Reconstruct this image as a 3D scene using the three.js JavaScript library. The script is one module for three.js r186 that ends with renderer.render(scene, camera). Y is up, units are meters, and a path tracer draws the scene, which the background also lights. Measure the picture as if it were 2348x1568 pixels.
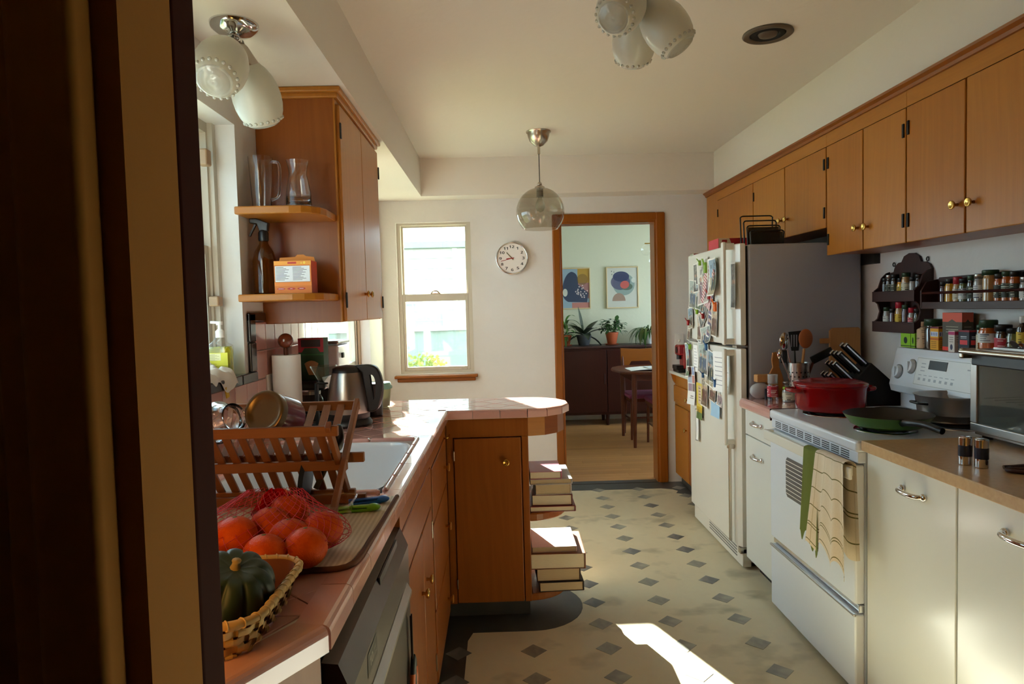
import * as THREE from 'three';
import { RoundedBoxGeometry } from 'three/addons/geometries/RoundedBoxGeometry.js';
import { mergeGeometries, mergeVertices } from 'three/addons/utils/BufferGeometryUtils.js';

// ---------------------------------------------------------------- camera, sky, sun, exposure
const scene = new THREE.Scene();
const camera = new THREE.PerspectiveCamera(53.36, 2348 / 1568, 0.05, 200);
camera.position.set(0, 1.4204, 0);
camera.rotation.order = 'YXZ';
camera.rotation.set(-0.04909, -0.01835, -0.02617);
scene.background = new THREE.Color().setRGB(0.64, 0.83, 1.0);
scene.backgroundIntensity = 8.8;
const sun = new THREE.DirectionalLight(new THREE.Color().setRGB(1.0, 0.985, 0.96), 100);
sun.position.set(-0.37 * 14 + 0.1, 0.395 * 14 + 0.5, -14 - 3);
sun.target.position.set(0.1, 0.5, -3);
sun.castShadow = true;
sun.shadow.mapSize.set(4096, 4096);
sun.shadow.camera.left = -7; sun.shadow.camera.right = 7; sun.shadow.camera.top = 7; sun.shadow.camera.bottom = -7; sun.shadow.camera.far = 40;
scene.add(sun, sun.target);
const renderer = new THREE.WebGLRenderer({ antialias: true });
renderer.toneMapping = THREE.LinearToneMapping;
renderer.toneMappingExposure = 1.5;
renderer.shadowMap.enabled = true;

// ---------------------------------------------------------------- helpers
// Distances into the room are written as d (metres ahead of the camera's doorway), so z = -d.
let seed = 12345;
const rnd = () => { seed = (seed * 1664525 + 1013904223) >>> 0; return seed / 4294967296; };
const rr = (a, b) => a + (b - a) * rnd();
const C = (r, g, b) => new THREE.Color().setRGB(r / 255, g / 255, b / 255, THREE.SRGBColorSpace);
const V = (x, y, d) => new THREE.Vector3(x, y, -d);
function hash2(x, y, s) { let h = (x * 374761393 + y * 668265263 + s * 1442695041) | 0; h = Math.imul(h ^ (h >>> 13), 1274126177); return ((h ^ (h >>> 16)) >>> 0) / 4294967296; }
function pnoise(x, y, px, py, s) { // periodic value noise
  const xi = Math.floor(x), yi = Math.floor(y), fx = x - xi, fy = y - yi, w = (t) => t * t * (3 - 2 * t), m = (a, n) => ((a % n) + n) % n;
  const a = hash2(m(xi, px), m(yi, py), s), b = hash2(m(xi + 1, px), m(yi, py), s), c = hash2(m(xi, px), m(yi + 1, py), s), d = hash2(m(xi + 1, px), m(yi + 1, py), s);
  return a + (b - a) * w(fx) + (c - a) * w(fy) + (a - b - c + d) * w(fx) * w(fy);
}
function fbm(u, v, nx, ny, s, oct = 4) { let t = 0, a = 0.5, n = 0; for (let i = 0; i < oct; i++) { t += a * pnoise(u * nx, v * ny, nx, ny, s + i * 17); n += a; a *= 0.5; nx *= 2; ny *= 2; } return t / n; }
function dataTex(w, h, sizeX, sizeY, fn, srgb = true) { // fn(u,v) -> [r,g,b] 0..255
  const a = new Uint8Array(w * h * 4);
  for (let j = 0; j < h; j++) for (let i = 0; i < w; i++) { const c = fn((i + 0.5) / w, (j + 0.5) / h), k = (j * w + i) * 4; a[k] = c[0]; a[k + 1] = c[1]; a[k + 2] = c[2]; a[k + 3] = 255; }
  const t = new THREE.DataTexture(a, w, h); t.wrapS = t.wrapT = THREE.RepeatWrapping; t.magFilter = THREE.LinearFilter; t.minFilter = THREE.LinearMipmapLinearFilter; t.generateMipmaps = true;
  t.repeat.set(1 / sizeX, 1 / sizeY); if (srgb) t.colorSpace = THREE.SRGBColorSpace; t.needsUpdate = true; return t;
}
function canvasTex(w, h, draw) { const c = document.createElement('canvas'); c.width = w; c.height = h; draw(c.getContext('2d'), w, h); const t = new THREE.CanvasTexture(c); t.colorSpace = THREE.SRGBColorSpace; t.needsUpdate = true; return t; }
const cl = (x) => Math.max(0, Math.min(255, x));
const mixc = (a, b, t) => [cl(a[0] + (b[0] - a[0]) * t), cl(a[1] + (b[1] - a[1]) * t), cl(a[2] + (b[2] - a[2]) * t)];
function std(color, roughness = 0.6, o = {}) { return new THREE.MeshStandardMaterial({ color, roughness, ...o }); }
function phys(color, roughness = 0.6, o = {}) { return new THREE.MeshPhysicalMaterial({ color, roughness, ...o }); }

// geometry: everything ends non-indexed with position, normal, uv
function plain(g) { const h = g.index ? g.toNonIndexed() : g; if (!h.attributes.uv) h.setAttribute('uv', new THREE.BufferAttribute(new Float32Array(h.attributes.position.count * 2), 2)); for (const k of Object.keys(h.attributes)) if (!['position', 'normal', 'uv'].includes(k)) h.deleteAttribute(k); h.userData = g.userData; h.clearGroups(); return h; }
function uvMetres(g, grain = 'y', ox = 0, oy = 0) {
  const p = g.attributes.position, n = g.attributes.normal, uv = g.attributes.uv;
  for (let i = 0; i < p.count; i += 3) {
    const nx = Math.abs(n.getX(i) + n.getX(i + 1) + n.getX(i + 2)), ny = Math.abs(n.getY(i) + n.getY(i + 1) + n.getY(i + 2)), nz = Math.abs(n.getZ(i) + n.getZ(i + 1) + n.getZ(i + 2));
    const ax = nx >= ny && nx >= nz ? 'x' : ny >= nz ? 'y' : 'z';
    let v = grain, u; if (ax === grain) { v = grain === 'y' ? 'z' : 'y'; }
    u = ['x', 'y', 'z'].find((k) => k !== ax && k !== v);
    for (let j = i; j < i + 3; j++) { const q = { x: p.getX(j), y: p.getY(j), z: p.getZ(j) }; uv.setXY(j, q[u] + ox, q[v] + oy); }
  }
  return g;
}
function box(x0, x1, y0, y1, d0, d1, r = 0, seg = 2) {
  const w = x1 - x0, h = y1 - y0, e = d1 - d0;
  const g = r > 0 ? new RoundedBoxGeometry(w, h, e, seg, Math.min(r, w / 2.01, h / 2.01, e / 2.01)) : new THREE.BoxGeometry(w, h, e);
  g.translate((x0 + x1) / 2, (y0 + y1) / 2, -(d0 + d1) / 2); return plain(g);
}
function cyl(x, y, d, r, h, o = {}) { const g = new THREE.CylinderGeometry(o.r2 ?? r, r, h, o.seg ?? 24, 1, o.open ?? false); if (o.axis === 'x') g.rotateZ(Math.PI / 2); if (o.axis === 'd') g.rotateX(Math.PI / 2); g.translate(x, y + (o.axis ? 0 : h / 2), -d); return plain(g); }
function sph(x, y, d, r, o = {}) { const g = new THREE.SphereGeometry(r, o.seg ?? 20, o.rows ?? 14); g.scale(o.sx ?? 1, o.sy ?? 1, o.sd ?? 1); g.translate(x, y, -d); return plain(g); }
function lathe(pts, x = 0, y = 0, d = 0, seg = 32) { const g = new THREE.LatheGeometry(pts.map(([a, b]) => new THREE.Vector2(a, b)), seg); g.translate(x, y, -d); return plain(g); }
function tube(pts, r, o = {}) { const c = o.straight ? new THREE.CurvePath() : new THREE.CatmullRomCurve3(pts, o.closed ?? false, 'centripetal'); if (o.straight) for (let i = 1; i < pts.length; i++) c.add(new THREE.LineCurve3(pts[i - 1], pts[i])); return plain(new THREE.TubeGeometry(c, o.n ?? Math.max(8, pts.length * 6), r, o.seg ?? 8, o.closed ?? false)); }
function rod(a, b, r, seg = 8, r2) { const v = b.clone().sub(a), g = new THREE.CylinderGeometry(r2 ?? r, r, v.length(), seg); g.applyQuaternion(new THREE.Quaternion().setFromUnitVectors(new THREE.Vector3(0, 1, 0), v.clone().normalize())); g.translate((a.x + b.x) / 2, (a.y + b.y) / 2, (a.z + b.z) / 2); return plain(g); }
function bar(a, b, w, t, side = new THREE.Vector3(1, 0, 0), r = 0) { // rectangular bar from a to b; w along side, t across
  const v = b.clone().sub(a), L = v.length(), g = r > 0 ? new RoundedBoxGeometry(w, L, t, 1, r) : new THREE.BoxGeometry(w, L, t), yv = v.clone().normalize(), zv = side.clone().cross(yv).normalize(), xv = yv.clone().cross(zv).normalize();
  g.applyMatrix4(new THREE.Matrix4().makeBasis(xv, yv, zv)); g.translate((a.x + b.x) / 2, (a.y + b.y) / 2, (a.z + b.z) / 2); return plain(g);
}
function ext(pts, depth, how, at0, o = {}) {
  const sh = !Array.isArray(pts) ? pts : new THREE.Shape(pts.map(([a, b]) => new THREE.Vector2(a, b)));
  if (o.holes) for (const h of o.holes) sh.holes.push(new THREE.Path(h.map(([a, b]) => new THREE.Vector2(a, b))));
  const bv = o.bevel ?? 0;
  const g = new THREE.ExtrudeGeometry(sh, { depth: depth - 2 * bv, bevelEnabled: bv > 0, bevelSize: bv, bevelThickness: bv, bevelOffset: -bv, bevelSegments: o.bseg ?? 2, curveSegments: o.curve ?? 10, steps: o.steps ?? 1 });
  g.translate(0, 0, bv);
  if (how === 'xy') g.translate(0, 0, -(at0 + depth));
  if (how === 'xd') { g.rotateX(-Math.PI / 2); g.translate(0, at0, 0); }
  if (how === 'dy') { g.rotateY(Math.PI / 2); g.translate(at0, 0, 0); }
  return plain(g);
}
const extXY = (pts, d0, d1, o) => ext(pts, d1 - d0, 'xy', d0, o);
const extXD = (pts, y0, y1, o) => ext(pts, y1 - y0, 'xd', y0, o);
const extDY = (pts, x0, x1, o) => ext(pts, x1 - x0, 'dy', x0, o);
const rect = (x0, x1, y0, y1) => [[x0, y0], [x1, y0], [x1, y1], [x0, y1]];
function smooth(g) { const m = mergeVertices((() => { const h = g.clone(); h.deleteAttribute('normal'); h.deleteAttribute('uv'); return h; })(), 1e-5); m.computeVertexNormals(); return plain(m); }
// a grid surface f(u,v)->[x,y,d], u,v in 0..1
function surf(nu, nv, f, o = {}) {
  const pos = [], uv = [], idx = [];
  for (let j = 0; j <= nv; j++) for (let i = 0; i <= nu; i++) { const q = f(i / nu, j / nv); pos.push(q[0], q[1], -q[2]); uv.push(i / nu, j / nv); }
  for (let j = 0; j < nv; j++) for (let i = 0; i < nu; i++) { const a = j * (nu + 1) + i, b = a + 1, c = a + nu + 1, e = c + 1; idx.push(a, b, e, a, e, c); }
  const g = new THREE.BufferGeometry(); g.setAttribute('position', new THREE.Float32BufferAttribute(pos, 3)); g.setAttribute('uv', new THREE.Float32BufferAttribute(uv, 2)); g.setIndex(idx); g.computeVertexNormals();
  const r = plain(g); r.userData.keepUV = true; return r;
}
const used = new Map();
function numbered(n) { const k = used.get(n) ?? 0; used.set(n, k + 1); return k ? n + '_' + String(k).padStart(3, '0') : n; }
const bases = new WeakMap();
function geom(geos, o = {}) {
  const list = Array.isArray(geos) ? geos : [geos], ox = o.noff ? 0 : rr(0, 3), oy = o.noff ? 0 : rr(0, 3);
  for (const g of list) if (!g.userData.keepUV) uvMetres(g, o.grain ?? 'y', ox, oy);
  return list.length > 1 ? mergeGeometries(list) : list[0];
}
function mesh(name, geos, mat, o = {}) { const m = new THREE.Mesh(geom(geos, o), mat); m.name = name; m.castShadow = m.receiveShadow = true; return m; }
function tagIt(o, label, category, group, kind) { if (label) o.userData.label = label; if (category) o.userData.category = category; if (group) o.userData.group = group; if (kind) o.userData.kind = kind; return o; }
// a thing made of parts; at = [x, y, d] of its base
function thing(name, label, category, at = [0, 0, 0], group) { const t = new THREE.Group(); t.name = numbered(name); t.position.copy(V(...at)); bases.set(t, V(...at)); scene.add(t); return tagIt(t, label, category, group); }
// a part in room coordinates (part) or in the thing's own coordinates (own)
function part(t, name, geos, mat, o = {}) {
  let root = t; while (!bases.has(root)) root = root.parent; const b = bases.get(root);
  const list = Array.isArray(geos) ? geos : [geos]; const m = mesh(name, list, mat, o); m.geometry.translate(-b.x, -b.y, -b.z); t.add(m); if (o.label) m.userData.label = o.label; if (o.kind) m.userData.kind = o.kind; return m;
}
function own(t, name, geos, mat, o = {}) { const m = mesh(name, geos, mat, o); t.add(m); if (o.label) m.userData.label = o.label; if (o.kind) m.userData.kind = o.kind; return m; }
// a thing that is a single mesh
function single(name, label, category, geos, mat, o = {}) { const list = Array.isArray(geos) ? geos : [geos]; const g0 = geom(list, o); g0.computeBoundingBox(); const c = g0.boundingBox.getCenter(new THREE.Vector3()); c.y = g0.boundingBox.min.y; g0.translate(-c.x, -c.y, -c.z); const m = new THREE.Mesh(g0, mat); m.castShadow = m.receiveShadow = true; m.name = numbered(name); m.position.copy(c); scene.add(m); return tagIt(m, label, category, o.group); }
function copy(t, at, ry, label, group) { const c = t.clone(); c.name = numbered(t.name.replace(/_\d{3}$/, '')); c.position.copy(V(...at)); c.rotation.y = ry ?? t.rotation.y; c.userData = { ...t.userData }; if (label) c.userData.label = label; if (group) c.userData.group = group; scene.add(c); return c; }
function struct(name, geos, mat, o = {}) { const m = mesh(numbered(name), geos, mat, o); m.userData.kind = 'structure'; if (o.label) { m.userData.label = o.label; m.userData.category = o.category ?? name.split('_')[0]; } scene.add(m); bases.set(m, new THREE.Vector3()); return m; }

// ---------------------------------------------------------------- materials
function woodTex(dark, mid, light, s, sizeX = 0.5, sizeY = 1.4, fine = 90) {
  return dataTex(512, 512, sizeX, sizeY, (u, v) => {
    const warp = fbm(u, v, 3, 2, s, 3), g = fbm(u + 0.15 * warp, v, fine >> 1, 3, s + 3, 3), f = fbm(u, v, fine, 6, s + 7, 2), ring = 0.5 + 0.5 * Math.sin((u * 26 + warp * 9) * 6.283 / 2);
    let c = mixc(dark, light, 0.28 + 0.34 * g + 0.2 * ring * warp + 0.16 * f); c = mixc(c, mid, 0.45); return c;
  });
}
const woodBump = dataTex(512, 512, 0.5, 1.4, (u, v) => { const f = 255 * fbm(u, v, 90, 4, 77, 3); return [f, f, f]; }, false);
const M = {};
M.wood = phys(0xffffff, 0.42, { map: woodTex([136, 76, 16], [170, 104, 28], [194, 128, 44], 1), bumpMap: woodBump, bumpScale: 0.0002, specularIntensity: 0.4, clearcoat: 0.3, clearcoatRoughness: 0.28 });
M.woodShaded = phys(0xffffff, 0.42, { map: woodTex([112, 54, 12], [142, 76, 20], [166, 98, 32], 21), bumpMap: woodBump, bumpScale: 0.0002, specularIntensity: 0.4, clearcoat: 0.3, clearcoatRoughness: 0.28 });  // wood darkened and reddened: shade on the left cabinets put into the colour
M.woodC = phys(0xffffff, 0.42, { map: woodTex([144, 84, 22], [178, 112, 36], [200, 136, 52], 41), bumpMap: woodBump, bumpScale: 0.0002, specularIntensity: 0.4, clearcoat: 0.3, clearcoatRoughness: 0.28 });
M.casing = phys(0xffffff, 0.38, { map: woodTex([112, 56, 8], [142, 78, 16], [164, 98, 26], 61), bumpMap: woodBump, bumpScale: 0.0002, specularIntensity: 0.6 });
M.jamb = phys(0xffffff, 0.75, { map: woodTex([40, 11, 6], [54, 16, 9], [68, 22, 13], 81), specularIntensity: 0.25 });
M.sideboard = phys(0xffffff, 0.4, { map: woodTex([36, 11, 6], [54, 18, 9], [70, 27, 14], 111), specularIntensity: 0.5 });
M.walnut = phys(0xffffff, 0.35, { map: woodTex([60, 26, 12], [88, 40, 20], [112, 56, 30], 101), specularIntensity: 0.5 });
M.darkrack = phys(0xffffff, 0.5, { map: woodTex([34, 12, 8], [54, 22, 14], [72, 32, 20], 121) });
M.bamboo = phys(0xffffff, 0.55, { map: woodTex([104, 56, 24], [132, 78, 38], [156, 98, 52], 141, 0.3, 0.8) });
M.board = phys(0xffffff, 0.6, { map: woodTex([168, 112, 58], [196, 140, 82], [214, 166, 106], 161, 0.3, 0.8) });
const plaster = dataTex(512, 512, 1.2, 1.2, (u, v) => { const f = 255 * (0.6 * fbm(u, v, 40, 40, 5, 3) + 0.4 * fbm(u, v, 7, 7, 9, 3)); return [f, f, f]; }, false);
const plasterCol = dataTex(256, 256, 2.1, 2.1, (u, v) => mixc([215, 213, 209], [226, 224, 220], fbm(u, v, 6, 6, 15, 4)));
M.wall = std(0xffffff, 0.88, { map: plasterCol, bumpMap: plaster, bumpScale: 0.0016 });
M.ceiling = std(C(224, 217, 207), 0.92, { bumpMap: plaster, bumpScale: 0.0016 });
M.wallGreen = std(C(196, 194, 168), 0.9, { bumpMap: plaster, bumpScale: 0.0014 });
M.hallFar = std(C(206, 176, 128), 0.9);  // lighter paint for the unseen hall walls, chosen to bounce light
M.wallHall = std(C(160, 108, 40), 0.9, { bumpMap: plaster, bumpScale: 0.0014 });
M.floor = phys(0xffffff, 0.5, { map: dataTex(1024, 1024, 2.4, 2.4, (u, v) => {
  const big = fbm(u, v, 5, 5, 201, 5), fine = fbm(u, v, 90, 90, 205, 2), streak = fbm(u + 0.1 * big, v, 30, 9, 209, 4), sm = fbm(u, v, 14, 18, 215, 4);
  let c = mixc([186, 172, 138], [216, 204, 172], 0.2 + 0.55 * big + 0.25 * streak); c = mixc(c, [132, 124, 98], Math.max(0, sm - 0.6) * 2.6); return mixc(c, [232, 216, 184], 0.12 * fine);
}), bumpMap: plaster, bumpScale: 0.0004, clearcoat: 0.22, clearcoatRoughness: 0.3 });
M.border = phys(0xffffff, 0.45, { map: dataTex(256, 256, 0.9, 0.9, (u, v) => mixc([52, 52, 50], [78, 78, 74], fbm(u, v, 9, 9, 231, 4))), clearcoat: 0.3, clearcoatRoughness: 0.25 });
M.inlay = [0, 1, 2].map((k) => phys(0xffffff, 0.45, { map: dataTex(128, 128, 0.3, 0.3, (u, v) => mixc([92 + 10 * k, 92 + 8 * k, 92 + 5 * k], [164, 160, 146 - 6 * k], Math.max(0, fbm(u + 0.3 * fbm(u, v, 4, 4, 9 + k, 2), v, 7, 4, 241 + k, 4) * 1.5 - 0.35))), clearcoat: 0.25, clearcoatRoughness: 0.3 }));
M.pink = [0, 1, 2].map((k) => phys([C(214, 160, 148), C(208, 153, 142), C(219, 166, 155)][k], 0.2, { specularIntensity: 0.25, clearcoat: 1, clearcoatRoughness: 0.05 }));
M.grout = std(C(214, 194, 184), 0.9);
M.blackTile = phys(C(20, 18, 20), 0.18, { clearcoat: 0.5, clearcoatRoughness: 0.1 });
M.enamel = phys(C(220, 226, 234), 0.28, { clearcoat: 0.4, clearcoatRoughness: 0.12 });
M.sinkWhite = phys(C(226, 228, 232), 0.18, { clearcoat: 0.6, clearcoatRoughness: 0.08 });
M.cream = phys(C(222, 218, 206), 0.34, { clearcoat: 0.3, clearcoatRoughness: 0.2 });
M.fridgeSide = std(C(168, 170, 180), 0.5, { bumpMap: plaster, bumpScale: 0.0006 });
M.steelCab = phys(C(222, 222, 214), 0.3, { clearcoat: 0.4, clearcoatRoughness: 0.15 });
M.tan = phys(0xffffff, 0.35, { map: dataTex(256, 256, 0.4, 0.4, (u, v) => mixc([184, 146, 98], [202, 166, 118], fbm(u, v, 40, 40, 251, 3))), clearcoat: 0.2, clearcoatRoughness: 0.25 });
M.chrome = std(C(214, 214, 216), 0.09, { metalness: 1 });
M.nickel = std(C(188, 180, 168), 0.26, { metalness: 1 });
M.steel = std(C(176, 172, 168), 0.32, { metalness: 1 });
M.darksteel = std(C(104, 98, 94), 0.34, { metalness: 1 });
M.brass = std(C(206, 168, 92), 0.22, { metalness: 1 });
M.iron = std(C(40, 38, 36), 0.55, { metalness: 0.6 });
M.black = std(C(18, 18, 19), 0.4);
M.blackMatte = std(C(16, 16, 17), 0.75);
M.greyPlastic = std(C(120, 118, 114), 0.5);
M.white = std(C(236, 234, 228), 0.6);
M.paper = std(C(238, 236, 230), 0.9);
M.glass = new THREE.MeshPhysicalMaterial({ color: 0xffffff, roughness: 0.02, transmission: 1, thickness: 0, ior: 1.5 });
M.glassFilm = new THREE.MeshPhysicalMaterial({ color: C(236, 240, 236), roughness: 0.03, transmission: 1, thickness: 0, ior: 1.5 });
M.smoke = new THREE.MeshPhysicalMaterial({ color: C(214, 208, 196), roughness: 0.03, transmission: 1, thickness: 0, ior: 1.5 });
M.glassSolid = new THREE.MeshPhysicalMaterial({ color: 0xffffff, roughness: 0.01, transmission: 1, thickness: 0.004, ior: 1.48 });
M.pressed = new THREE.MeshPhysicalMaterial({ color: C(226, 226, 218), roughness: 0.1, transmission: 0.5, thickness: 0, ior: 1.5 });
M.frosted = new THREE.MeshPhysicalMaterial({ color: C(224, 222, 208), roughness: 0.5, transmission: 0.35, thickness: 0, ior: 1.5, clearcoat: 0.6, clearcoatRoughness: 0.08 });
M.sash = std(C(190, 182, 166), 0.5);
M.sashWood = std(C(166, 136, 104), 0.5);

// ---------------------------------------------------------------- the setting
const BACK = 5.37, LEFT = -0.91, RIGHT = 1.93, SOF = 2.28, CEIL = 2.56;
const floorK = struct('floor', box(-0.95, 2.0, -0.06, 0, 0.6, BACK + 0.06), M.floor, { noff: true, label: 'beige linoleum kitchen floor with grey diamond inlays', category: 'floor' });
{ // inlaid diamonds and the dark border of the linoleum
  const h = 0.055, g = geom(extXD([[0, -h], [h, 0], [0, h], [-h, 0]], 0, 0.0012), { noff: true });
  for (let r = 0; r < 22; r++) for (let c = -3; c <= 2; c++) {
    const x = 0.7322 + c * 0.31219, d = 5.187 - r * 0.22114; if (d < 0.7 || (c === -3 && d > 2.9) || (c === -2 && d > 2.85 && d < 3.45) || (c === 2 && d < 4.45)) continue;
    const m = new THREE.Mesh(g, M.inlay[Math.floor(rnd() * 3)]); m.name = 'diamond_inlay'; m.position.set(x, 0, -d); m.receiveShadow = true; floorK.add(m);
  }
  part(floorK, 'floor_border', extXD([[-0.9, 0.75], [-0.175, 0.75], [-0.17, 2.86], [-0.15, 2.93], [0.12, 2.93], ...Array.from({ length: 17 }, (_, i) => { const a = -Math.PI / 2 + Math.PI * i / 16; return [0.12 + 0.243 * Math.cos(a), 3.19 + 0.26 * Math.sin(a)]; }), [0.12, 3.45], [-0.9, 3.45]], 0, 0.0010), M.border);
  part(floorK, 'floor_border', extXD([[-0.9, 5.21], [1.22, 5.185], [1.3, 5.15], [1.33, 5.1], [1.3, 5.04], [1.4, 4.98], [1.43, 4.45], [1.92, 4.45], [1.92, 5.43], [-0.9, 5.43]], 0, 0.0010), M.border);
}
const wallBack = struct('wall_back', extXY([[-1.07, 0], [0.50, 0], [0.50, 2.08], [1.245, 2.08], [1.245, 0], [2.05, 0], [2.05, 2.72], [-1.07, 2.72]], BACK, BACK + 0.13, { holes: [rect(-0.787, -0.205, 0.925, 2.11)] }), M.wall, { label: 'cream plaster back wall with window and doorway', category: 'wall' });
const wallLeft = struct('wall_left', extDY([[0.5, -0.06], [5.37, -0.06], [5.37, 2.72], [0.5, 2.72]], -1.07, LEFT, { holes: [rect(1.5, 2.44, 1.21, 2.09), rect(3.56, 4.8, 1.02, 2.1)] }), M.wall, { label: 'cream plaster window wall behind the sink', category: 'wall' });
const wallRight = struct('wall_right', box(RIGHT, RIGHT + 0.12, -0.06, 2.72, 0.5, BACK), M.wall, { label: 'cream plaster wall behind the stove', category: 'wall' });
struct('ceiling', box(-1.0, 2.0, CEIL, CEIL + 0.16, 0.5, BACK + 0.05), M.ceiling, { label: 'cream plaster kitchen ceiling', category: 'ceiling' });
struct('soffit_left', box(LEFT, -0.56, SOF, CEIL, 0.6, BACK), M.ceiling, { label: 'dropped soffit over the sink counter', category: 'soffit' });
struct('soffit_right', box(1.655, RIGHT, SOF, CEIL, 0.6, BACK), M.ceiling, { label: 'dropped soffit over the wall cabinets', category: 'soffit' });
struct('soffit_back', box(-0.56, 1.655, SOF, CEIL, 5.17, BACK), M.ceiling, { label: 'dropped soffit along the back wall', category: 'soffit' });
// near partition with the doorway the camera looks through
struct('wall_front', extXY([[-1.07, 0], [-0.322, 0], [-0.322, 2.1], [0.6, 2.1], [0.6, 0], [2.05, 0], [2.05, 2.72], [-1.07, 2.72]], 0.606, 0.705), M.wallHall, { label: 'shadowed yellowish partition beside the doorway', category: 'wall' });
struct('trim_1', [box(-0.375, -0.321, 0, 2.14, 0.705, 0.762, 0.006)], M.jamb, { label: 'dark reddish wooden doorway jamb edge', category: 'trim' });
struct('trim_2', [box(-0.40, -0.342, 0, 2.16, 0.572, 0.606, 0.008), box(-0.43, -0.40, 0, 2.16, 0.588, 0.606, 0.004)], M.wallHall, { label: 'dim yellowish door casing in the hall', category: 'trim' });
M.oak = [0, 1, 2, 3].map((k) => phys(0xffffff, 0.36, { map: woodTex([140 + 8 * k, 92 + 6 * k, 48 + 4 * k], [168 + 8 * k, 116 + 7 * k, 66 + 5 * k], [196, 148, 94], 301 + k, 0.3, 1.6), clearcoat: 0.3, clearcoatRoughness: 0.2 })); M.oak0 = M.oak[0];
// hall behind the camera
struct('wall_hall', [box(-0.56, -0.47, -0.06, 2.5, -2.2, 0.606), box(1.3, 1.4, -0.06, 2.5, -2.2, 0.606), box(-0.56, 1.4, -0.06, 2.5, -2.3, -2.2)], M.hallFar, { label: 'hall walls painted lighter to bounce light beside the doorway', category: 'wall' });
struct('ceiling_hall', box(-0.56, 1.4, 2.44, 2.56, -2.3, 0.606), M.hallFar, { label: 'hall ceiling', category: 'ceiling' });
struct('floor_hall', box(-0.56, 1.4, -0.06, 0, -2.3, 0.6), M.oak0, { label: 'hall floor', category: 'floor' });

// dining room beyond the doorway
const floorD = struct('floor_dining', box(0.3, 3.5, -0.06, -0.004, BACK + 0.06, 8.6), M.walnut, { label: 'pale oak plank floor of the dining room', category: 'floor' });
{
    for (let d = BACK + 0.075, i = 0; d < 8.46; d += 0.0826, i++) {
    const cut = rr(0.6, 1.9);
    for (const [a, b] of [[0.36, cut], [cut + 0.0015, 3.4]]) { const m = part(floorD, 'plank', box(a, b, -0.004, 0.002, d, d + 0.0800), M.oak[Math.floor(rnd() * 4)], { grain: 'x' }); }
  }
}
struct('trim_3', box(0.5, 1.245, -0.01, 0.006, BACK - 0.005, BACK + 0.075), M.border, { label: 'dark threshold strip of the doorway', category: 'trim' });
struct('wall_dining_far', box(0.24, 3.5, -0.06, 2.6, 8.5, 8.6), M.wallGreen, { label: 'pale green dining room wall', category: 'wall' });
struct('wall_dining_left', box(0.24, 0.36, -0.06, 2.6, BACK + 0.13, 8.5), M.wallGreen, { label: 'dining room side wall', category: 'wall' });
struct('wall_dining_right', extDY([[BACK + 0.13, -0.06], [8.5, -0.06], [8.5, 2.6], [BACK + 0.13, 2.6]], 3.4, 3.5, { holes: [rect(5.9, 8.2, 0.7, 2.2)] }), M.wallGreen, { label: 'dining room window wall', category: 'wall' });
struct('wall_dining_near', box(2.05, 3.5, -0.06, 2.6, BACK, BACK + 0.13), M.wallGreen, { label: 'dining room near wall', category: 'wall' });
struct('ceiling_dining', box(0.24, 3.5, 2.5, 2.6, BACK + 0.13, 8.6), M.ceiling, { label: 'dining room ceiling', category: 'ceiling' });
struct('baseboard_dining', box(0.36, 3.4, 0, 0.12, 8.485, 8.5, 0.004), M.white, { label: 'white baseboard of the dining room', category: 'baseboard' });
{ const w = struct('window_4', [box(3.42, 3.48, 0.7, 0.76, 5.9, 8.2), box(3.42, 3.48, 2.14, 2.2, 5.9, 8.2), box(3.42, 3.48, 0.76, 2.14, 5.9, 5.96), box(3.42, 3.48, 0.76, 2.14, 8.14, 8.2), box(3.43, 3.47, 0.76, 2.14, 7.02, 7.08)], M.sash, { label: 'dining room window', category: 'window' }); part(w, 'pane', box(3.447, 3.453, 0.76, 2.14, 5.96, 7.02), M.glass); part(w, 'pane', box(3.447, 3.453, 0.76, 2.14, 7.08, 8.14), M.glass); }

// doorway casing to the dining room
{ const f = BACK - 0.022, dr = struct('door_1', [box(0.435, 0.497, 0, 2.147, f, BACK + 0.003, 0.013, 4), box(1.248, 1.323, 0, 2.147, f, BACK + 0.003, 0.013, 4), box(0.49, 1.255, 2.083, 2.147, f + 0.001, BACK + 0.003, 0.013, 4)], M.casing, { label: 'honey wooden casing of the doorway to the dining room', category: 'door casing' });
  part(dr, 'door_jamb', box(0.495, 0.508, 0.006, 2.083, BACK - 0.012, BACK + 0.14), M.casing); part(dr, 'door_jamb', box(1.237, 1.25, 0.006, 2.083, BACK - 0.012, BACK + 0.14), M.casing);
  part(dr, 'door_head', box(0.508, 1.237, 2.07, 2.083, BACK - 0.012, BACK + 0.14), M.casing, { grain: 'x' });
  part(dr, 'door_casing', [box(0.36, 0.497, 0, 2.16, BACK + 0.13, BACK + 0.15), box(1.248, 1.33, 0, 2.16, BACK + 0.13, BACK + 0.15), box(0.497, 1.248, 2.083, 2.16, BACK + 0.13, BACK + 0.15)], M.casing);
}
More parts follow.
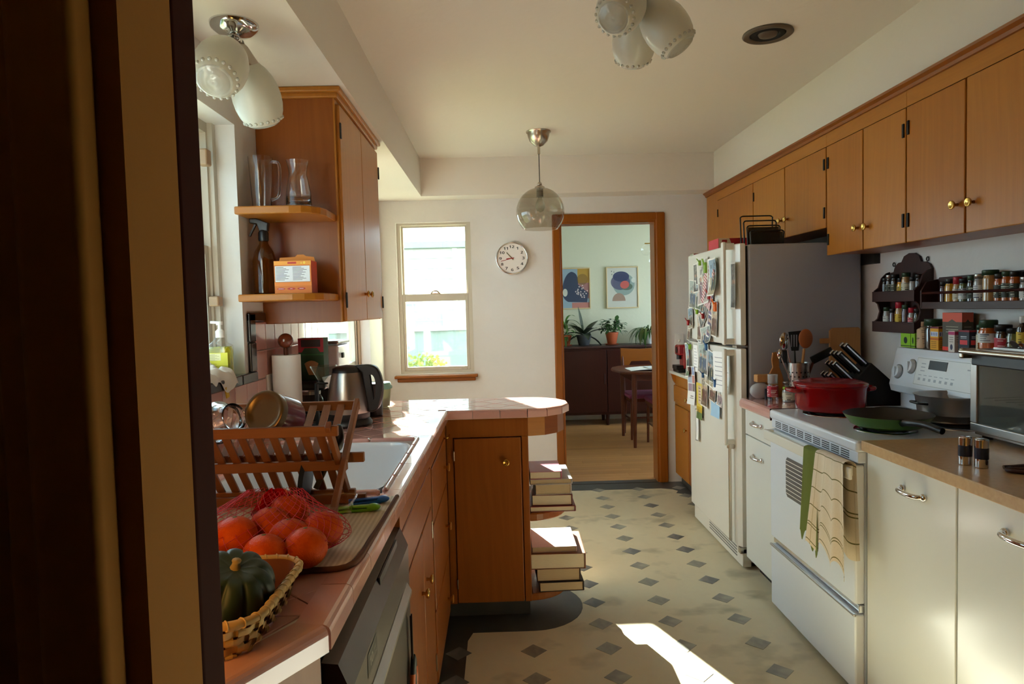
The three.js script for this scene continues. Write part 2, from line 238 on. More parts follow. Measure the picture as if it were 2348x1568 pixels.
// back window
{ const w = struct('window_1', [box(-0.787, -0.757, 0.925, 2.11, 5.40, 5.49), box(-0.237, -0.205, 0.925, 2.11, 5.40, 5.49), box(-0.757, -0.237, 2.092, 2.11, 5.40, 5.49), box(-0.757, -0.237, 0.925, 0.945, 5.40, 5.49)], M.sash, { label: 'sash window in the back wall', category: 'window' });
  const up = part(w, 'upper_sash', [box(-0.757, -0.742, 1.54, 2.092, 5.445, 5.475), box(-0.252, -0.237, 1.54, 2.092, 5.445, 5.475), box(-0.742, -0.252, 2.08, 2.092, 5.445, 5.475), box(-0.742, -0.252, 1.52, 1.555, 5.445, 5.475)], M.sash);
  part(up, 'pane', box(-0.742, -0.252, 1.555, 2.08, 5.458, 5.462), M.glassFilm);
  const lo = part(w, 'lower_sash', [box(-0.757, -0.735, 0.945, 1.552, 5.405, 5.44, 0.003), box(-0.262, -0.237, 0.945, 1.552, 5.405, 5.44, 0.003), box(-0.735, -0.262, 1.495, 1.552, 5.405, 5.44, 0.003), box(-0.735, -0.262, 0.945, 0.975, 5.405, 5.44, 0.003)], M.sash);
  part(lo, 'pane', box(-0.735, -0.262, 0.975, 1.495, 5.42, 5.424), M.glassFilm);
  part(w, 'sash_latch', [box(-0.535, -0.455, 1.552, 1.56, 5.40, 5.43, 0.003), tube([V(-0.53, 1.552, 5.395), V(-0.515, 1.572, 5.385), V(-0.48, 1.572, 5.385), V(-0.46, 1.552, 5.395)], 0.006)], M.nickel);
  part(w, 'window_sill', [box(-0.828, -0.177, 0.893, 0.915, 5.305, 5.40, 0.006), box(-0.81, -0.195, 0.862, 0.893, 5.34, 5.37, 0.008)], M.casing, { grain: 'x' });
}
// left wall windows
function leftWindow(name, label, d0, d1, y0, y1) {
  const x0 = -1.055, x1 = -0.995;
  const w = struct(name, [box(x0, x1, y0, y1, d0, d0 + 0.04), box(x0, x1, y0, y1, d1 - 0.04, d1), box(x0, x1, y0, y0 + 0.035, d0 + 0.04, d1 - 0.04), box(x0, x1, y1 - 0.035, y1, d0 + 0.04, d1 - 0.04)], M.sash, { label, category: 'window' });
  const a0 = d0 + 0.04, a1 = d1 - 0.04, b0 = y0 + 0.035, b1 = y1 - 0.035, m = (b0 + b1) / 2;
  for (const [p0, p1, k] of [[b0, m + 0.015, 0], [m - 0.015, b1, 1]]) {
    const xx = -1.015 - 0.03 * k, s = part(w, k ? 'upper_sash' : 'lower_sash', [box(xx - 0.012, xx + 0.012, p0, p1, a0, a0 + 0.03), box(xx - 0.012, xx + 0.012, p0, p1, a1 - 0.03, a1), box(xx - 0.012, xx + 0.012, p0, p0 + 0.03, a0 + 0.03, a1 - 0.03), box(xx - 0.012, xx + 0.012, p1 - 0.03, p1, a0 + 0.03, a1 - 0.03)], M.sash);
    part(s, 'pane', box(xx - 0.002, xx + 0.002, p0 + 0.03, p1 - 0.03, a0 + 0.03, a1 - 0.03), M.glassFilm);
  }
  return w;
}
{ const w = leftWindow('window_2', 'sash window over the sink', 1.5, 2.44, 1.21, 2.09);
  part(w, 'window_stop', [box(-0.995, -0.978, 1.21, 2.09, 2.412, 2.44)], M.sash); part(w, 'sash_stop', box(-1.0, -0.965, 1.93, 1.985, 2.33, 2.37, 0.006), M.sashWood); part(w, 'sash_stop', box(-1.0, -0.965, 1.455, 1.49, 2.37, 2.41, 0.006), M.sashWood); }
{ const w = leftWindow('window_3', 'sash window beyond the left wall cabinet', 3.56, 4.8, 1.02, 2.1); part(w, 'window_stop', box(-0.99, -0.975, 1.03, 2.1, 4.77, 4.80), M.sashWood); part(w, 'window_sill', box(-1.0, -0.895, 1.0, 1.022, 3.54, 4.82, 0.005), M.sash, { grain: 'z' }); }

// outdoors: ground, neighbour's house, shrub, plus an added light-blocking house and overhang
M.lawn = std(0xffffff, 0.95, { map: dataTex(256, 256, 1.6, 1.6, (u, v) => mixc([66, 80, 44], [104, 106, 66], fbm(u, v, 22, 22, 401, 4))) });
struct('ground', box(-14, 8, -0.6, -0.45, 5.6, 26), M.lawn, { label: 'lawn outside the back window', category: 'ground' });
struct('ground', box(-14, -1.1, -0.6, -0.45, -6, 5.6), M.lawn, { label: 'lawn outside the sink window', category: 'ground' });
M.siding = std(C(170, 172, 170), 0.8); M.sidingB = std(C(146, 164, 180), 0.8); M.concrete = std(C(112, 120, 114), 0.9);
{ const t = thing('neighbour_house', 'pale clapboard house seen outside the back window', 'house', [-1.7, -0.45, 12.6]);
  part(t, 'foundation', box(-4.6, 1.2, -0.45, 1.05, 12.6, 13.0), M.concrete);
  for (let i = 0; i < 8; i++) { const y = 1.05 + i * 0.19; part(t, 'clapboard', extDY([[12.585 - 0.012, y], [12.6, y + 0.188], [12.64, y + 0.188], [12.64, y]], -4.6, 1.2), M.siding); }
  part(t, 'wall', box(-4.6, 1.2, 1.05, 2.57, 12.64, 13.0), M.siding);
  const w = part(t, 'window_frame', [box(-1.85, -0.95, 1.05, 1.13, 12.54, 12.6), box(-1.85, -0.95, 1.55, 1.63, 12.54, 12.6), box(-1.85, -1.77, 1.13, 1.55, 12.54, 12.6), box(-1.03, -0.95, 1.13, 1.55, 12.54, 12.6)], M.white); part(w, 'pane', box(-1.77, -1.03, 1.13, 1.55, 12.575, 12.58), std(C(116, 132, 142), 0.3));
  part(t, 'corner_board', box(-0.82, -0.74, 1.05, 2.57, 12.545, 12.6), M.white); part(t, 'roof', extXY([[-4.9, 2.55], [1.5, 2.55], [1.5, 2.66], [-4.9, 2.66]], 12.3, 13.2), M.concrete);
}
struct('added_eaves', [box(-1.45, -1.07, 2.40, 2.5, -2.5, 5.9), box(-1.45, 0.24, 2.40, 2.5, 5.5, 5.9)], M.siding, { label: 'unseen roof overhang added to block steep light at the kitchen windows', category: 'added_eaves' });  // overhang added out of view to cut steep light through the windows
{ const t = thing('neighbour_house', 'unseen grey clapboard house added to block light at the sink window', 'house', [-2.9, -0.45, 0.2]);  // unseen, added to block window light; siding blued to tint the reveal
  for (let i = 0; i < 24; i++) { const y = -0.45 + i * 0.2; part(t, 'clapboard', extXY([[-2.785, y], [-2.8, y + 0.198], [-2.84, y + 0.198], [-2.84, y]], -3, 3.3), M.sidingB); }
  part(t, 'wall', box(-3.2, -2.84, -0.45, 4.35, -3, 3.3), M.sidingB); part(t, 'roof', box(-3.4, -2.6, 4.35, 4.5, -3.2, 3.5), M.concrete); }
{ const t = thing('garden_shrub', 'yellow green leafy shrub outside the back window', 'shrub', [-1.35, -0.45, 8.6]); const leaves = [];
  for (let i = 0; i < 2200; i++) { const a = rr(0, 6.283), e = rr(-0.2, 1), k = rr(0.7, 1), cx = rnd() < 0.5 ? -1.55 : -1.05, g = new THREE.CircleGeometry(rr(0.016, 0.032), 5); g.rotateX(rr(-1, 1)); g.rotateY(rr(0, 6.28)); const rad = 0.52 * Math.sqrt(1 - e * e * 0.9) * k; g.translate(cx + Math.cos(a) * rad, 0.35 + e * 0.55 * k, -8.6 + Math.sin(a) * rad * 0.8); leaves.push(plain(g)); }
  part(t, 'foliage', leaves, new THREE.MeshPhysicalMaterial({ color: C(120, 132, 44), roughness: 0.9, transmission: 0.4, thickness: 0 }), { kind: 'stuff' });
  part(t, 'stem', [rod(V(-1.5, -0.45, 8.6), V(-1.55, 0.5, 8.6), 0.02), rod(V(-1.1, -0.45, 8.6), V(-1.05, 0.5, 8.6), 0.02)], M.walnut); }

// ---------------------------------------------------------------- shared small fittings
function knobGeo(p, n, r = 0.015, L = 0.022) { // turned knob: p on the face, n outward unit (room vector)
  const g = new THREE.LatheGeometry([[0.0, 0], [0.006, 0], [0.0045, L * 0.45], [r * 0.8, L * 0.62], [r, L * 0.8], [r * 0.96, L * 0.95], [r * 0.72, L], [r * 0.55, L * 0.9], [0, L * 0.86]].map(([a, b]) => new THREE.Vector2(a, b)), 18);
  g.applyQuaternion(new THREE.Quaternion().setFromUnitVectors(new THREE.Vector3(0, 1, 0), n)); g.translate(p.x, p.y, p.z); return plain(g);
}
const NX = new THREE.Vector3(-1, 0, 0), PX = new THREE.Vector3(1, 0, 0), NEAR = new THREE.Vector3(0, 0, 1);
function pullX(x, y, d0, d1, out) { // arched chrome pull on a face at x, running along d
  const m = (d0 + d1) / 2, w = (d1 - d0) / 2;
  return [tube([V(x, y, d0), V(x + out * 0.7, y, d0 + w * 0.14), V(x + out, y, m - w * 0.4), V(x + out, y, m + w * 0.4), V(x + out * 0.7, y, d1 - w * 0.14), V(x, y, d1)], 0.0082, { n: 26, seg: 10 }), sph(x + out * 0.2, y, d0, 0.0125, { sx: 0.8 }), sph(x + out * 0.2, y, d1, 0.0125, { sx: 0.8 })];
}
function clipPoly(poly, region) { // convex clip, both counter-clockwise in (x, d)
  let out = poly;
  for (let i = 0; i < region.length && out.length; i++) {
    const a = region[i], b = region[(i + 1) % region.length], side = (p) => (b[0] - a[0]) * (p[1] - a[1]) - (b[1] - a[1]) * (p[0] - a[0]), inp = out; out = [];
    for (let j = 0; j < inp.length; j++) { const p = inp[j], q = inp[(j + 1) % inp.length], sp = side(p), sq = side(q); if (sp >= 0) out.push(p); if ((sp >= 0) !== (sq >= 0)) { const t = sp / (sp - sq); out.push([p[0] + (q[0] - p[0]) * t, p[1] + (q[1] - p[1]) * t]); } }
  }
  return out;
}
const polyArea = (p) => Math.abs(p.reduce((s, a, i) => { const b = p[(i + 1) % p.length]; return s + a[0] * b[1] - a[1] * b[0]; }, 0)) / 2;

// ---------------------------------------------------------------- left wall tile
{ const bed = part(wallLeft, 'tile_bed', [box(LEFT, LEFT + 0.004, 0.975, 1.395, 2.53, 3.545), box(LEFT, LEFT + 0.004, 0.975, 1.19, 0.8, 2.53)], M.grout);
  const tileG = geom(box(0, 0.008, 0, 0.106, 0, 0.106, 0.0035, 2), { noff: true });
  const put = (y, d) => { const m = new THREE.Mesh(tileG, M.pink[Math.floor(rnd() * 3)]); m.name = 'wall_tile'; m.position.set(LEFT + 0.002, y, -d); m.castShadow = m.receiveShadow = true; wallLeft.add(m); };
  for (let r = 0; r < 4; r++) for (let c = 0; c < 10; c++) if (1.288 - r * 0.1078 > 0.95) put(1.288 - r * 0.1078, 2.531 + c * 0.1078 - 0.0);
  for (let r = 0; r < 2; r++) for (let c = 0; c < 16; c++) put(1.0724 - r * 0.1078 + 0.0, 2.531 - 0.1078 * (c + 1));
  // black trim tiles framing the sill
  for (let c = 0; c < 7; c++) part(wallLeft, 'trim_tile', box(LEFT - 0.085, LEFT + 0.016, 1.178, 1.214, 1.457 + c * 0.153, 1.457 + c * 0.153 + 0.151, 0.006), M.blackTile);
  for (let c = 0; c < 2; c++) part(wallLeft, 'trim_tile', box(LEFT, LEFT + 0.014, 1.215 + c * 0.108, 1.321 + c * 0.108, 2.47, 2.528, 0.005), M.blackTile);
  part(wallLeft, 'trim_tile', box(LEFT, LEFT + 0.014, 1.397, 1.43, 2.47, 2.64, 0.005), M.blackTile);
  part(wallLeft, 'outlet_plate', [box(LEFT + 0.008, LEFT + 0.015, 1.075, 1.19, 2.62, 2.70, 0.003)], M.white);
}
// ---------------------------------------------------------------- tiled worktop of the sink run and peninsula
const TOP = 0.972;
const arcEnd = Array.from({ length: 8 }, (_, i) => { const a = -Math.PI / 2 + Math.PI * i / 7; return [0.115 + 0.2 * Math.cos(a), 3.215 + 0.205 * Math.sin(a)]; });
const worktop = thing('tiled_worktop', 'pink ceramic tiled worktop running from sink to rounded peninsula', 'countertop', [-0.5, TOP - 0.04, 2.2]);
{ const sinkHole = rect(-0.775, -0.305, 1.685, 2.36);
  part(worktop, 'tile_bed', extXD([[-0.905, 0.775], [-0.37, 0.775], [-0.262, 0.963], [-0.243, 3.017], [0.115, 3.017], ...arcEnd.slice(1, -1).map(([x, d]) => [0.115 + (x - 0.115) * 0.965, 3.215 + (d - 3.215) * 0.965]), [0.115, 3.412], [-0.905, 3.43]], 0.932, 0.9685, { holes: [sinkHole.slice().reverse()] }), M.grout);
  const P = 0.1085, s = P / Math.SQRT2;
  const regs = [[[-0.905, 1.0], [-0.292, 1.0], [-0.29, 1.66], [-0.905, 1.66]], [[-0.905, 0.79], [-0.42, 0.79], [-0.31, 0.998], [-0.905, 0.998]], [[-0.905, 1.662], [-0.80, 1.662], [-0.80, 2.385], [-0.905, 2.385]], [[-0.905, 2.387], [-0.288, 2.387], [-0.284, 3.05], [-0.905, 3.05]], [[-0.905, 3.052], [0.115, 3.052], ...arcEnd.slice(1, -1).map(([x, d]) => [0.115 + (x - 0.115) * 0.8, 3.215 + (d - 3.215) * 0.8]), [0.115, 3.378], [-0.905, 3.39]]];
  for (const reg of regs) for (let i = -30; i < 30; i++) for (let j = -30; j < 30; j++) {
    const cx = -0.41 + (i + j) * s, cd = 2.6 + (i - j) * s; if (cx < -1 || cx > 0.4 || cd < 0.7 || cd > 3.6) continue;
    const k = s * 0.985, q = clipPoly([[cx, cd - k], [cx + k, cd], [cx, cd + k], [cx - k, cd]], reg); if (q.length < 3 || polyArea(q) < 0.0004) continue;
    part(worktop, 'tile', extXD(q, 0.966, TOP, { bevel: polyArea(q) > 0.003 ? 0.0015 : 0, bseg: 1 }), M.pink[Math.floor(rnd() * 3)]);
  }
  const prof = [[-0.046, -0.004], [-0.046, 0.0004], [-0.012, 0.0006], [-0.004, 0.0003], [0.001, -0.0014], [0.005, -0.005], [0.0065, -0.009], [0.007, -0.012], [0.007, -0.037], [-0.003, -0.037], [-0.003, -0.004]];
  const edge = (p0, p1, out) => { const a = new THREE.Vector3(p0[0], TOP, -p0[1]), b = new THREE.Vector3(p1[0], TOP, -p1[1]), o = new THREE.Vector3(out[0], 0, -out[1]).normalize(), up = new THREE.Vector3(0, 1, 0); let dir = b.clone().sub(a).normalize(), st = a; const L = a.distanceTo(b); o.sub(dir.clone().multiplyScalar(o.dot(dir))).normalize(); const z = o.clone().cross(up); if (z.dot(dir) < 0) { st = b; } const g = new THREE.ExtrudeGeometry(new THREE.Shape(prof.map(([m, n]) => new THREE.Vector2(m, n))), { depth: L - 0.002, bevelEnabled: false }); g.applyMatrix4(new THREE.Matrix4().makeBasis(o, up, z)); g.translate(st.x + z.x * 0.001, st.y, st.z + z.z * 0.001); part(worktop, 'edge_tile', plain(g), M.pink[Math.floor(rnd() * 3)]); };
  const run = (a, b, n, out) => { for (let i = 0; i < n; i++) { const f = (t) => [a[0] + (b[0] - a[0]) * t, a[1] + (b[1] - a[1]) * t]; edge(f(i / n), f((i + 1) / n), out); } };
  run([-0.262, 0.965], [-0.243, 3.02], 14, [1, 0]); run([-0.36, 0.80], [-0.262, 0.963], 1, [0.86, -0.5]); run([-0.25, 3.017], [0.115, 3.012], 3, [0, -1]);
  for (let i = 0; i < 7; i++) edge(arcEnd[i], arcEnd[i + 1], [Math.cos(-Math.PI / 2 + Math.PI * (i + 0.5) / 7), Math.sin(-Math.PI / 2 + Math.PI * (i + 0.5) / 7)]);
  run([0.115, 3.42], [-0.905, 3.438], 7, [0, 1]);
  // rounded tile border of the sink
  const trim = (x0, x1, d0, d1) => part(worktop, 'edge_tile', box(x0, x1, 0.962, 0.981, d0, d1, 0.008, 3), M.pink[Math.floor(rnd() * 3)]);
  for (let i = 0; i < 3; i++) trim(-0.775 + i * 0.157, -0.775 + (i + 1) * 0.157 - 0.002, 2.36, 2.384);
  for (let i = 0; i < 5; i++) { trim(-0.305, -0.289, 1.685 + i * 0.138, 1.685 + (i + 1) * 0.138 - 0.002); trim(-0.799, -0.775, 1.685 + i * 0.138, 1.685 + (i + 1) * 0.138 - 0.002); }
  for (let i = 0; i < 3; i++) trim(-0.775 + i * 0.157, -0.775 + (i + 1) * 0.157 - 0.002, 1.663, 1.685);
}
{ // sink: rounded basin open at the top
  const t = thing('kitchen_sink', 'white enamel sink basin set into pink tile', 'sink', [-0.54, 0.78, 2.02]);
  const rim = []; const N = 64; const rr4 = (k, y, ix) => { const x0 = -0.775 + ix, x1 = -0.305 - ix, d0 = 1.685 + ix, d1 = 2.36 - ix, r = 0.07, a = (k / N) * 2 * Math.PI, c = Math.cos(a), s = Math.sin(a), cx = (x0 + x1) / 2, cd = (d0 + d1) / 2, hx = (x1 - x0) / 2, hd = (d1 - d0) / 2, n = 7, q = Math.pow(Math.pow(Math.abs(c), n) + Math.pow(Math.abs(s), n), -1 / n); return [cx + hx * c * q, y, cd + hd * s * q]; };
  const lev = [[0.968, 0.0], [0.966, 0.006], [0.95, 0.010], [0.85, 0.022], [0.80, 0.04], [0.786, 0.075], [0.782, 0.16], [0.78, 0.234]];
  part(t, 'basin', surf(N, (lev.length - 1) * 2, (u, v) => { const f = v * (lev.length - 1), i = Math.min(lev.length - 2, Math.floor(f)), m = f - i; return rr4(u * N, lev[i][0] + (lev[i + 1][0] - lev[i][0]) * m, lev[i][1] + (lev[i + 1][1] - lev[i][1]) * m); }), M.sinkWhite);
  part(t, 'drain', lathe([[0, 0.004], [0.03, 0.004], [0.042, 0.002], [0.044, 0]], -0.54, 0.7805, 2.02, 24), M.chrome);
}
// ---------------------------------------------------------------- left base cabinets
const FX = -0.25; // face
function leftUnit(name, label, d0, d1) { const t = thing(name, label, 'cabinet', [-0.55, 0, (d0 + d1) / 2]); part(t, 'body', [box(-0.88, FX - 0.018, 0.09, 0.70, d0 + 0.002, d1 - 0.002), box(-0.30, FX - 0.018, 0.70, 0.93, d0 + 0.002, d1 - 0.002)], M.woodShaded); part(t, 'toe_kick', box(-0.86, FX - 0.075, 0.0012, 0.09, d0, d1), M.border); return t; }
const front = (t, name, x0, x1, y0, y1, d0, d1, m = M.wood, o = {}) => part(t, name, box(x0, x1, y0, y1, d0, d1, 0.004), m, o);
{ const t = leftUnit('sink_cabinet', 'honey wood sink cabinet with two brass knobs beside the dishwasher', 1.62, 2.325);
  part(t, 'top_rail', box(FX - 0.018, FX - 0.002, 0.885, 0.932, 1.62, 2.325), M.woodShaded, { grain: 'z' });
  front(t, 'false_front', FX - 0.017, FX, 0.752, 0.88, 1.63, 2.315, M.woodShaded, { grain: 'z' });
  const a = front(t, 'door', FX - 0.017, FX, 0.095, 0.744, 1.63, 2.05, M.woodShaded), b = front(t, 'door', FX - 0.017, FX, 0.095, 0.744, 2.056, 2.315, M.woodShaded);
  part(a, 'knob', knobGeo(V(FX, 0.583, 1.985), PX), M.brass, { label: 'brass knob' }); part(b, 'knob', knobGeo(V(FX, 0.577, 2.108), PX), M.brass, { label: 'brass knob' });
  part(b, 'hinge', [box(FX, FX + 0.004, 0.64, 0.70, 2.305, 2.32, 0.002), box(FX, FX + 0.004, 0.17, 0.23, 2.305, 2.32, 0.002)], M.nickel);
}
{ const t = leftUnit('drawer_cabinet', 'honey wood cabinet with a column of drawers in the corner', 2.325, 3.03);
  part(t, 'top_rail', box(FX - 0.018, FX - 0.002, 0.872, 0.932, 2.325, 3.03), M.woodShaded, { grain: 'z' });
  part(t, 'stile', [box(FX - 0.018, FX - 0.003, 0.09, 0.87, 2.325, 2.36), box(FX - 0.018, FX - 0.003, 0.09, 0.87, 2.96, 3.03)], M.woodShaded);
  for (const [y0, y1, k] of [[0.672, 0.865, 0.763], [0.36, 0.665, 0.514], [0.095, 0.353, 0.2]]) { const d = front(t, 'drawer', FX - 0.017, FX + 0.002, y0, y1, 2.365, 2.955, M.woodShaded, { grain: 'z' }); part(d, 'knob', knobGeo(V(FX + 0.002, k, 2.83), PX, 0.017, 0.026), M.woodC, { label: 'wooden knob' }); }
  part(t, 'bottle_opener', [tube([V(FX - 0.003, 0.865, 2.93), V(FX + 0.014, 0.868, 2.93), V(FX + 0.016, 0.868, 3.0)], 0.004)], M.brass);
}
{ const t = thing('peninsula_cabinet', 'honey wood peninsula cabinet with rounded open end shelves', 'cabinet', [-0.06, 0, 3.2]);
  part(t, 'body', [box(-0.88, 0.115, 0.09, 0.932, 3.05, 3.38)], M.woodShaded); part(t, 'toe_kick', box(-0.86, 0.11, 0.0012, 0.09, 3.10, 3.37), M.border);
  part(t, 'face_frame', [box(FX, 0.117, 0.848, 0.935, 3.033, 3.05), box(0.087, 0.117, 0.088, 0.848, 3.033, 3.05, 0.003), box(FX, -0.222, 0.088, 0.848, 3.033, 3.05)], M.woodShaded);
  const d = front(t, 'door', -0.218, 0.083, 0.092, 0.843, 3.026, 3.05, M.woodShaded); part(d, 'knob', knobGeo(V(0.014, 0.734, 3.026), NEAR, 0.016, 0.024), M.brass, { label: 'brass knob' });
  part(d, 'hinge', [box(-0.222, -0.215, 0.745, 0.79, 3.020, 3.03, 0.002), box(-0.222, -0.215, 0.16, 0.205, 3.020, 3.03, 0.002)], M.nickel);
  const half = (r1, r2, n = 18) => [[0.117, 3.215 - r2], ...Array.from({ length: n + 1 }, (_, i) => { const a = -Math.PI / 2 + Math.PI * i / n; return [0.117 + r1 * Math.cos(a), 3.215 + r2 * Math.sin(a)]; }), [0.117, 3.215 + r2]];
  part(t, 'end_shelf', extXD(half(0.175, 0.18), 0.455, 0.492, { bevel: 0.006 }), M.woodShaded, { grain: 'x' }); part(t, 'end_shelf', extXD(half(0.175, 0.18), 0.088, 0.122, { bevel: 0.006 }), M.woodShaded, { grain: 'x' });
  for (let i = 0; i < 7; i++) { const f = (a) => [0.117 + 0.178 * Math.cos(a), 3.215 + 0.182 * Math.sin(a)], a0 = -Math.PI / 2 + Math.PI * i / 7, a1 = a0 + Math.PI / 7, p = f(a0), q = f(a1); part(t, 'apron_segment', extXD([[p[0], p[1]], [q[0], q[1]], [0.117 + (q[0] - 0.117) * 0.86, 3.215 + (q[1] - 3.215) * 0.86], [0.117 + (p[0] - 0.117) * 0.86, 3.215 + (p[1] - 3.215) * 0.86]], 0.846, 0.934), [M.woodC, M.woodShaded, M.woodShaded][i % 3], { grain: 'x' }); }
}
{ const t = thing('end_cabinet', 'narrow honey wood corner cabinet beneath the near end of the pink worktop', 'cabinet', [-0.45, 0, 0.88]);
  part(t, 'panel', extXD([[-0.88, 0.80], [-0.375, 0.80], [-0.272, 0.968], [-0.88, 0.968]], 0.002, 0.93), M.wood); }
{ // dishwasher
  const t = thing('dishwasher', 'dark stainless steel dishwasher below the pink worktop', 'dishwasher', [-0.55, 0, 1.29]); const x = -0.232;
  part(t, 'body', [box(-0.86, x - 0.045, 0.02, 0.92, 0.972, 1.615)], M.black);
  const dr = part(t, 'door', extXY([[x - 0.043, 0.11], [x, 0.115], [x, 0.862], [x - 0.018, 0.905], [x - 0.043, 0.908]], 0.98, 1.608), M.darksteel, { grain: 'z' });
  part(dr, 'door_edge', box(x - 0.043, x - 0.002, 0.11, 0.862, 0.974, 0.981), M.steel);
  part(dr, 'handle', [extXY([[x - 0.01, 0.752], [x + 0.004, 0.756], [x + 0.012, 0.764], [x + 0.012, 0.772], [x + 0.002, 0.79], [x - 0.01, 0.79]], 0.99, 1.56)], M.steel); part(dr, 'handle_pocket', box(x - 0.006, x + 0.001, 0.735, 0.75, 0.99, 1.585), M.black);
  part(dr, 'control_strip', box(x - 0.016, x - 0.012, 0.875, 0.906, 1.30, 1.52), M.black);
  const tx = canvasTex(128, 64, (c, w, h) => { c.fillStyle = '#1b1a19'; c.fillRect(0, 0, w, h); c.strokeStyle = '#6a655e'; c.lineWidth = 4; c.strokeRect(4, 4, w - 8, h - 8); c.fillStyle = '#8d877c'; c.font = 'bold 40px sans-serif'; c.textAlign = 'center'; c.textBaseline = 'middle'; c.fillText('10', w * 0.36, h * 0.52); c.font = '16px sans-serif'; c.fillText('year', w * 0.74, h * 0.38); c.fillText('limited', w * 0.74, h * 0.66); });
  part(dr, 'badge', surf(1, 1, (u, v) => [x + 0.001, 0.815 + v * 0.04, 1.10 + u * 0.085]), std(0xffffff, 0.4, { map: tx }), { label: 'small dark badge reading 10' });
}
{ const t = thing('kitchen_scissors', 'black and orange handled kitchen scissors hanging at the dishwasher', 'scissors', [-0.222, 0.52, 1.56]); const x = -0.222;
  part(t, 'blade', [extDY([[1.553, 0.60], [1.566, 0.60], [1.561, 0.715], [1.557, 0.715]], x - 0.002, x + 0.001), extDY([[1.561, 0.60], [1.573, 0.60], [1.563, 0.71], [1.559, 0.71]], x - 0.005, x - 0.002)], M.darksteel);
  for (const s of [-1, 1]) { part(t, 'handle', tube([V(x, 0.612, 1.563), V(x, 0.59, 1.563 + s * 0.016), V(x, 0.555, 1.563 + s * 0.026), V(x, 0.528, 1.563 + s * 0.02), V(x, 0.535, 1.563 + s * 0.006), V(x, 0.58, 1.563 + s * 0.004)], 0.006, { closed: true, n: 40 }), M.black); part(t, 'grip', tube([V(x, 0.58, 1.563 + s * 0.02), V(x, 0.555, 1.563 + s * 0.0265), V(x, 0.528, 1.563 + s * 0.02)], 0.0066, { n: 20 }), phys(C(196, 92, 20), 0.4)); } }
// ---------------------------------------------------------------- wall cabinets
{ const t = thing('wall_cabinet', 'honey wood wall cabinet with two doors and corner shelves by the sink window', 'cabinet', [-0.75, 1.385, 3.07]);
  part(t, 'body', box(LEFT, -0.61, 1.385, 2.272, 2.65, 3.50, 0.003), M.woodShaded);  // end panel takes the shade-darkened wood; its doors get the lighter one
  part(t, 'face_frame', [box(-0.612, -0.606, 2.225, 2.262, 2.65, 3.50), box(-0.612, -0.606, 1.385, 2.225, 2.65, 2.665), box(-0.612, -0.606, 1.385, 2.225, 3.49, 3.5)], M.woodC);
  const a = front(t, 'door', -0.61, -0.592, 1.388, 2.222, 2.668, 3.078, M.woodC), b = front(t, 'door', -0.61, -0.592, 1.388, 2.222, 3.082, 3.488, M.woodC);
  part(a, 'knob', knobGeo(V(-0.592, 1.502, 3.04), PX), M.brass, { label: 'brass knob' }); part(b, 'knob', knobGeo(V(-0.592, 1.502, 3.13), PX), M.brass, { label: 'brass knob' });
  for (const y of [2.12, 1.47]) { part(a, 'hinge', box(-0.592, -0.586, y - 0.03, y + 0.03, 2.658, 2.672, 0.002), M.iron); part(b, 'hinge', box(-0.592, -0.586, y - 0.03, y + 0.03, 3.484, 3.498, 0.002), M.iron); }
  part(t, 'crown', [box(LEFT, -0.578, 2.258, 2.28, 2.625, 3.515, 0.007), box(LEFT, -0.592, 2.24, 2.262, 2.64, 3.505, 0.006)], M.woodC, { grain: 'z' });
  const sh = [[-0.908, 2.40], [-0.72, 2.40], [-0.68, 2.406], [-0.648, 2.425], [-0.626, 2.46], [-0.617, 2.51], [-0.617, 2.65], [-0.908, 2.65]];
  part(t, 'corner_shelf', extXD(sh, 1.772, 1.80, { bevel: 0.004 }), M.wood, { grain: 'x' }); part(t, 'corner_shelf', extXD(sh, 1.468, 1.494, { bevel: 0.004 }), M.wood, { grain: 'x' });
}
function upperUnit(label, y0, doors, d0, d1) {
  const t = thing('wall_cabinet', label, 'cabinet', [1.8, y0, (d0 + d1) / 2]);
  part(t, 'body', box(1.674, RIGHT, y0 + 0.004, 2.262, d0 + 0.001, d1 - 0.001), M.woodShaded); part(t, 'top_rail', box(1.658, 1.675, 2.187, 2.262, d0, d1), M.woodC, { grain: 'z' });
  doors.forEach(([a, b, kd, ky, hd, hys], i) => { const dr = front(t, 'door', 1.655, 1.674, y0, 2.184, a + 0.0022, b - 0.0022, [M.wood, M.woodC, M.wood][i % 3]); if (kd) part(dr, 'knob', knobGeo(V(1.655, ky, kd), NX, 0.016, 0.026), M.brass, { label: 'brass ring knob' }); for (const y of hys ?? []) part(dr, 'hinge', box(1.649, 1.656, y - 0.028, y + 0.028, hd - 0.006, hd + 0.006, 0.002), M.iron); });
  return t;
}
{ const t = upperUnit('short honey wood wall cabinet above the refrigerator', 1.785, [[4.39, 5.10, 0, 0, 5.085, [2.09, 1.87]], [3.905, 4.385, 3.945, 1.887, 4.372, [2.093, 1.87]], [3.412, 3.9, 3.86, 1.886, 3.425, [2.1, 1.86]]], 3.41, 5.10);
  part(t, 'end_stile', box(1.658, 1.675, 1.785, 2.262, 5.10, 5.365), M.woodC); part(t, 'light_rail', box(1.72, 1.74, 1.70, 1.715, 3.44, 5.0, 0.003), M.steel); part(t, 'painted_shadow_panel', box(1.90, RIGHT, 1.60, 1.79, 3.41, 5.1), M.black); }  // black panel on the wall stands in for shadow beneath the cabinet
upperUnit('honey wood wall cabinet above the spice racks with paired ring knobs', 1.645, [[3.067, 3.405, 3.105, 1.747, 3.385, [2.1, 1.723]], [2.742, 3.063, 3.02, 1.743, 2.755, [2.095, 1.735]]], 2.741, 3.408);
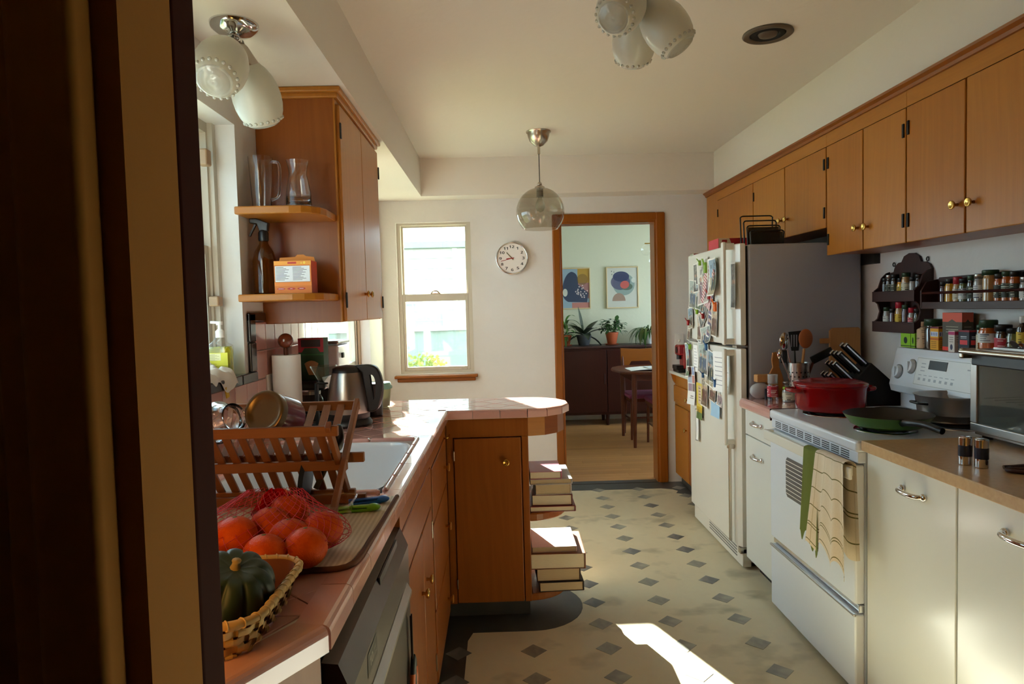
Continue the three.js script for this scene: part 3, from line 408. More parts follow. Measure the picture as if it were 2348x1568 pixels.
upperUnit('honey wood wall cabinet above the toaster oven with paired ring knobs', 1.645, [[2.392, 2.738, 2.43, 1.75, 2.722, [2.1, 1.734]], [2.05, 2.388, 2.345, 1.747, 2.06, [2.1, 1.734]]], 2.049, 2.739);
upperUnit('honey wood wall cabinet at the near end of the row', 1.645, [[1.72, 2.047], [1.40, 1.716]], 1.399, 2.047);
struct('trim_4', [extXY([[1.67, 2.28], [1.628, 2.28], [1.632, 2.272], [1.645, 2.262], [1.648, 2.25], [1.67, 2.248]], 1.39, 5.368)], M.casing, { grain: 'z', label: 'wooden crown strip along the right wall cabinets', category: 'trim' });
// ---------------------------------------------------------------- refrigerator
{ const t = thing('refrigerator', 'cream two door refrigerator covered with photos', 'refrigerator', [1.57, 0, 3.98]);
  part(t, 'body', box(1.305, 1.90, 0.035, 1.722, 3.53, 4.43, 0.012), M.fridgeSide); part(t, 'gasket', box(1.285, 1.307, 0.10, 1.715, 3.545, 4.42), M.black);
  part(t, 'kick_plate', [box(1.262, 1.31, 0.012, 0.115, 3.535, 4.425, 0.006)], M.cream);
  part(t, 'vent_slot', Array.from({ length: 4 }, (_, i) => box(1.260, 1.264, 0.045 + i * 0.016, 0.051 + i * 0.016, 3.62, 4.1)), M.greyPlastic);
  const bulge = (y0, y1) => extXD([[1.288, 3.528], [1.288, 4.432], [1.245, 4.432], [1.236, 4.40], [1.233, 3.98], [1.236, 3.66], [1.247, 3.56], [1.262, 3.53]], y0, y1, { bevel: 0.006 });
  const fr = part(t, 'freezer_door', bulge(1.196, 1.728), M.cream), fd = part(t, 'door', bulge(0.12, 1.180), M.cream);
  part(fr, 'handle', [box(1.186, 1.205, 1.198, 1.742, 3.575, 3.612, 0.008), box(1.2, 1.25, 1.2, 1.23, 3.58, 3.606, 0.004), box(1.2, 1.25, 1.70, 1.735, 3.58, 3.606, 0.004)], M.cream);
  part(fd, 'handle', [box(1.186, 1.205, 0.66, 1.178, 3.575, 3.612, 0.008), box(1.2, 1.25, 1.14, 1.172, 3.58, 3.606, 0.004), box(1.2, 1.25, 0.66, 0.69, 3.58, 3.606, 0.004)], M.cream);
  part(fd, 'handle_trim', [box(1.212, 1.226, 0.14, 0.655, 3.586, 3.602, 0.003), box(1.206, 1.24, 0.64, 0.668, 3.578, 3.608, 0.006)], M.nickel); part(t, 'hinge', [box(1.24, 1.30, 1.182, 1.195, 3.535, 3.60, 0.002), box(1.25, 1.31, 1.728, 1.742, 4.34, 4.42, 0.004), box(1.25, 1.31, 0.085, 0.118, 3.535, 3.57, 0.003)], M.nickel);
  for (const [x, d] of [[1.34, 3.6], [1.34, 4.36], [1.84, 3.6], [1.84, 4.36]]) part(t, 'foot', cyl(x, 0.0, d, 0.02, 0.036), M.black);
}
// ---------------------------------------------------------------- narrow steel cabinet, stove, near steel cabinets
{ const t = thing('drawer_cabinet', 'narrow white steel cabinet between refrigerator and stove', 'cabinet', [1.58, 0, 3.31]);
  part(t, 'body', box(1.29, RIGHT, 0.09, 0.872, 3.118, 3.502), M.steelCab); part(t, 'toe_kick', box(1.34, RIGHT, 0.0012, 0.09, 3.118, 3.5), M.black);
  const a = front(t, 'drawer', 1.27, 1.29, 0.738, 0.868, 3.12, 3.5, M.steelCab), b = front(t, 'door', 1.27, 1.29, 0.085, 0.733, 3.12, 3.5, M.steelCab);
  part(a, 'handle', pullX(1.27, 0.812, 3.27, 3.375, -0.026), M.chrome); part(b, 'handle', pullX(1.27, 0.645, 3.27, 3.375, -0.026), M.chrome);
  part(t, 'countertop', extXY([[1.25, 0.874], [1.243, 0.884], [1.243, 0.905], [1.25, 0.918], [1.262, 0.924], [1.93, 0.92], [1.93, 0.874]], 3.108, 3.51), M.pink[1], { label: 'pink laminate top' }); part(t, 'countertop_edge', box(1.242, 1.93, 0.872, 0.926, 3.1025, 3.108), M.jamb, { grain: 'x' });
}
{ const t = thing('stove', 'white electric coil stove with slanted control panel', 'stove', [1.58, 0, 2.72]);
  part(t, 'body', box(1.272, 1.88, 0.02, 0.885, 2.34, 3.098), M.enamel);
  part(t, 'cooktop', box(1.236, 1.90, 0.884, 0.926, 2.332, 3.10, 0.012, 3), M.enamel);
  const vp = part(t, 'vent_panel', box(1.246, 1.275, 0.845, 0.885, 2.34, 3.095, 0.003), M.enamel);
  const slots = []; for (let g = 0; g < 9; g++) for (let i = 0; i < 4; i++) slots.push(box(1.2445, 1.247, 0.852 + i * 0.0078, 0.8555 + i * 0.0078, 2.40 + g * 0.074, 2.40 + g * 0.074 + 0.058)); part(vp, 'vent_slot', slots, M.black);
  const dr = part(t, 'oven_door', box(1.236, 1.272, 0.338, 0.838, 2.342, 3.092, 0.008), M.enamel);
  const win = part(dr, 'window', extDY([[2.44, 0.585], [2.45, 0.572], [2.9, 0.572], [2.915, 0.585], [2.915, 0.73], [2.9, 0.745], [2.45, 0.745], [2.44, 0.73]], 1.2335, 1.238), std(C(96, 94, 94), 0.25)); part(win, 'window_line', Array.from({ length: 9 }, (_, i) => box(1.2325, 1.2338, 0.586 + i * 0.0178, 0.5885 + i * 0.0178, 2.445, 2.912)), M.white);
  part(dr, 'handle', [box(1.193, 1.206, 0.798, 0.842, 2.30, 3.06, 0.005), box(1.2, 1.24, 0.80, 0.838, 2.345, 2.372, 0.004), box(1.2, 1.24, 0.80, 0.838, 3.05, 3.075, 0.004)], M.cream);
  part(t, 'trim_strip', box(1.250, 1.275, 0.306, 0.335, 2.342, 3.092, 0.004), M.chrome); part(t, 'drawer', box(1.236, 1.272, 0.02, 0.302, 2.342, 3.092, 0.008), M.enamel); part(t, 'drawer_lip', box(1.231, 1.24, 0.294, 0.304, 2.342, 3.092, 0.003), M.steel);
  const bg = part(t, 'backguard', extXY([[1.845, 0.926], [1.845, 0.985], [1.80, 1.0], [1.792, 1.03], [1.822, 1.172], [1.83, 1.196], [1.90, 1.198], [1.90, 0.926]], 2.345, 3.095, { bevel: 0.004 }), M.enamel);
  const face = (y, d, o = 0) => { const k = (y - 1.03) / (1.172 - 1.03); return V(1.792 + 0.03 * k - o, y, d); }, fn = new THREE.Vector3(-0.142, 0.03, 0).normalize();
  for (const [y, d] of [[1.09, 3.04], [1.12, 2.95]]) { const c = face(y, d), e = c.clone().addScaledVector(fn, 0.018); const k = part(bg, 'control_knob', [rod(c, e, 0.029, 24, 0.025), bar(e.clone().add(new THREE.Vector3(0, -0.02, 0)), e.clone().add(new THREE.Vector3(0, 0.02, 0)), 0.012, 0.012, new THREE.Vector3(0, 0, 1))], M.enamel); part(k, 'dial_ring', rod(c, c.clone().addScaledVector(fn, 0.003), 0.033, 24), M.greyPlastic); }
  const quad = (y0, y1, d0, d1, o) => surf(1, 1, (u, v) => { const p = face(y0 + (y1 - y0) * v, d1 + (d0 - d1) * u, o); return [p.x, p.y, -p.z]; });
  part(bg, 'control_panel', quad(1.045, 1.165, 2.42, 2.92, 0.0012), std(0xffffff, 0.35, { map: canvasTex(512, 128, (c, w, h) => { c.fillStyle = '#e4e6e6'; c.fillRect(0, 0, w, h); c.strokeStyle = '#9aa0a6'; c.lineWidth = 2; c.strokeRect(4, 4, w - 8, h - 8); c.fillStyle = '#a4a8b0'; for (let i = 0; i < 7; i++) { c.fillRect(30 + i * 36, 92, 16, 12); c.fillRect(28 + i * 36, 78, 22, 3); } for (let i = 0; i < 3; i++) c.fillRect(36, 26 + i * 16, 30, 4); for (let i = 0; i < 4; i++) c.fillRect(330 + i * 40, 30 + (i % 2) * 40, 24, 5); }) }));
  part(bg, 'display', [bar(face(1.118, 2.775, 0.001), face(1.155, 2.775, 0.001), 0.004, 0.115, new THREE.Vector3(1, 0, 0))], M.black, { label: 'black clock display' });
  for (const [x, d, r] of [[1.445, 2.92, 0.105], [1.445, 2.52, 0.09], [1.71, 2.92, 0.09], [1.74, 2.56, 0.105]]) { const b = part(t, 'burner', lathe([[r + 0.018, 0.0], [r + 0.016, 0.005], [r, 0.003], [r * 0.6, -0.002], [0, -0.002]], x, 0.927, d, 36), M.chrome); const sp = []; for (let i = 0; i <= 80; i++) { const a = i / 80 * 6.283 * 3.5, q = r * (0.22 + 0.7 * i / 80); sp.push(V(x + Math.cos(a) * q, 0.934, d + Math.sin(a) * q)); } part(b, 'coil', tube(sp, 0.0045, { n: 160, seg: 6 }), M.iron); }
}
{ const t = thing('base_cabinet', 'white steel base cabinet with chrome pulls beside the stove', 'cabinet', [1.6, 0, 1.6]);
  part(t, 'body', box(1.29, 1.90, 0.08, 0.892, 0.78, 2.328), M.steelCab); part(t, 'toe_kick', box(1.34, 1.90, 0.0012, 0.08, 0.78, 2.328), M.black);
  const a = front(t, 'door', 1.27, 1.29, 0.02, 0.892, 1.862, 2.326, M.steelCab), b = front(t, 'door', 1.27, 1.29, 0.02, 0.892, 1.39, 1.857, M.steelCab), c = front(t, 'door', 1.27, 1.29, 0.02, 0.892, 0.80, 1.386, M.steelCab);
  part(a, 'handle', pullX(1.27, 0.818, 2.0, 2.11, -0.032), M.chrome); part(b, 'handle', pullX(1.27, 0.822, 1.56, 1.67, -0.032), M.chrome); }
{ const t = thing('laminate_worktop', 'tan laminate worktop beside the stove', 'countertop', [1.6, 0.895, 1.55]); part(t, 'slab', box(1.25, RIGHT, 0.894, 0.93, 0.74, 2.328, 0.003), M.tan); }
{ const t = thing('corner_cabinet', 'small honey wood cabinet between doorway and refrigerator', 'cabinet', [1.64, 0, 4.9]);
  part(t, 'body', box(1.375, 1.90, 0.09, 0.88, 4.46, 5.33), M.woodC); part(t, 'toe_kick', box(1.42, 1.90, 0.0012, 0.09, 4.46, 5.33), M.border); part(t, 'countertop', box(1.335, 1.925, 0.878, 0.902, 4.455, 5.345, 0.006), M.cream);
  part(t, 'bracket', extXY([[1.376, 0.878], [1.342, 0.878], [1.36, 0.82], [1.372, 0.80], [1.376, 0.80]], 5.30, 5.33), M.woodC);
  const a = front(t, 'drawer', 1.358, 1.376, 0.66, 0.79, 4.5, 5.30, M.wood, { grain: 'z' }), b = front(t, 'door', 1.358, 1.376, 0.1, 0.64, 4.9, 5.27, M.wood); part(a, 'knob', knobGeo(V(1.358, 0.72, 4.9), NX), M.brass); part(b, 'knob', knobGeo(V(1.358, 0.49, 4.94), NX), M.brass); front(t, 'door', 1.358, 1.376, 0.1, 0.64, 4.5, 4.89, M.woodShaded); }

// ---------------------------------------------------------------- things on the sink side
{ // drying mat
  const stripe = dataTex(256, 64, 0.06, 0.06, (u, v) => mixc([196, 178, 152], [226, 212, 190], 0.5 + 0.5 * Math.sin(u * 6.283 * 6) * 0.7 + 0.3 * fbm(u, v, 20, 20, 501, 2)));
  const t = thing('drying_mat', 'ribbed beige drying mat with brown edge under the dish rack', 'mat', [-0.56, TOP, 1.39]);
  part(t, 'mat', extXD([[-0.86, 1.17], [-0.325, 1.165], [-0.277, 1.18], [-0.262, 1.33], [-0.256, 1.62], [-0.86, 1.64]], TOP + 0.0005, TOP + 0.007, { bevel: 0.002 }), std(0xffffff, 0.95, { map: stripe }));
  part(t, 'binding', tube([V(-0.86, TOP + 0.005, 1.17), V(-0.6, TOP + 0.005, 1.168), V(-0.335, TOP + 0.005, 1.164), V(-0.278, TOP + 0.005, 1.176), V(-0.262, TOP + 0.005, 1.33), V(-0.256, TOP + 0.005, 1.62)], 0.0055, { n: 60 }), std(C(96, 60, 42), 0.9));
}
{ // folding bamboo dish rack
  const t = thing('dish_rack', 'folding wooden dish rack with crossed legs and slats', 'dish rack', [-0.585, TOP + 0.007, 1.5]), F0 = TOP + 0.0075;
  const A = (s) => [1.345 + 0.32 * s, F0 + 0.225 * s], B = (s) => [1.60 - 0.178 * s, F0 + 0.208 * s], side = new THREE.Vector3(1, 0, 0);
  for (const x of [-0.352, -0.81]) { part(t, 'leg', bar(V(x, A(0)[1], A(0)[0]), V(x, A(1)[1], A(1)[0]), 0.012, 0.02, side, 0.002), M.bamboo); part(t, 'leg', bar(V(x - 0.0125, B(0)[1], B(0)[0]), V(x - 0.0125, B(1)[1], B(1)[0]), 0.012, 0.02, side, 0.002), M.bamboo); }
  const rail = (q, x1 = -0.345) => part(t, 'rail', box(-0.82, x1, q[1] - 0.011, q[1] + 0.011, q[0] - 0.007, q[0] + 0.007, 0.002), M.bamboo, { grain: 'x' });
  rail([B(0.93)[0] - 0.004, B(0.93)[1]]); rail([B(0.5)[0] - 0.008, B(0.5)[1]]); rail([B(0.07)[0] - 0.012, B(0.1)[1]]); rail([A(0.96)[0] + 0.004, A(0.96)[1]]); rail([A(0.58)[0] + 0.012, A(0.5)[1]], -0.315); rail([A(0.62)[0] + 0.02, F0 + 0.012], -0.318);
  for (let i = 0; i < 13; i++) { const x = -0.79 + i * 0.0335; const sl = (p, q, off) => part(t, 'slat', bar(V(x, p[1], p[0] + off), V(x, q[1], q[0] + off), 0.017, 0.005, side), M.bamboo); sl(B(0.52), B(0.97), 0.006); sl(B(0.04), B(0.5), 0.006); sl(A(0.56), A(0.98), -0.004); }
}
{ // mug upside down in the rack, and the glass jar beside it
  const t = thing('mug', 'steel based travel mug lying bottom up in the dish rack', 'mug', [-0.497, 1.13, 1.5]);
  const g = new THREE.Vector3(-0.24, 0.33, 0.9).normalize(), q = new THREE.Quaternion().setFromUnitVectors(new THREE.Vector3(0, 1, 0), g), c = V(-0.508, 1.215, 1.455);
  const L = (pts) => { const h = new THREE.LatheGeometry(pts.map(([a, b]) => new THREE.Vector2(a, b)), 32); h.applyQuaternion(q); h.translate(c.x, c.y, c.z); return plain(h); };
  part(t, 'body', L([[0.049, -0.088], [0.048, -0.05], [0.046, -0.018]]), phys(C(110, 56, 74), 0.2, { clearcoat: 0.5 })); part(t, 'base', L([[0.0465, -0.02], [0.047, -0.004], [0.045, 0.001], [0.037, 0.0], [0.035, -0.005], [0.022, -0.006], [0, -0.006]]), std(C(120, 104, 84), 0.3, { metalness: 0.9 }));
  const t2 = thing('glass_jar', 'clear glass jar lying in the dish rack', 'jar', [-0.66, 1.12, 1.5]); const q2 = new THREE.Quaternion().setFromUnitVectors(new THREE.Vector3(0, 1, 0), new THREE.Vector3(0.75, 0.25, 0.4).normalize());
  const h = new THREE.LatheGeometry([[0.0, -0.10], [0.04, -0.10], [0.045, -0.09], [0.046, -0.01], [0.03, 0.015], [0.028, 0.03], [0.031, 0.032], [0.026, 0.03], [0.028, 0.013], [0.043, -0.01], [0.042, -0.088], [0, -0.094]].map(([a, b]) => new THREE.Vector2(a, b)), 28); h.applyQuaternion(q2); h.translate(-0.598, 1.195, -1.47); part(t2, 'body', plain(h), M.glassSolid);
  const t3 = thing('drinking_glass', 'upturned drinking glass behind the lying jar in the dish rack', 'glass', [-0.66, 1.1, 1.56]); const h3 = new THREE.LatheGeometry([[0.03, 0], [0.036, 0.10], [0.034, 0.10], [0.028, 0.005], [0, 0.004]].map(([a, b]) => new THREE.Vector2(a, b)), 24); h3.rotateZ(2.6); h3.translate(-0.70, 1.22, -1.54); part(t3, 'body', plain(h3), M.glass);
  const sp = thing('ladle', 'black ladle hanging in the dish rack', 'ladle', [-0.40, 1.0, 1.56]); part(sp, 'bowl', [sph(-0.375, 1.135, 1.56, 0.024, { sx: 0.45, sy: 1.3 })], M.black); part(sp, 'handle', bar(V(-0.38, 1.12, 1.56), V(-0.43, 1.02, 1.55), 0.012, 0.005), M.black);
  const p2 = thing('saucer', 'dark plate standing in the dish rack', 'plate', [-0.44, 1.0, 1.53]); const pl = new THREE.CylinderGeometry(0.055, 0.045, 0.008, 32); pl.rotateZ(Math.PI / 2 - 0.1); pl.translate(-0.445, 1.045, -1.53); part(p2, 'plate', plain(pl), M.black);
}
// oranges in a red net
const orangeM = phys(0xffffff, 0.42, { map: dataTex(128, 128, 0.1, 0.1, (u, v) => mixc([186, 62, 0], [210, 88, 2], fbm(u, v, 12, 12, 521, 3))), bumpMap: dataTex(128, 128, 0.03, 0.03, (u, v) => { const f = 255 * fbm(u, v, 24, 24, 525, 2); return [f, f, f]; }, false), bumpScale: 0.0008, specularIntensity: 0.3 });
{ const Y0 = TOP + 0.008, R = 0.037, spots = [[-0.344, 1.165, 0], [-0.335, 1.243, 0.006], [-0.385, 1.205, 0.004], [-0.405, 1.135, 0], [-0.43, 1.24, 0.016], [-0.468, 1.175, 0.02], [-0.545, 1.16, 0], [-0.50, 1.24, 0.0], [-0.41, 1.29, 0.026]];
  const o0 = thing('orange', 'orange inside the red net bag beside the wicker basket', 'orange', [0, 0, 0], 'oranges in the net bag');
  own(o0, 'peel', smooth(sph(0, R, 0, R, { sy: 0.94, seg: 24, rows: 16 })), orangeM); own(o0, 'stem_scar', sph(0, R * 1.93, 0, 0.004, { sy: 0.3, seg: 8, rows: 6 }), std(C(96, 104, 50), 0.8));
  spots.forEach(([x, d, h], i) => { const o = i ? copy(o0, [0, 0, 0]) : o0; o.position.copy(V(x, Y0 + h, d)); o.rotation.y = rr(0, 6); });
  const net = thing('net_bag', 'red net bag holding oranges in front of the dish rack', 'bag', [-0.43, Y0, 1.21]);
  const f = (u, v) => { const a = u * 6.283, k = v < 0.62 ? Math.sin(Math.PI * (0.08 + 0.84 * v / 0.62) / 1.35) : 0.84 - 0.5 * Math.pow((v - 0.62) / 0.38, 0.8), w = 1 + 0.06 * Math.sin(3 * a + 1) + 0.04 * Math.sin(7 * a), up = v < 0.62 ? 0.003 + 0.07 * Math.pow(v / 0.62, 1.4) : 0.073 + 0.035 * (v - 0.62) / 0.38, t = Math.max(0, (v - 0.5) / 0.5); return [-0.438 + 0.148 * k * w * Math.cos(a) - 0.0 * t, Y0 + up, 1.205 + 0.098 * k * w * Math.sin(a) * (1 - 0.55 * t) + 0.085 * t]; };
  const strands = []; for (let i = 0; i < 34; i++) for (const s of [-1, 1]) { const pts = []; for (let j = 0; j <= 34; j++) { const v = j / 34, u = i / 34 + s * v * 0.35; pts.push(V(...f(u, v))); } strands.push(tube(pts, 0.00055, { n: 44, seg: 3 })); }
  part(net, 'netting', strands, std(C(196, 20, 40), 0.6));
  part(net, 'label_film', surf(16, 6, (u, v) => { const a = u - 0.5; return [-0.43 + a * (0.125 - 0.03 * v), Y0 + 0.052 + 0.062 * v * (1 - 2.2 * a * a) - 0.05 * a * a, 1.305 - 0.02 * v + 0.010 * Math.sin(u * 11 + v * 5) + 0.006 * Math.sin(u * 23)]; }), new THREE.MeshPhysicalMaterial({ color: C(188, 14, 36), roughness: 0.25, transmission: 0.35, thickness: 0 }), { label: 'glossy red plastic label' });
}
{ // wicker basket and squash
  const t = thing('wicker_basket', 'woven wooden splint basket at the near end of the pink worktop', 'basket', [-0.475, TOP, 0.975]);
  const per = (s, y) => { const k = (y - TOP) / 0.052, x0 = -0.61 - 0.015 * k, x1 = -0.342 + 0.015 * k, d0 = 0.868 - 0.008 * k, d1 = 1.083 + 0.012 * k, r = 0.045, w = x1 - x0 - 2 * r, h = d1 - d0 - 2 * r, c = Math.PI * r / 2, tot = 2 * w + 2 * h + 4 * c; let q = ((s % 1) + 1) % 1 * tot; const seg = [[w, (m) => [x0 + r + m, d0, 0, -1]], [c, (m) => { const a = -Math.PI / 2 + m / r; return [x1 - r + r * Math.cos(a), d0 + r + r * Math.sin(a), Math.cos(a), Math.sin(a)]; }], [h, (m) => [x1, d0 + r + m, 1, 0]], [c, (m) => { const a = m / r; return [x1 - r + r * Math.cos(a), d1 - r + r * Math.sin(a), Math.cos(a), Math.sin(a)]; }], [w, (m) => [x1 - r - m, d1, 0, 1]], [c, (m) => { const a = Math.PI / 2 + m / r; return [x0 + r + r * Math.cos(a), d1 - r + r * Math.sin(a), Math.cos(a), Math.sin(a)]; }], [h, (m) => [x0, d1 - r - m, -1, 0]], [c, (m) => { const a = Math.PI + m / r; return [x0 + r + r * Math.cos(a), d0 + r + r * Math.sin(a), Math.cos(a), Math.sin(a)]; }]]; for (const [L, g] of seg) { if (q <= L) return g(q); q -= L; } return seg[0][1](0); };
  const mats = [std(C(196, 160, 98), 0.7), std(C(176, 136, 76), 0.7), std(C(208, 176, 116), 0.7)], NS = 64, rows = 4;
  for (let r = 0; r < rows; r++) part(t, 'weaver', surf(NS * 5, 2, (u, v) => { const y = TOP + 0.007 + r * 0.0118 + v * 0.0104, o = 0.0026 * Math.cos(u * NS * Math.PI + r * Math.PI), [x, d, nx, nd] = per(u, y); return [x + nx * o, y, d + nd * o]; }), mats[r % 3]);
  for (let i = 0; i < NS; i++) part(t, 'splint', surf(1, 14, (u, v) => { const y = TOP + 0.002 + v * 0.052, o = -0.0026 * Math.cos(i * Math.PI + Math.round((y - TOP - 0.0122) / 0.0118) * Math.PI) + 0.0, [x, d, nx, nd] = per((i + 0.18 + 0.64 * u) / NS, y); return [x + nx * o, y, d + nd * o]; }), mats[2 - i % 3]);
  part(t, 'rim', [tube(Array.from({ length: 60 }, (_, i) => { const [x, d, nx, nd] = per(i / 60, TOP + 0.052); return V(x + nx * 0.003, TOP + 0.052, d + nd * 0.003); }), 0.0062, { closed: true, n: 240, seg: 6 })], mats[0]); part(t, 'lining', surf(200, 1, (u, v) => { const y = TOP + 0.004 + v * 0.05, [x, d, nx, nd] = per(u, y); return [x - nx * 0.005, y, d - nd * 0.005]; }), std(C(120, 66, 36), 0.8)); part(t, 'base', box(-0.60, -0.356, TOP + 0.001, TOP + 0.004, 0.88, 1.07), mats[1]);
  const bind = []; for (let i = 0; i < 54; i++) { const [x, d, nx, nd] = per(i / 54, TOP + 0.052), a = V(x + nx * 0.003, TOP + 0.052, d + nd * 0.003); const g = new THREE.TorusGeometry(0.0066, 0.0012, 5, 10); g.rotateY(Math.atan2(nx, -nd) + Math.PI / 2 + 0.5); g.translate(a.x, a.y, a.z); bind.push(plain(g)); } part(t, 'lashing', bind, mats[2]);
  const s = thing('winter_squash', 'dark green ribbed winter squash sitting in the wicker basket', 'squash', [-0.408, TOP + 0.004, 0.972]);
  part(s, 'flesh', smooth(surf(80, 40, (u, v) => { const a = u * 6.2832, ph = (v - 0.5) * Math.PI, lob = 0.80 + 0.20 * Math.pow(Math.abs(Math.cos(a * 5)), 0.5), r = 0.066 * Math.pow(Math.cos(ph), 0.75) * lob, dip = 0.012 * Math.exp(-Math.pow((v - 1) / 0.12, 2)); return [-0.408 + r * Math.cos(a), TOP + 0.068 + 0.056 * Math.sin(ph) - dip, 0.97 + r * Math.sin(a)]; })), phys(0xffffff, 0.5, { map: dataTex(256, 256, 0.12, 0.12, (u, v) => mixc([24, 40, 28], [44, 64, 44], fbm(u, v, 20, 20, 531, 4))) }));
  part(s, 'stem', [lathe([[0.011, 0], [0.007, 0.006], [0.0055, 0.013], [0.007, 0.017], [0, 0.018]], -0.408, TOP + 0.108, 0.972, 10)], std(C(150, 126, 78), 0.8)); s.rotation.set(0.3, 0, -0.3); s.scale.setScalar(0.94);
}
{ // clips and clear plastic by the mat
  const clip = (label, x, d, ry, col) => { const t = thing('bag_clip', label, 'clip', [x, TOP + 0.008, d]); t.rotation.y = ry; own(t, 'jaw', [box(-0.045, 0.03, 0, 0.007, -0.008, 0.008, 0.003), box(-0.045, 0.03, 0.008, 0.014, -0.007, 0.007, 0.003)], col); own(t, 'grip', [sph(0.032, 0.008, 0, 0.016, { sy: 0.5, sd: 0.8 })], col); return t; };
  clip('blue plastic bag clip on the drying mat', -0.312, 1.555, 0.25, phys(C(20, 96, 190), 0.3)); clip('lime green plastic bag clip on the drying mat', -0.322, 1.495, 0.15, phys(C(120, 190, 30), 0.3));
  const t = thing('plastic_tub', 'clear plastic produce tub lying on the drying mat', 'tub', [-0.375, TOP + 0.008, 1.42]); part(t, 'tub', smooth(surf(28, 8, (u, v) => { const a = u * 6.283, n = 5, c = Math.cos(a), s = Math.sin(a), q = Math.pow(Math.pow(Math.abs(c), n) + Math.pow(Math.abs(s), n), -1 / n), k = 0.8 + 0.2 * v; return [-0.372 + 0.052 * c * q * k, TOP + 0.009 + 0.045 * v, 1.43 + 0.055 * s * q * k]; })), M.glass); part(t, 'lip', tube(Array.from({ length: 24 }, (_, i) => { const a = i / 24 * 6.283, n = 5, c = Math.cos(a), s = Math.sin(a), q = Math.pow(Math.pow(Math.abs(c), n) + Math.pow(Math.abs(s), n), -1 / n); return V(-0.372 + 0.054 * c * q, TOP + 0.052, 1.43 + 0.057 * s * q); }), 0.0025, { closed: true, n: 80 }), M.glass);
}
{ // kettle
  const t = thing('electric_kettle', 'brushed steel electric kettle with black handle on the pink worktop', 'kettle', [-0.60, TOP, 2.72]), x = -0.60, d = 2.72;
  part(t, 'base', lathe([[0, 0.0], [0.084, 0.0], [0.086, 0.01], [0.078, 0.022], [0.07, 0.026], [0, 0.026]], x, TOP + 0.001, d), M.black);
  part(t, 'body', lathe([[0.073, 0.026], [0.0755, 0.04], [0.0745, 0.08], [0.068, 0.13], [0.058, 0.178], [0.052, 0.195]], x, TOP, d, 48), std(C(168, 160, 152), 0.3, { metalness: 1 })); part(t, 'foot_ring', lathe([[0.074, 0.025], [0.0765, 0.03], [0.0765, 0.045], [0.0755, 0.047]], x, TOP, d, 40), M.black);
  part(t, 'lid', [lathe([[0.053, 0.193], [0.05, 0.206], [0.035, 0.216], [0, 0.22]], x, TOP, d), bar(V(x - 0.05, TOP + 0.202, d), V(x + 0.06, TOP + 0.214, d), 0.03, 0.012, new THREE.Vector3(0, 0, 1), 0.004)], M.black);
  part(t, 'spout', extXY([[x - 0.042, TOP + 0.19], [x - 0.088, TOP + 0.178], [x - 0.086, TOP + 0.168], [x - 0.062, TOP + 0.13], [x - 0.055, TOP + 0.14]], d - 0.018, d + 0.018, { bevel: 0.004 }), M.steel);
  part(t, 'handle', ext((() => { const s = new THREE.Shape(); s.moveTo(x + 0.03, TOP + 0.215); s.bezierCurveTo(x + 0.07, TOP + 0.222, x + 0.10, TOP + 0.222, x + 0.112, TOP + 0.205); s.bezierCurveTo(x + 0.134, TOP + 0.17, x + 0.136, TOP + 0.12, x + 0.118, TOP + 0.07); s.bezierCurveTo(x + 0.108, TOP + 0.05, x + 0.088, TOP + 0.042, x + 0.074, TOP + 0.048); s.lineTo(x + 0.055, TOP + 0.19); const h = new THREE.Path(); h.moveTo(x + 0.076, TOP + 0.185); h.bezierCurveTo(x + 0.09, TOP + 0.195, x + 0.105, TOP + 0.185, x + 0.108, TOP + 0.165); h.bezierCurveTo(x + 0.115, TOP + 0.13, x + 0.108, TOP + 0.09, x + 0.092, TOP + 0.075); s.holes.push(h); return s; })(), 0.032, 'xy', d - 0.016, { bevel: 0.006, curve: 16 }), M.black); t.scale.setScalar(1.1); t.position.x -= 0.012;
}
single('canister', 'black canister behind the steel kettle', 'canister', [lathe([[0, 0], [0.034, 0], [0.036, 0.004], [0.036, 0.135], [0.032, 0.142], [0, 0.142]], -0.548, TOP + 0.001, 2.93)], M.black);
{ const t = thing('food_container', 'translucent food container with teal lid beside the kettle', 'container', [-0.575, TOP, 3.2]); part(t, 'tub', lathe([[0, 0.001], [0.046, 0.001], [0.05, 0.006], [0.058, 0.09], [0.056, 0.09], [0.048, 0.008]], -0.575, TOP, 3.2), new THREE.MeshPhysicalMaterial({ color: C(224, 228, 206), roughness: 0.4, transmission: 0.5, thickness: 0 })); part(t, 'lid', lathe([[0.060, 0.088], [0.064, 0.09], [0.064, 0.10], [0.058, 0.105], [0.055, 0.118], [0, 0.12]], -0.575, TOP, 3.2), phys(C(150, 208, 196), 0.4)); part(t, 'rice', lathe([[0, 0.004], [0.045, 0.004], [0.05, 0.04], [0, 0.046]], -0.575, TOP + 0.002, 3.2), std(C(216, 208, 184), 0.9), { kind: 'stuff' }); }
{ const t = thing('bread_maker', 'white boxy countertop appliance beside the far window', 'appliance', [-0.82, TOP, 3.28]); part(t, 'body', box(-0.895, -0.748, TOP + 0.006, 1.272, 3.16, 3.40, 0.012), M.enamel); part(t, 'lid', box(-0.897, -0.746, 1.276, 1.292, 3.158, 3.402, 0.006), M.steel); part(t, 'handle', box(-0.745, -0.735, 1.21, 1.235, 3.2, 3.23, 0.003), M.black); part(t, 'foot', [box(-0.88, -0.76, TOP, TOP + 0.006, 3.18, 3.2), box(-0.88, -0.76, TOP, TOP + 0.006, 3.36, 3.38)], M.black); }
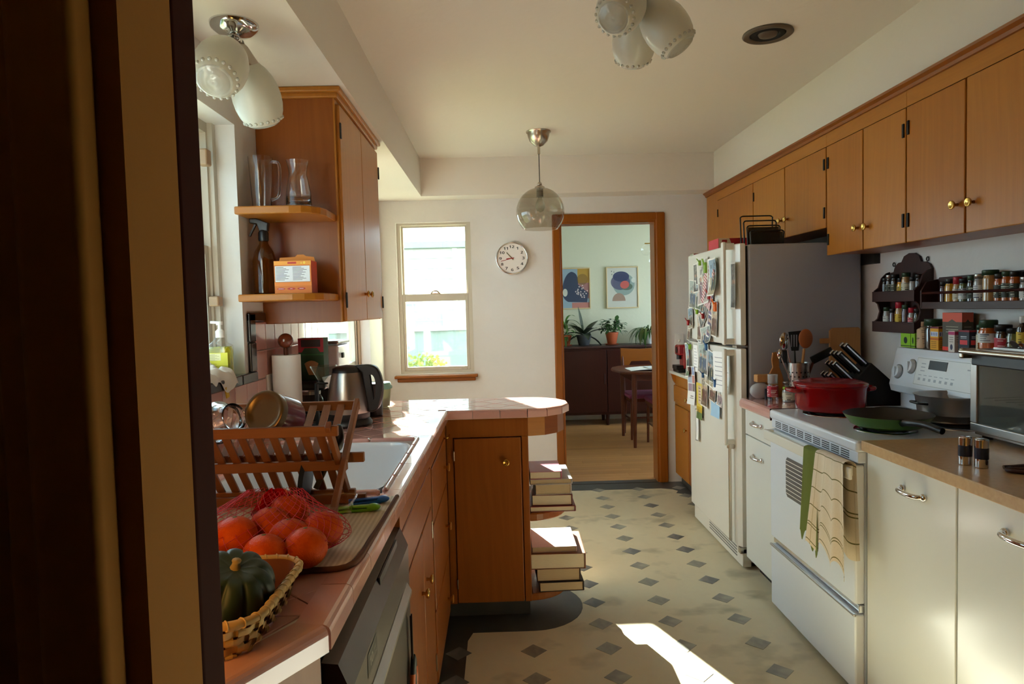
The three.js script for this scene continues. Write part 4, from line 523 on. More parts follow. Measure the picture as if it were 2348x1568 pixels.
{ const t = thing('coffee_maker', 'black coffee maker with glass carafe behind the paper towels', 'coffee maker', [-0.80, TOP, 2.92]); part(t, 'base', box(-0.875, -0.735, TOP, TOP + 0.03, 2.82, 3.02, 0.008), M.black); part(t, 'column', box(-0.875, -0.735, TOP + 0.03, TOP + 0.15, 2.95, 3.02, 0.006), M.black); part(t, 'head', box(-0.88, -0.73, TOP + 0.13, TOP + 0.165, 2.83, 3.02, 0.012), M.black); part(t, 'carafe', lathe([[0, 0.0], [0.05, 0.0], [0.056, 0.02], [0.05, 0.06], [0.038, 0.085], [0.04, 0.092]], -0.805, TOP + 0.031, 2.885, 28), M.glass); part(t, 'carafe_band', lathe([[0.0405, 0.078], [0.041, 0.092], [0.039, 0.092]], -0.805, TOP + 0.031, 2.885, 28), M.steel); }
{ const tx = canvasTex(256, 300, (c, w, h) => { c.fillStyle = '#1f4a25'; c.fillRect(0, 0, w, h); c.fillStyle = '#a51022'; c.beginPath(); c.moveTo(0, 0); c.lineTo(w, 0); c.lineTo(w, 100); c.lineTo(w * 0.86, 100); c.lineTo(w * 0.75, 70); c.lineTo(w * 0.25, 70); c.lineTo(w * 0.14, 100); c.lineTo(0, 100); c.fill(); c.fillStyle = '#2a1112'; c.fillRect(w * 0.12, 10, w * 0.76, 52); c.fillStyle = '#2d6a36'; c.fillRect(0, 112, w, 10); c.fillStyle = '#b48a5a'; c.beginPath(); c.moveTo(w * 0.22, 180); c.quadraticCurveTo(w * 0.5, 140, w * 0.78, 180); c.lineTo(w * 0.62, 262); c.lineTo(w * 0.38, 262); c.fill(); });
  const t = thing('filter_box', 'red and green coffee filter box on top of the coffee maker', 'box', [-0.80, TOP + 0.165, 2.95]); part(t, 'carton', box(-0.855, -0.748, TOP + 0.1655, TOP + 0.345, 2.9, 2.98), std(C(38, 70, 40), 0.7)); part(t, 'front_print', surf(1, 1, (u, v) => [-0.855 + 0.107 * u, TOP + 0.166 + 0.179 * v, 2.8995]), std(0xffffff, 0.6, { map: tx })); }
{ const t = thing('pour_over_stand', 'glass coffee dripper on a black stand beside the kettle', 'coffee dripper', [-0.715, TOP, 2.72]); part(t, 'post', [bar(V(-0.735, TOP, 2.72), V(-0.735, TOP + 0.17, 2.72), 0.012, 0.02), box(-0.76, -0.66, TOP, TOP + 0.006, 2.67, 2.77, 0.002)], M.blackMatte); part(t, 'ring', (() => { const g = new THREE.TorusGeometry(0.026, 0.004, 8, 28); g.rotateX(Math.PI / 2); g.translate(-0.705, TOP + 0.172, -2.72); return plain(g); })(), M.blackMatte); part(t, 'cone', lathe([[0.018, 0.0], [0.024, 0.018], [0.05, 0.068], [0.053, 0.07], [0.052, 0.066], [0.022, 0.012]], -0.705, TOP + 0.17, 2.72, 28), M.glassFilm); }
{ const t = thing('paper_towel_holder', 'paper towel roll on a holder topped by a round wooden ball', 'paper towel', [-0.838, TOP, 2.68]); part(t, 'base', lathe([[0, 0], [0.062, 0], [0.064, 0.006], [0.06, 0.012], [0, 0.013]], -0.838, TOP, 2.68), M.walnut); part(t, 'roll', lathe([[0.018, 0.014], [0.0545, 0.014], [0.0545, 0.29], [0.018, 0.29], [0.018, 0.014]], -0.838, TOP, 2.68, 48), M.paper); part(t, 'post', cyl(-0.838, TOP + 0.012, 2.68, 0.009, 0.305), M.walnut); part(t, 'ball', sph(-0.838, TOP + 0.345, 2.68, 0.030), phys(C(112, 50, 26), 0.25, { clearcoat: 0.6 })); }
// window sill things
{ const t = thing('soap_bottle', 'yellow dish soap pump bottle on the black window sill', 'soap bottle', [-0.955, 1.214, 2.345]); const x = -0.955, d = 2.345, y = 1.2145;
  const bot = (k, o = 0) => smooth(surf(36, 14, (u, v) => { const a = u * 6.283, n = 4, c = Math.cos(a), s = Math.sin(a), q = Math.pow(Math.pow(Math.abs(c), n) + Math.pow(Math.abs(s), n), -1 / n), yy = v * k, w = yy < 0.006 ? 0.9 + 0.1 * yy / 0.006 : yy < 0.105 ? 1 : 1 - 0.72 * Math.pow((yy - 0.105) / 0.03, 0.9); return [x + (0.040 - o) * c * q * Math.max(0.28, w), y + yy + o * 0.5, d + (0.028 - o) * s * q * Math.max(0.36, w)]; }));
  part(t, 'bottle', bot(0.135), M.glass); part(t, 'soap', [smooth(surf(30, 8, (u, v) => { const a = u * 6.283, n = 4, c = Math.cos(a), s = Math.sin(a), q = Math.pow(Math.pow(Math.abs(c), n) + Math.pow(Math.abs(s), n), -1 / n), e = v > 0.86 ? (1 - v) / 0.14 : 1; return [x + 0.0375 * c * q * Math.min(1, e), y + 0.002 + 0.1 * Math.min(1, v / 0.86), d + 0.0255 * s * q * Math.min(1, e)]; }))], new THREE.MeshPhysicalMaterial({ color: C(226, 220, 60), roughness: 0.2, transmission: 0.75, thickness: 0 }));
  part(t, 'label', surf(10, 1, (u, v) => { const a = -Math.PI * 0.5 + (u - 0.5) * 1.2; return [x + (u - 0.5) * 0.068, y + 0.022 + 0.06 * v, d - 0.0287 - 0.0006 * Math.cos((u - 0.5) * 3)]; }), std(0xffffff, 0.5, { map: canvasTex(200, 220, (c, w, h) => { c.fillStyle = '#d8d43c'; c.fillRect(0, 0, w, h); c.fillStyle = '#e4e0a8'; c.fillRect(8, 8, w * 0.62, h * 0.4); c.fillStyle = '#6f6a2a'; for (let i = 0; i < 8; i++) c.fillRect(16, 18 + i * 11, 60 + 40 * ((i * 7) % 3) / 2, 3); c.fillStyle = '#b8b02a'; c.fillRect(0, h * 0.72, w, h * 0.28); c.fillStyle = '#857e1f'; c.fillRect(20, h * 0.62, 70, 4); }) }));
  part(t, 'collar', lathe([[0.0145, 0], [0.0145, 0.022], [0.010, 0.026], [0.006, 0.03], [0.005, 0.045]], x, y + 0.133, d, 20), M.white); part(t, 'pump', [cyl(x, y + 0.176, d, 0.011, 0.012), bar(V(x, y + 0.184, d), V(x - 0.03, y + 0.186, d), 0.012, 0.009, new THREE.Vector3(0, 0, 1), 0.002)], M.white); }
{ const cloth = std(0xffffff, 0.95, { map: dataTex(128, 128, 0.08, 0.08, (u, v) => mixc([206, 196, 184], [226, 220, 210], fbm(u, v, 16, 16, 541, 3))) }), t = thing('dish_cloth', 'crumpled pale dish cloth draped over the black window sill', 'cloth', [-0.93, 1.2, 2.17]);
  part(t, 'cloth', smooth(surf(40, 24, (u, v) => { const x = -0.99 + 0.105 * v, fold = 0.014 * Math.abs(Math.sin(u * 8 + v * 4)) * (1 - v * 0.5) + 0.006 * Math.sin(u * 15 - v * 11) + 0.0025 * Math.sin(u * 31 + v * 17) + 0.02 * (1 - v), drop = v > 0.8 ? (v - 0.8) * 5 : 0; return [x + 0.006 * Math.sin(u * 9), 1.232 + fold - 0.06 * drop * drop * (0.4 + 0.6 * Math.exp(-Math.pow((u - 0.75) / 0.25, 2))), 2.05 + 0.24 * u + 0.01 * Math.sin(v * 8)]; })), cloth);
  part(t, 'tag', bar(V(-0.892, 1.19, 2.22), V(-0.89, 1.155, 2.225), 0.004, 0.022), std(C(206, 160, 30), 0.7), { label: 'yellow tag' }); }
// corner shelf things
{ const t = thing('glass_pitcher', 'clear tapered glass pitcher with handle on the upper corner shelf', 'pitcher', [-0.852, 1.80, 2.52]); part(t, 'body', lathe([[0, 0.002], [0.031, 0.002], [0.033, 0.006], [0.043, 0.192], [0.0415, 0.192], [0.0305, 0.012], [0, 0.011]], -0.852, 1.8005, 2.52, 32), M.glassSolid); part(t, 'handle', tube([V(-0.812, 1.975, 2.515), V(-0.785, 1.968, 2.51), V(-0.782, 1.9, 2.51), V(-0.79, 1.85, 2.512), V(-0.817, 1.838, 2.518)], 0.006, { n: 30 }), M.glassSolid); }
{ const t = thing('glass_carafe', 'clear waisted glass carafe on the upper corner shelf', 'carafe', [-0.712, 1.80, 2.50]); part(t, 'body', lathe([[0, 0.002], [0.043, 0.002], [0.045, 0.008], [0.043, 0.06], [0.036, 0.10], [0.031, 0.122], [0.034, 0.15], [0.040, 0.172], [0.0385, 0.172], [0.0325, 0.15], [0.0295, 0.122], [0.0345, 0.10], [0.0415, 0.06], [0.043, 0.014], [0, 0.012]], -0.712, 1.8005, 2.50, 36), M.glassSolid); }
{ const t = thing('spray_bottle', 'amber glass spray bottle with black trigger on the lower corner shelf', 'spray bottle', [-0.85, 1.494, 2.52]); const x = -0.852, d = 2.52, amber = new THREE.MeshPhysicalMaterial({ color: C(150, 78, 14), roughness: 0.05, transmission: 0.85, thickness: 0 });
  part(t, 'bottle', lathe([[0, 0.001], [0.040, 0.001], [0.042, 0.006], [0.042, 0.12], [0.034, 0.155], [0.016, 0.185], [0.014, 0.20]], x, 1.495, d), amber); part(t, 'collar', lathe([[0.017, 0.195], [0.018, 0.2], [0.018, 0.225], [0.012, 0.235]], x, 1.495, d, 20), M.black);
  part(t, 'trigger_head', [extXY([[x + 0.018, 1.726], [x + 0.022, 1.755], [x - 0.02, 1.772], [x - 0.046, 1.772], [x - 0.046, 1.756], [x - 0.02, 1.752], [x - 0.012, 1.726]], d - 0.011, d + 0.011, { bevel: 0.003 }), bar(V(x - 0.026, 1.752, d), V(x - 0.05, 1.708, d), 0.012, 0.007, new THREE.Vector3(0, 0, 1), 0.002)], M.black); }
{ const tx = canvasTex(512, 384, (c, w, h) => { c.fillStyle = '#e07a1a'; c.fillRect(0, 0, w, h); c.fillStyle = '#f0a030'; c.fillRect(0, 0, w, 46); c.fillStyle = '#c22b1a'; c.fillRect(190, 10, 120, 24); c.fillStyle = '#f6d44a'; c.beginPath(); c.arc(420, 22, 16, 0, 7); c.arc(380, 26, 10, 0, 7); c.fill(); c.fillStyle = '#eceff2'; c.fillRect(12, 58, w - 30, 190); c.strokeStyle = '#333'; c.lineWidth = 2; c.strokeRect(12, 58, w - 30, 190); c.fillStyle = '#3a3a44'; for (let j = 0; j < 2; j++) for (let i = 0; i < 11; i++) c.fillRect(22 + j * 235, 72 + i * 15, 110 + ((i * 37 + j * 11) % 90), 5); c.fillStyle = '#f08a28'; c.fillRect(0, 256, w, 40); c.fillStyle = '#c22b1a'; for (let i = 0; i < 3; i++) { c.beginPath(); c.ellipse(90 + i * 140, 330, 56, 14, 0, 0, 7); c.fill(); } c.fillStyle = '#fff'; c.font = 'bold 15px sans-serif'; c.textAlign = 'center'; c.fillText('VITAMIN C', 90, 335); c.fillText('ZINC', 230, 335); c.fillText('ENERGY', 370, 335); });
  const t = thing('vitamin_box', 'orange supplement box with white nutrition label on the lower corner shelf', 'box', [-0.72, 1.494, 2.5]); part(t, 'carton', box(-0.80, -0.668, 1.4955, 1.612, 2.462, 2.54), std(C(216, 116, 30), 0.6)); part(t, 'front_print', surf(1, 1, (u, v) => [-0.80 + 0.132 * u, 1.496 + 0.115 * v, 2.4615]), std(0xffffff, 0.5, { map: tx })); part(t, 'side_print', surf(1, 1, (u, v) => [-0.6675, 1.496 + 0.115 * v, 2.463 + 0.076 * u]), std(C(196, 66, 40), 0.5)); part(t, 'flap', extXY([[-0.80, 1.612], [-0.668, 1.612], [-0.672, 1.628], [-0.70, 1.632], [-0.71, 1.638], [-0.732, 1.638], [-0.74, 1.63], [-0.796, 1.628]], 2.52, 2.5215), std(C(226, 140, 40), 0.6)); }

// ---------------------------------------------------------------- books on the peninsula end shelves
function book(label, x0, x1, y0, y1, d0, d1, cover, pages, ry = 0, group) {
  const t = thing('book', label, 'book', [(x0 + x1) / 2, y0, (d0 + d1) / 2], group); t.rotation.y = ry; const w = (x1 - x0) / 2, h = y1 - y0, e = (d1 - d0) / 2;
  own(t, 'cover', [box(-w, w, 0, 0.0028, -e, e, 0.001), box(-w, w, h - 0.0028, h, -e, e, 0.001), box(w - 0.004, w + 0.002, 0.0005, h - 0.0005, -e, e, 0.002)], cover); own(t, 'pages', box(-w + 0.003, w - 0.004, 0.0028, h - 0.0028, -e + 0.004, e - 0.004), pages); return t;
}
const pageTex = dataTex(64, 256, 0.05, 0.02, (u, v) => mixc([206, 190, 162], [232, 220, 196], fbm(u, v, 3, 80, 601, 2)));
const pageA = std(0xffffff, 0.9, { map: pageTex }), pageB = std(C(226, 214, 198), 0.9, { map: pageTex }), bookCol = (r, g, b) => phys(C(r, g, b), 0.4, { clearcoat: 0.2 });
book('black hardback at the bottom of the lower shelf book stack', 0.150, 0.352, 0.1225, 0.166, 3.05, 3.33, bookCol(40, 26, 26), pageB, 0.03);
book('thick dark hardback second from the bottom of the lower shelf book stack', 0.140, 0.340, 0.1665, 0.226, 3.06, 3.32, bookCol(48, 28, 22), pageB, 0.02);
book('large thick cookbook in a brown jacket on the lower shelf book stack', 0.119, 0.368, 0.2265, 0.298, 3.05, 3.36, bookCol(120, 66, 40), pageA, -0.02);
book('pale thin hardback on top of the lower shelf book stack', 0.124, 0.328, 0.2985, 0.324, 3.07, 3.34, bookCol(196, 168, 160), pageB, 0.0);
book('thin red edged hardback at the bottom of the middle shelf book stack', 0.119, 0.325, 0.4925, 0.518, 3.05, 3.33, bookCol(122, 26, 24), pageA, 0.0);
book('thick maroon hardback with cream pages on the middle shelf', 0.131, 0.315, 0.5185, 0.568, 3.06, 3.32, bookCol(104, 22, 22), pageA, -0.02);
book('thick white paged book with a bent cover on the middle shelf', 0.142, 0.306, 0.5685, 0.616, 3.06, 3.32, bookCol(190, 176, 168), pageB, 0.02);
book('wide grey magazine sized book on the middle shelf', 0.120, 0.312, 0.6165, 0.640, 3.06, 3.34, bookCol(168, 160, 158), pageB, 0.01);
book('mauve hardback on top of the middle shelf book stack', 0.121, 0.266, 0.6405, 0.676, 3.06, 3.28, bookCol(172, 96, 116), pageA, 0.0);

// ---------------------------------------------------------------- things on the stove side
{ const red = phys(C(140, 2, 10), 0.16, { specularIntensity: 0.8 }), x = 1.445, d = 2.945, y = 0.9395;
  const t = thing('dutch_oven', 'red enamel dutch oven with lid on the stove', 'pot', [x, y, d]);
  part(t, 'pot', lathe([[0, 0], [0.122, 0], [0.136, 0.008], [0.142, 0.03], [0.145, 0.10], [0.149, 0.108], [0.149, 0.113], [0.14, 0.113], [0.137, 0.02], [0, 0.01]], x, y, d, 64), red);
  part(t, 'lid', lathe([[0.15, 0.1135], [0.151, 0.119], [0.142, 0.124], [0.12, 0.13], [0.115, 0.128], [0.07, 0.131], [0, 0.132]], x, y, d, 64), red);
  for (const s of [-1, 1]) part(t, 'handle', tube([V(x + s * 0.142, y + 0.092, d - 0.05), V(x + s * 0.175, y + 0.094, d - 0.036), V(x + s * 0.186, y + 0.095, d), V(x + s * 0.175, y + 0.094, d + 0.036), V(x + s * 0.142, y + 0.092, d + 0.05)], 0.0095, { n: 30 }), red);
}
{ const x = 1.455, d = 2.52, y = 0.9395, t = thing('frying_pan', 'green frying pan with dark nonstick inside on the stove', 'pan', [x, y, d]);
  part(t, 'pan', lathe([[0, 0], [0.105, 0], [0.128, 0.012], [0.152, 0.046], [0.154, 0.049]], x, y, d, 56), phys(C(64, 112, 12), 0.3, { clearcoat: 0.5 })); part(t, 'cooking_surface', lathe([[0.1535, 0.0495], [0.150, 0.047], [0.124, 0.014], [0.10, 0.004], [0, 0.004]], x, y, d, 56), std(C(36, 32, 28), 0.45));
  part(t, 'handle', [tube([V(x - 0.03, y + 0.036, d - 0.142), V(x - 0.035, y + 0.046, d - 0.19), V(x - 0.02, y + 0.05, d - 0.26), V(x - 0.005, y + 0.04, d - 0.325)], 0.0115, { n: 30, seg: 10 })], M.black); }
{ const x = 1.735, d = 2.585, y = 0.9395, t = thing('saucepan', 'stainless steel saucepan on the back of the stove', 'saucepan', [x, y, d]);
  part(t, 'pan', lathe([[0, 0], [0.092, 0], [0.103, 0.008], [0.108, 0.03], [0.118, 0.098], [0.124, 0.105], [0.122, 0.106], [0.116, 0.098], [0.106, 0.012], [0, 0.006]], x, y, d, 56), M.steel); part(t, 'handle', [tube([V(x - 0.108, y + 0.075, d - 0.035), V(x - 0.135, y + 0.078, d - 0.03), V(x - 0.135, y + 0.078, d + 0.03), V(x - 0.108, y + 0.075, d + 0.035)], 0.005, { n: 20 })], M.black); }
{ // towels over the oven handle
  function drape(name, label, dc, W, top, lenF, lenB, mat, xo, A, ph, k) {
    const t = thing(name, label, 'towel', [1.2, top - lenF, dc]);
    part(t, 'cloth', smoothUV(surf(56, 60, (u, v) => { const s = u - 0.5, f = v < 0.52 ? 1 - v / 0.52 : 0, b = v > 0.62 ? (v - 0.62) / 0.38 : 0, m = v >= 0.52 && v <= 0.62 ? (v - 0.52) / 0.10 : v > 0.62 ? 1 : 0, w = W * (0.78 + 0.34 * f + 0.2 * b), wav = Math.cos(u * 6.283 * k + ph) * 0.6 + Math.cos(u * 6.283 * (k * 0.53) + ph * 2.1) * 0.4, x = 1.186 - xo + 0.036 * (0.5 - 0.5 * Math.cos(Math.PI * m)) * (1 + xo * 60 * m) - (f > 0 ? A * f * (wav * 0.5 + 0.5) : 0) - 0.003 * wav * (1 - f), y = top + (0.008 + xo) * Math.sin(Math.PI * m) - lenF * f * (1 + 0.07 * Math.sin(u * 17 + ph) + 0.05 * Math.sin(u * 6 + ph)) - lenB * b * (1 + 0.06 * Math.sin(u * 6)); return [Math.min(x, 1.231), y, dc + s * w + 0.01 * Math.sin(u * 9 + ph) * f]; })), mat); return t;
  }
  function smoothUV(g) { return g; }
  const gt = std(C(100, 110, 40), 0.95, { bumpMap: plaster, bumpScale: 0.001, side: THREE.DoubleSide });
  drape('dish_towel', 'olive green terry towel hung over the oven handle', 2.575, 0.15, 0.845, 0.36, 0.2, gt, 0.001, 0.012, 0.4, 1.5);
  const pl = canvasTex(512, 768, (c, w, h) => { c.fillStyle = '#e2d2ba'; c.fillRect(0, 0, w, h); for (let i = 0; i < 6000; i++) { c.fillStyle = ['#d8c6aa', '#eadcc6', '#dccab2'][i % 3]; c.fillRect((i * 97) % w, (i * 61) % h, 5, 2); } c.strokeStyle = '#6e6430'; c.lineWidth = 4; for (let i = 0; i < 10; i++) { const y = 50 + i * 78; c.beginPath(); c.moveTo(0, y); c.lineTo(w, y); c.stroke(); if (i === 1 || i === 8) { c.beginPath(); c.moveTo(0, y + 12); c.lineTo(w, y + 12); c.stroke(); } } c.strokeStyle = '#b39d72'; c.lineWidth = 3; for (let i = 0; i < 4; i++) { c.beginPath(); c.moveTo(60 + i * 130, 0); c.lineTo(60 + i * 130, h); c.stroke(); } });
  drape('dish_towel', 'cream checked towel with olive stripes hung over the oven handle', 2.42, 0.26, 0.847, 0.36, 0.33, std(0xffffff, 0.95, { map: pl, side: THREE.DoubleSide }), 0.005, 0.03, 1.1, 3);
}
const CT = 0.9225; // narrow cabinet top
{ const t = thing('utensil_holder', 'perforated steel utensil holder on the narrow cabinet', 'utensil holder', [1.49, CT, 3.36]); const x = 1.49, d = 3.36;
  part(t, 'cylinder', lathe([[0, 0.001], [0.05, 0.001], [0.051, 0.003], [0.051, 0.19], [0.0525, 0.192], [0.049, 0.19], [0.049, 0.006], [0, 0.005]], x, CT, d, 40), M.steel);
  const holes = []; for (let r = 0; r < 6; r++) for (let i = 0; i < 16; i++) { const a = i / 16 * 6.283, g = new THREE.CircleGeometry(0.0042, 8); g.translate(0, 0, 0.0513); g.rotateY(a + (r % 2) * 0.19); g.translate(x, CT + 0.04 + r * 0.021, -d); holes.push(plain(g)); } part(t, 'perforation', holes, M.blackMatte, { kind: 'stuff' });
  const ut = (name, label, cat, build) => { const u = thing(name, label, cat, [x, CT + 0.02, d]); build(u); };
  const spoonHead = (c, rx, ry, m, u) => part(u, 'bowl', smooth(surf(20, 12, (p, q) => { const a = p * 6.283, k = Math.sin(q * Math.PI / 2); return [c.x + rx * k * Math.cos(a) , c.y + ry * k * Math.sin(a), -c.z + 0.010 * k * k - 0.008]; })), m);
  ut('serving_spoon', 'large shiny slotted spoon standing in the utensil holder', 'spoon', (u) => { part(u, 'handle', rod(V(x - 0.01, CT + 0.03, d), V(x - 0.06, CT + 0.26, d - 0.01), 0.004), M.chrome); spoonHead(V(x - 0.075, CT + 0.30, d - 0.012), 0.024, 0.044, M.chrome, u); });
  ut('serving_spoon', 'small shiny spoon leaning from the utensil holder', 'spoon', (u) => { part(u, 'handle', rod(V(x - 0.02, CT + 0.03, d - 0.01), V(x - 0.095, CT + 0.22, d - 0.02), 0.003), M.chrome); spoonHead(V(x - 0.102, CT + 0.238, d - 0.022), 0.013, 0.026, M.chrome, u); });
  ut('wooden_spoon', 'broad wooden spoon standing in the utensil holder', 'spoon', (u) => { part(u, 'handle', rod(V(x, CT + 0.03, d), V(x + 0.028, CT + 0.26, d), 0.007), M.board); part(u, 'bowl', sph(x + 0.036, CT + 0.31, d, 0.036, { sy: 1.35, sd: 0.3 }), phys(C(166, 92, 46), 0.5)); });
  ut('slotted_turner', 'black slotted turner standing in the utensil holder', 'turner', (u) => { part(u, 'handle', rod(V(x - 0.005, CT + 0.03, d + 0.01), V(x - 0.014, CT + 0.25, d + 0.015), 0.005), M.black); part(u, 'blade', extXY([[x - 0.03, CT + 0.25], [x + 0.006, CT + 0.25], [x + 0.018, CT + 0.35], [x - 0.045, CT + 0.345]], d + 0.012, d + 0.015, { holes: [-0.032, -0.019, -0.006].map((o) => [[x + o, CT + 0.27], [x + o + 0.005, CT + 0.27], [x + o + 0.006, CT + 0.33], [x + o - 0.001, CT + 0.33]].reverse()) }), M.black); });
  ut('spatula', 'black silicone spatula leaning from the utensil holder', 'spatula', (u) => { part(u, 'handle', rod(V(x - 0.015, CT + 0.03, d + 0.015), V(x - 0.055, CT + 0.2, d + 0.02), 0.005), M.black); part(u, 'head', box(x - 0.085, x - 0.05, CT + 0.19, CT + 0.255, d + 0.014, d + 0.022, 0.004), M.black); });
  ut('wooden_turner', 'dark wooden paddle leaning low from the utensil holder', 'paddle', (u) => { part(u, 'handle', rod(V(x + 0.01, CT + 0.05, d - 0.02), V(x + 0.07, CT + 0.21, d - 0.02), 0.006), M.walnut); part(u, 'head', bar(V(x + 0.055, CT + 0.2, d - 0.02), V(x + 0.16, CT + 0.25, d - 0.02), 0.012, 0.04, new THREE.Vector3(0, 0, 1), 0.004), M.black); });
}
{ // knife block
  const t = thing('knife_block', 'black slanted knife block full of knives beside the stove', 'knife block', [1.74, CT, 3.2]); const d0 = 3.135, d1 = 3.255;
  part(t, 'block', extXY([[1.90, CT + 0.001], [1.66, CT + 0.001], [1.60, CT + 0.06], [1.735, CT + 0.20], [1.90, CT + 0.05]], d0, d1, { bevel: 0.004 }), M.blackMatte);
  const dir = new THREE.Vector3(-0.72, 0.69, 0).normalize(); let n = 0;
  for (const [s, L] of [[0.15, 0.10], [0.42, 0.12], [0.68, 0.135], [0.92, 0.14]]) for (const dd of [3.158, 3.195, 3.232]) { if (++n === 12) break; const b = V(1.60 + 0.135 * s, CT + 0.06 + 0.14 * s, dd), k = part(t, 'knife', [bar(b.clone().addScaledVector(dir, -0.004), b.clone().addScaledVector(dir, L), 0.014, 0.024, new THREE.Vector3(0, 0, 1), 0.004)], M.black); part(k, 'bolster', [bar(b.clone().addScaledVector(dir, L - 0.001), b.clone().addScaledVector(dir, L + 0.006), 0.015, 0.024, new THREE.Vector3(0, 0, 1), 0.003), bar(b.clone().addScaledVector(dir, 0.01).add(new THREE.Vector3(0, 0, 0.0072)), b.clone().addScaledVector(dir, L - 0.005).add(new THREE.Vector3(0, 0, 0.0072)), 0.0008, 0.006, new THREE.Vector3(0, 0, 1))], M.chrome); }
}
{ const t = thing('cutting_board', 'tan wooden cutting board standing against the refrigerator behind the knives', 'cutting board', [1.78, CT, 3.47]); part(t, 'board', extXY([[1.705, CT + 0.001], [1.865, CT + 0.001], [1.865, CT + 0.345], [1.855, CT + 0.355], [1.72, CT + 0.355], [1.705, CT + 0.34]], 3.475, 3.49, { bevel: 0.003 }), M.board); part(t, 'handle', box(1.655, 1.707, CT + 0.275, CT + 0.302, 3.477, 3.489, 0.005), M.board); }
{ const t = thing('cutting_board', 'rounded paddle shaped wooden board leaning beside the utensil holder', 'cutting board', [1.42, CT, 3.46]); part(t, 'board', extXY([[1.36, CT + 0.002], [1.46, CT + 0.002], [1.47, CT + 0.06], [1.455, CT + 0.12], [1.44, CT + 0.16], [1.438, CT + 0.21], [1.425, CT + 0.24], [1.405, CT + 0.235], [1.40, CT + 0.20], [1.405, CT + 0.16], [1.385, CT + 0.12], [1.36, CT + 0.06]], 3.47, 3.484, { bevel: 0.004 }), phys(C(176, 112, 46), 0.5)); }
single('cutting_board', 'small thick wooden board lying behind the salt grinder', 'cutting board', box(1.315, 1.40, CT + 0.085, CT + 0.125, 3.45, 3.5, 0.006), M.board);
single('bread_bag', 'clear plastic bag bundle on the narrow cabinet', 'bag', sph(1.335, CT + 0.042, 3.465, 0.042, { sx: 1.25, sy: 1.0, sd: 0.8 }), new THREE.MeshPhysicalMaterial({ color: C(214, 214, 214), roughness: 0.25, transmission: 0.4, thickness: 0 }));
single('seasoning_packet', 'dark blue seasoning packet on the narrow cabinet', 'packet', extXY([[1.345, CT + 0.001], [1.382, CT + 0.001], [1.384, CT + 0.05], [1.37, CT + 0.06], [1.345, CT + 0.056]], 3.42, 3.432, { bevel: 0.003 }), phys(C(30, 42, 60), 0.3));
function jar(name, label, x, y, d, r, h, o = {}) { // body, label band, cap
  const t = thing(name, label, o.cat ?? 'jar', [x, y, d], o.group), cap = o.capH ?? 0.02, b = h - cap, sq = o.square;
  if (sq) own(t, 'body', box(-r, r, 0.0005, b, -r, r, 0.004), o.body); else own(t, 'body', lathe([[0, 0.0005], [r * 0.94, 0.0005], [r, 0.003], [r, b * 0.84], [r * (o.neck ?? 0.86), b * 0.95], [r * (o.neck ?? 0.86), b]], 0, 0, 0, 20), o.body);
  if (o.band) own(t, 'label', sq ? box(-r - 0.0004, r + 0.0004, b * 0.2, b * 0.75, -r - 0.0004, r + 0.0004, 0.004) : lathe([[r + 0.0004, b * (o.b0 ?? 0.18)], [r + 0.0006, b * (o.b0 ?? 0.18)], [r + 0.0006, b * (o.b1 ?? 0.74)], [r + 0.0004, b * (o.b1 ?? 0.74)]], 0, 0, 0, 20), o.band);
  const rc = r * (o.capR ?? 0.92); own(t, 'cap', lathe([[0, b], [rc, b], [rc, h - 0.003], [rc * 0.92, h], [0, h]], 0, 0, 0, 20), o.cap ?? M.black); return t;
}
const J = { dark: phys(C(46, 34, 26), 0.15, { clearcoat: 0.8 }), tan: phys(C(176, 136, 84), 0.2, { clearcoat: 0.8 }), yellow: phys(C(204, 146, 24), 0.2, { clearcoat: 0.8 }), orange: phys(C(186, 92, 30), 0.2, { clearcoat: 0.8 }), green: phys(C(92, 98, 60), 0.2, { clearcoat: 0.8 }), red: phys(C(150, 44, 24), 0.2, { clearcoat: 0.8 }), grey: phys(C(150, 146, 138), 0.2, { clearcoat: 0.8 }), purple: phys(C(74, 44, 58), 0.2, { clearcoat: 0.8 }) };
const K = { red: std(C(176, 14, 40), 0.4), green: std(C(34, 66, 40), 0.45), black: M.black, white: M.white, silver: M.steel, lime: std(C(150, 190, 40), 0.5) };
const textBand = (bg, ink, seedN, rows = 5) => std(0xffffff, 0.6, { map: (() => { const t = canvasTex(96, 64, (c, w, h) => { c.fillStyle = bg; c.fillRect(0, 0, w, h); c.fillStyle = ink; for (let k = 0; k < 2; k++) for (let i = 0; i < rows; i++) c.fillRect(6 + k * 48, 8 + i * (50 / rows), 18 + ((i * 13 + seedN * 7) % 18), 3 + (i === 1 ? 3 : 0)); }); t.wrapS = t.wrapT = THREE.RepeatWrapping; t.repeat.set(10, 20); return t; })() });
const L = { cream: textBand('#d8d2b8', '#4a4636', 1), yellow: textBand('#d8b83a', '#5a3a10', 2), dark: textBand('#3a4034', '#c8ccb8', 3), red: textBand('#b8283a', '#f0e8e0', 4), white: textBand('#d6d8d2', '#5a5c66', 5), navy: textBand('#20283a', '#d04050', 6), lime: textBand('#9ac030', '#243010', 7) };
jar('salt_grinder', 'clear salt grinder with red label on the narrow cabinet', 1.365, CT, 3.375, 0.026, 0.135, { body: M.glass, band: L.red, cap: new THREE.MeshPhysicalMaterial({ color: C(230, 230, 228), roughness: 0.2, transmission: 0.6, thickness: 0 }), capH: 0.045, capR: 0.95, b0: 0.25, b1: 0.85, cat: 'grinder' });
jar('glass_jar', 'squat glass jar with cream label on the narrow cabinet', 1.425, CT, 3.33, 0.029, 0.075, { body: J.grey, band: L.cream, cap: K.lime, capH: 0.012 });
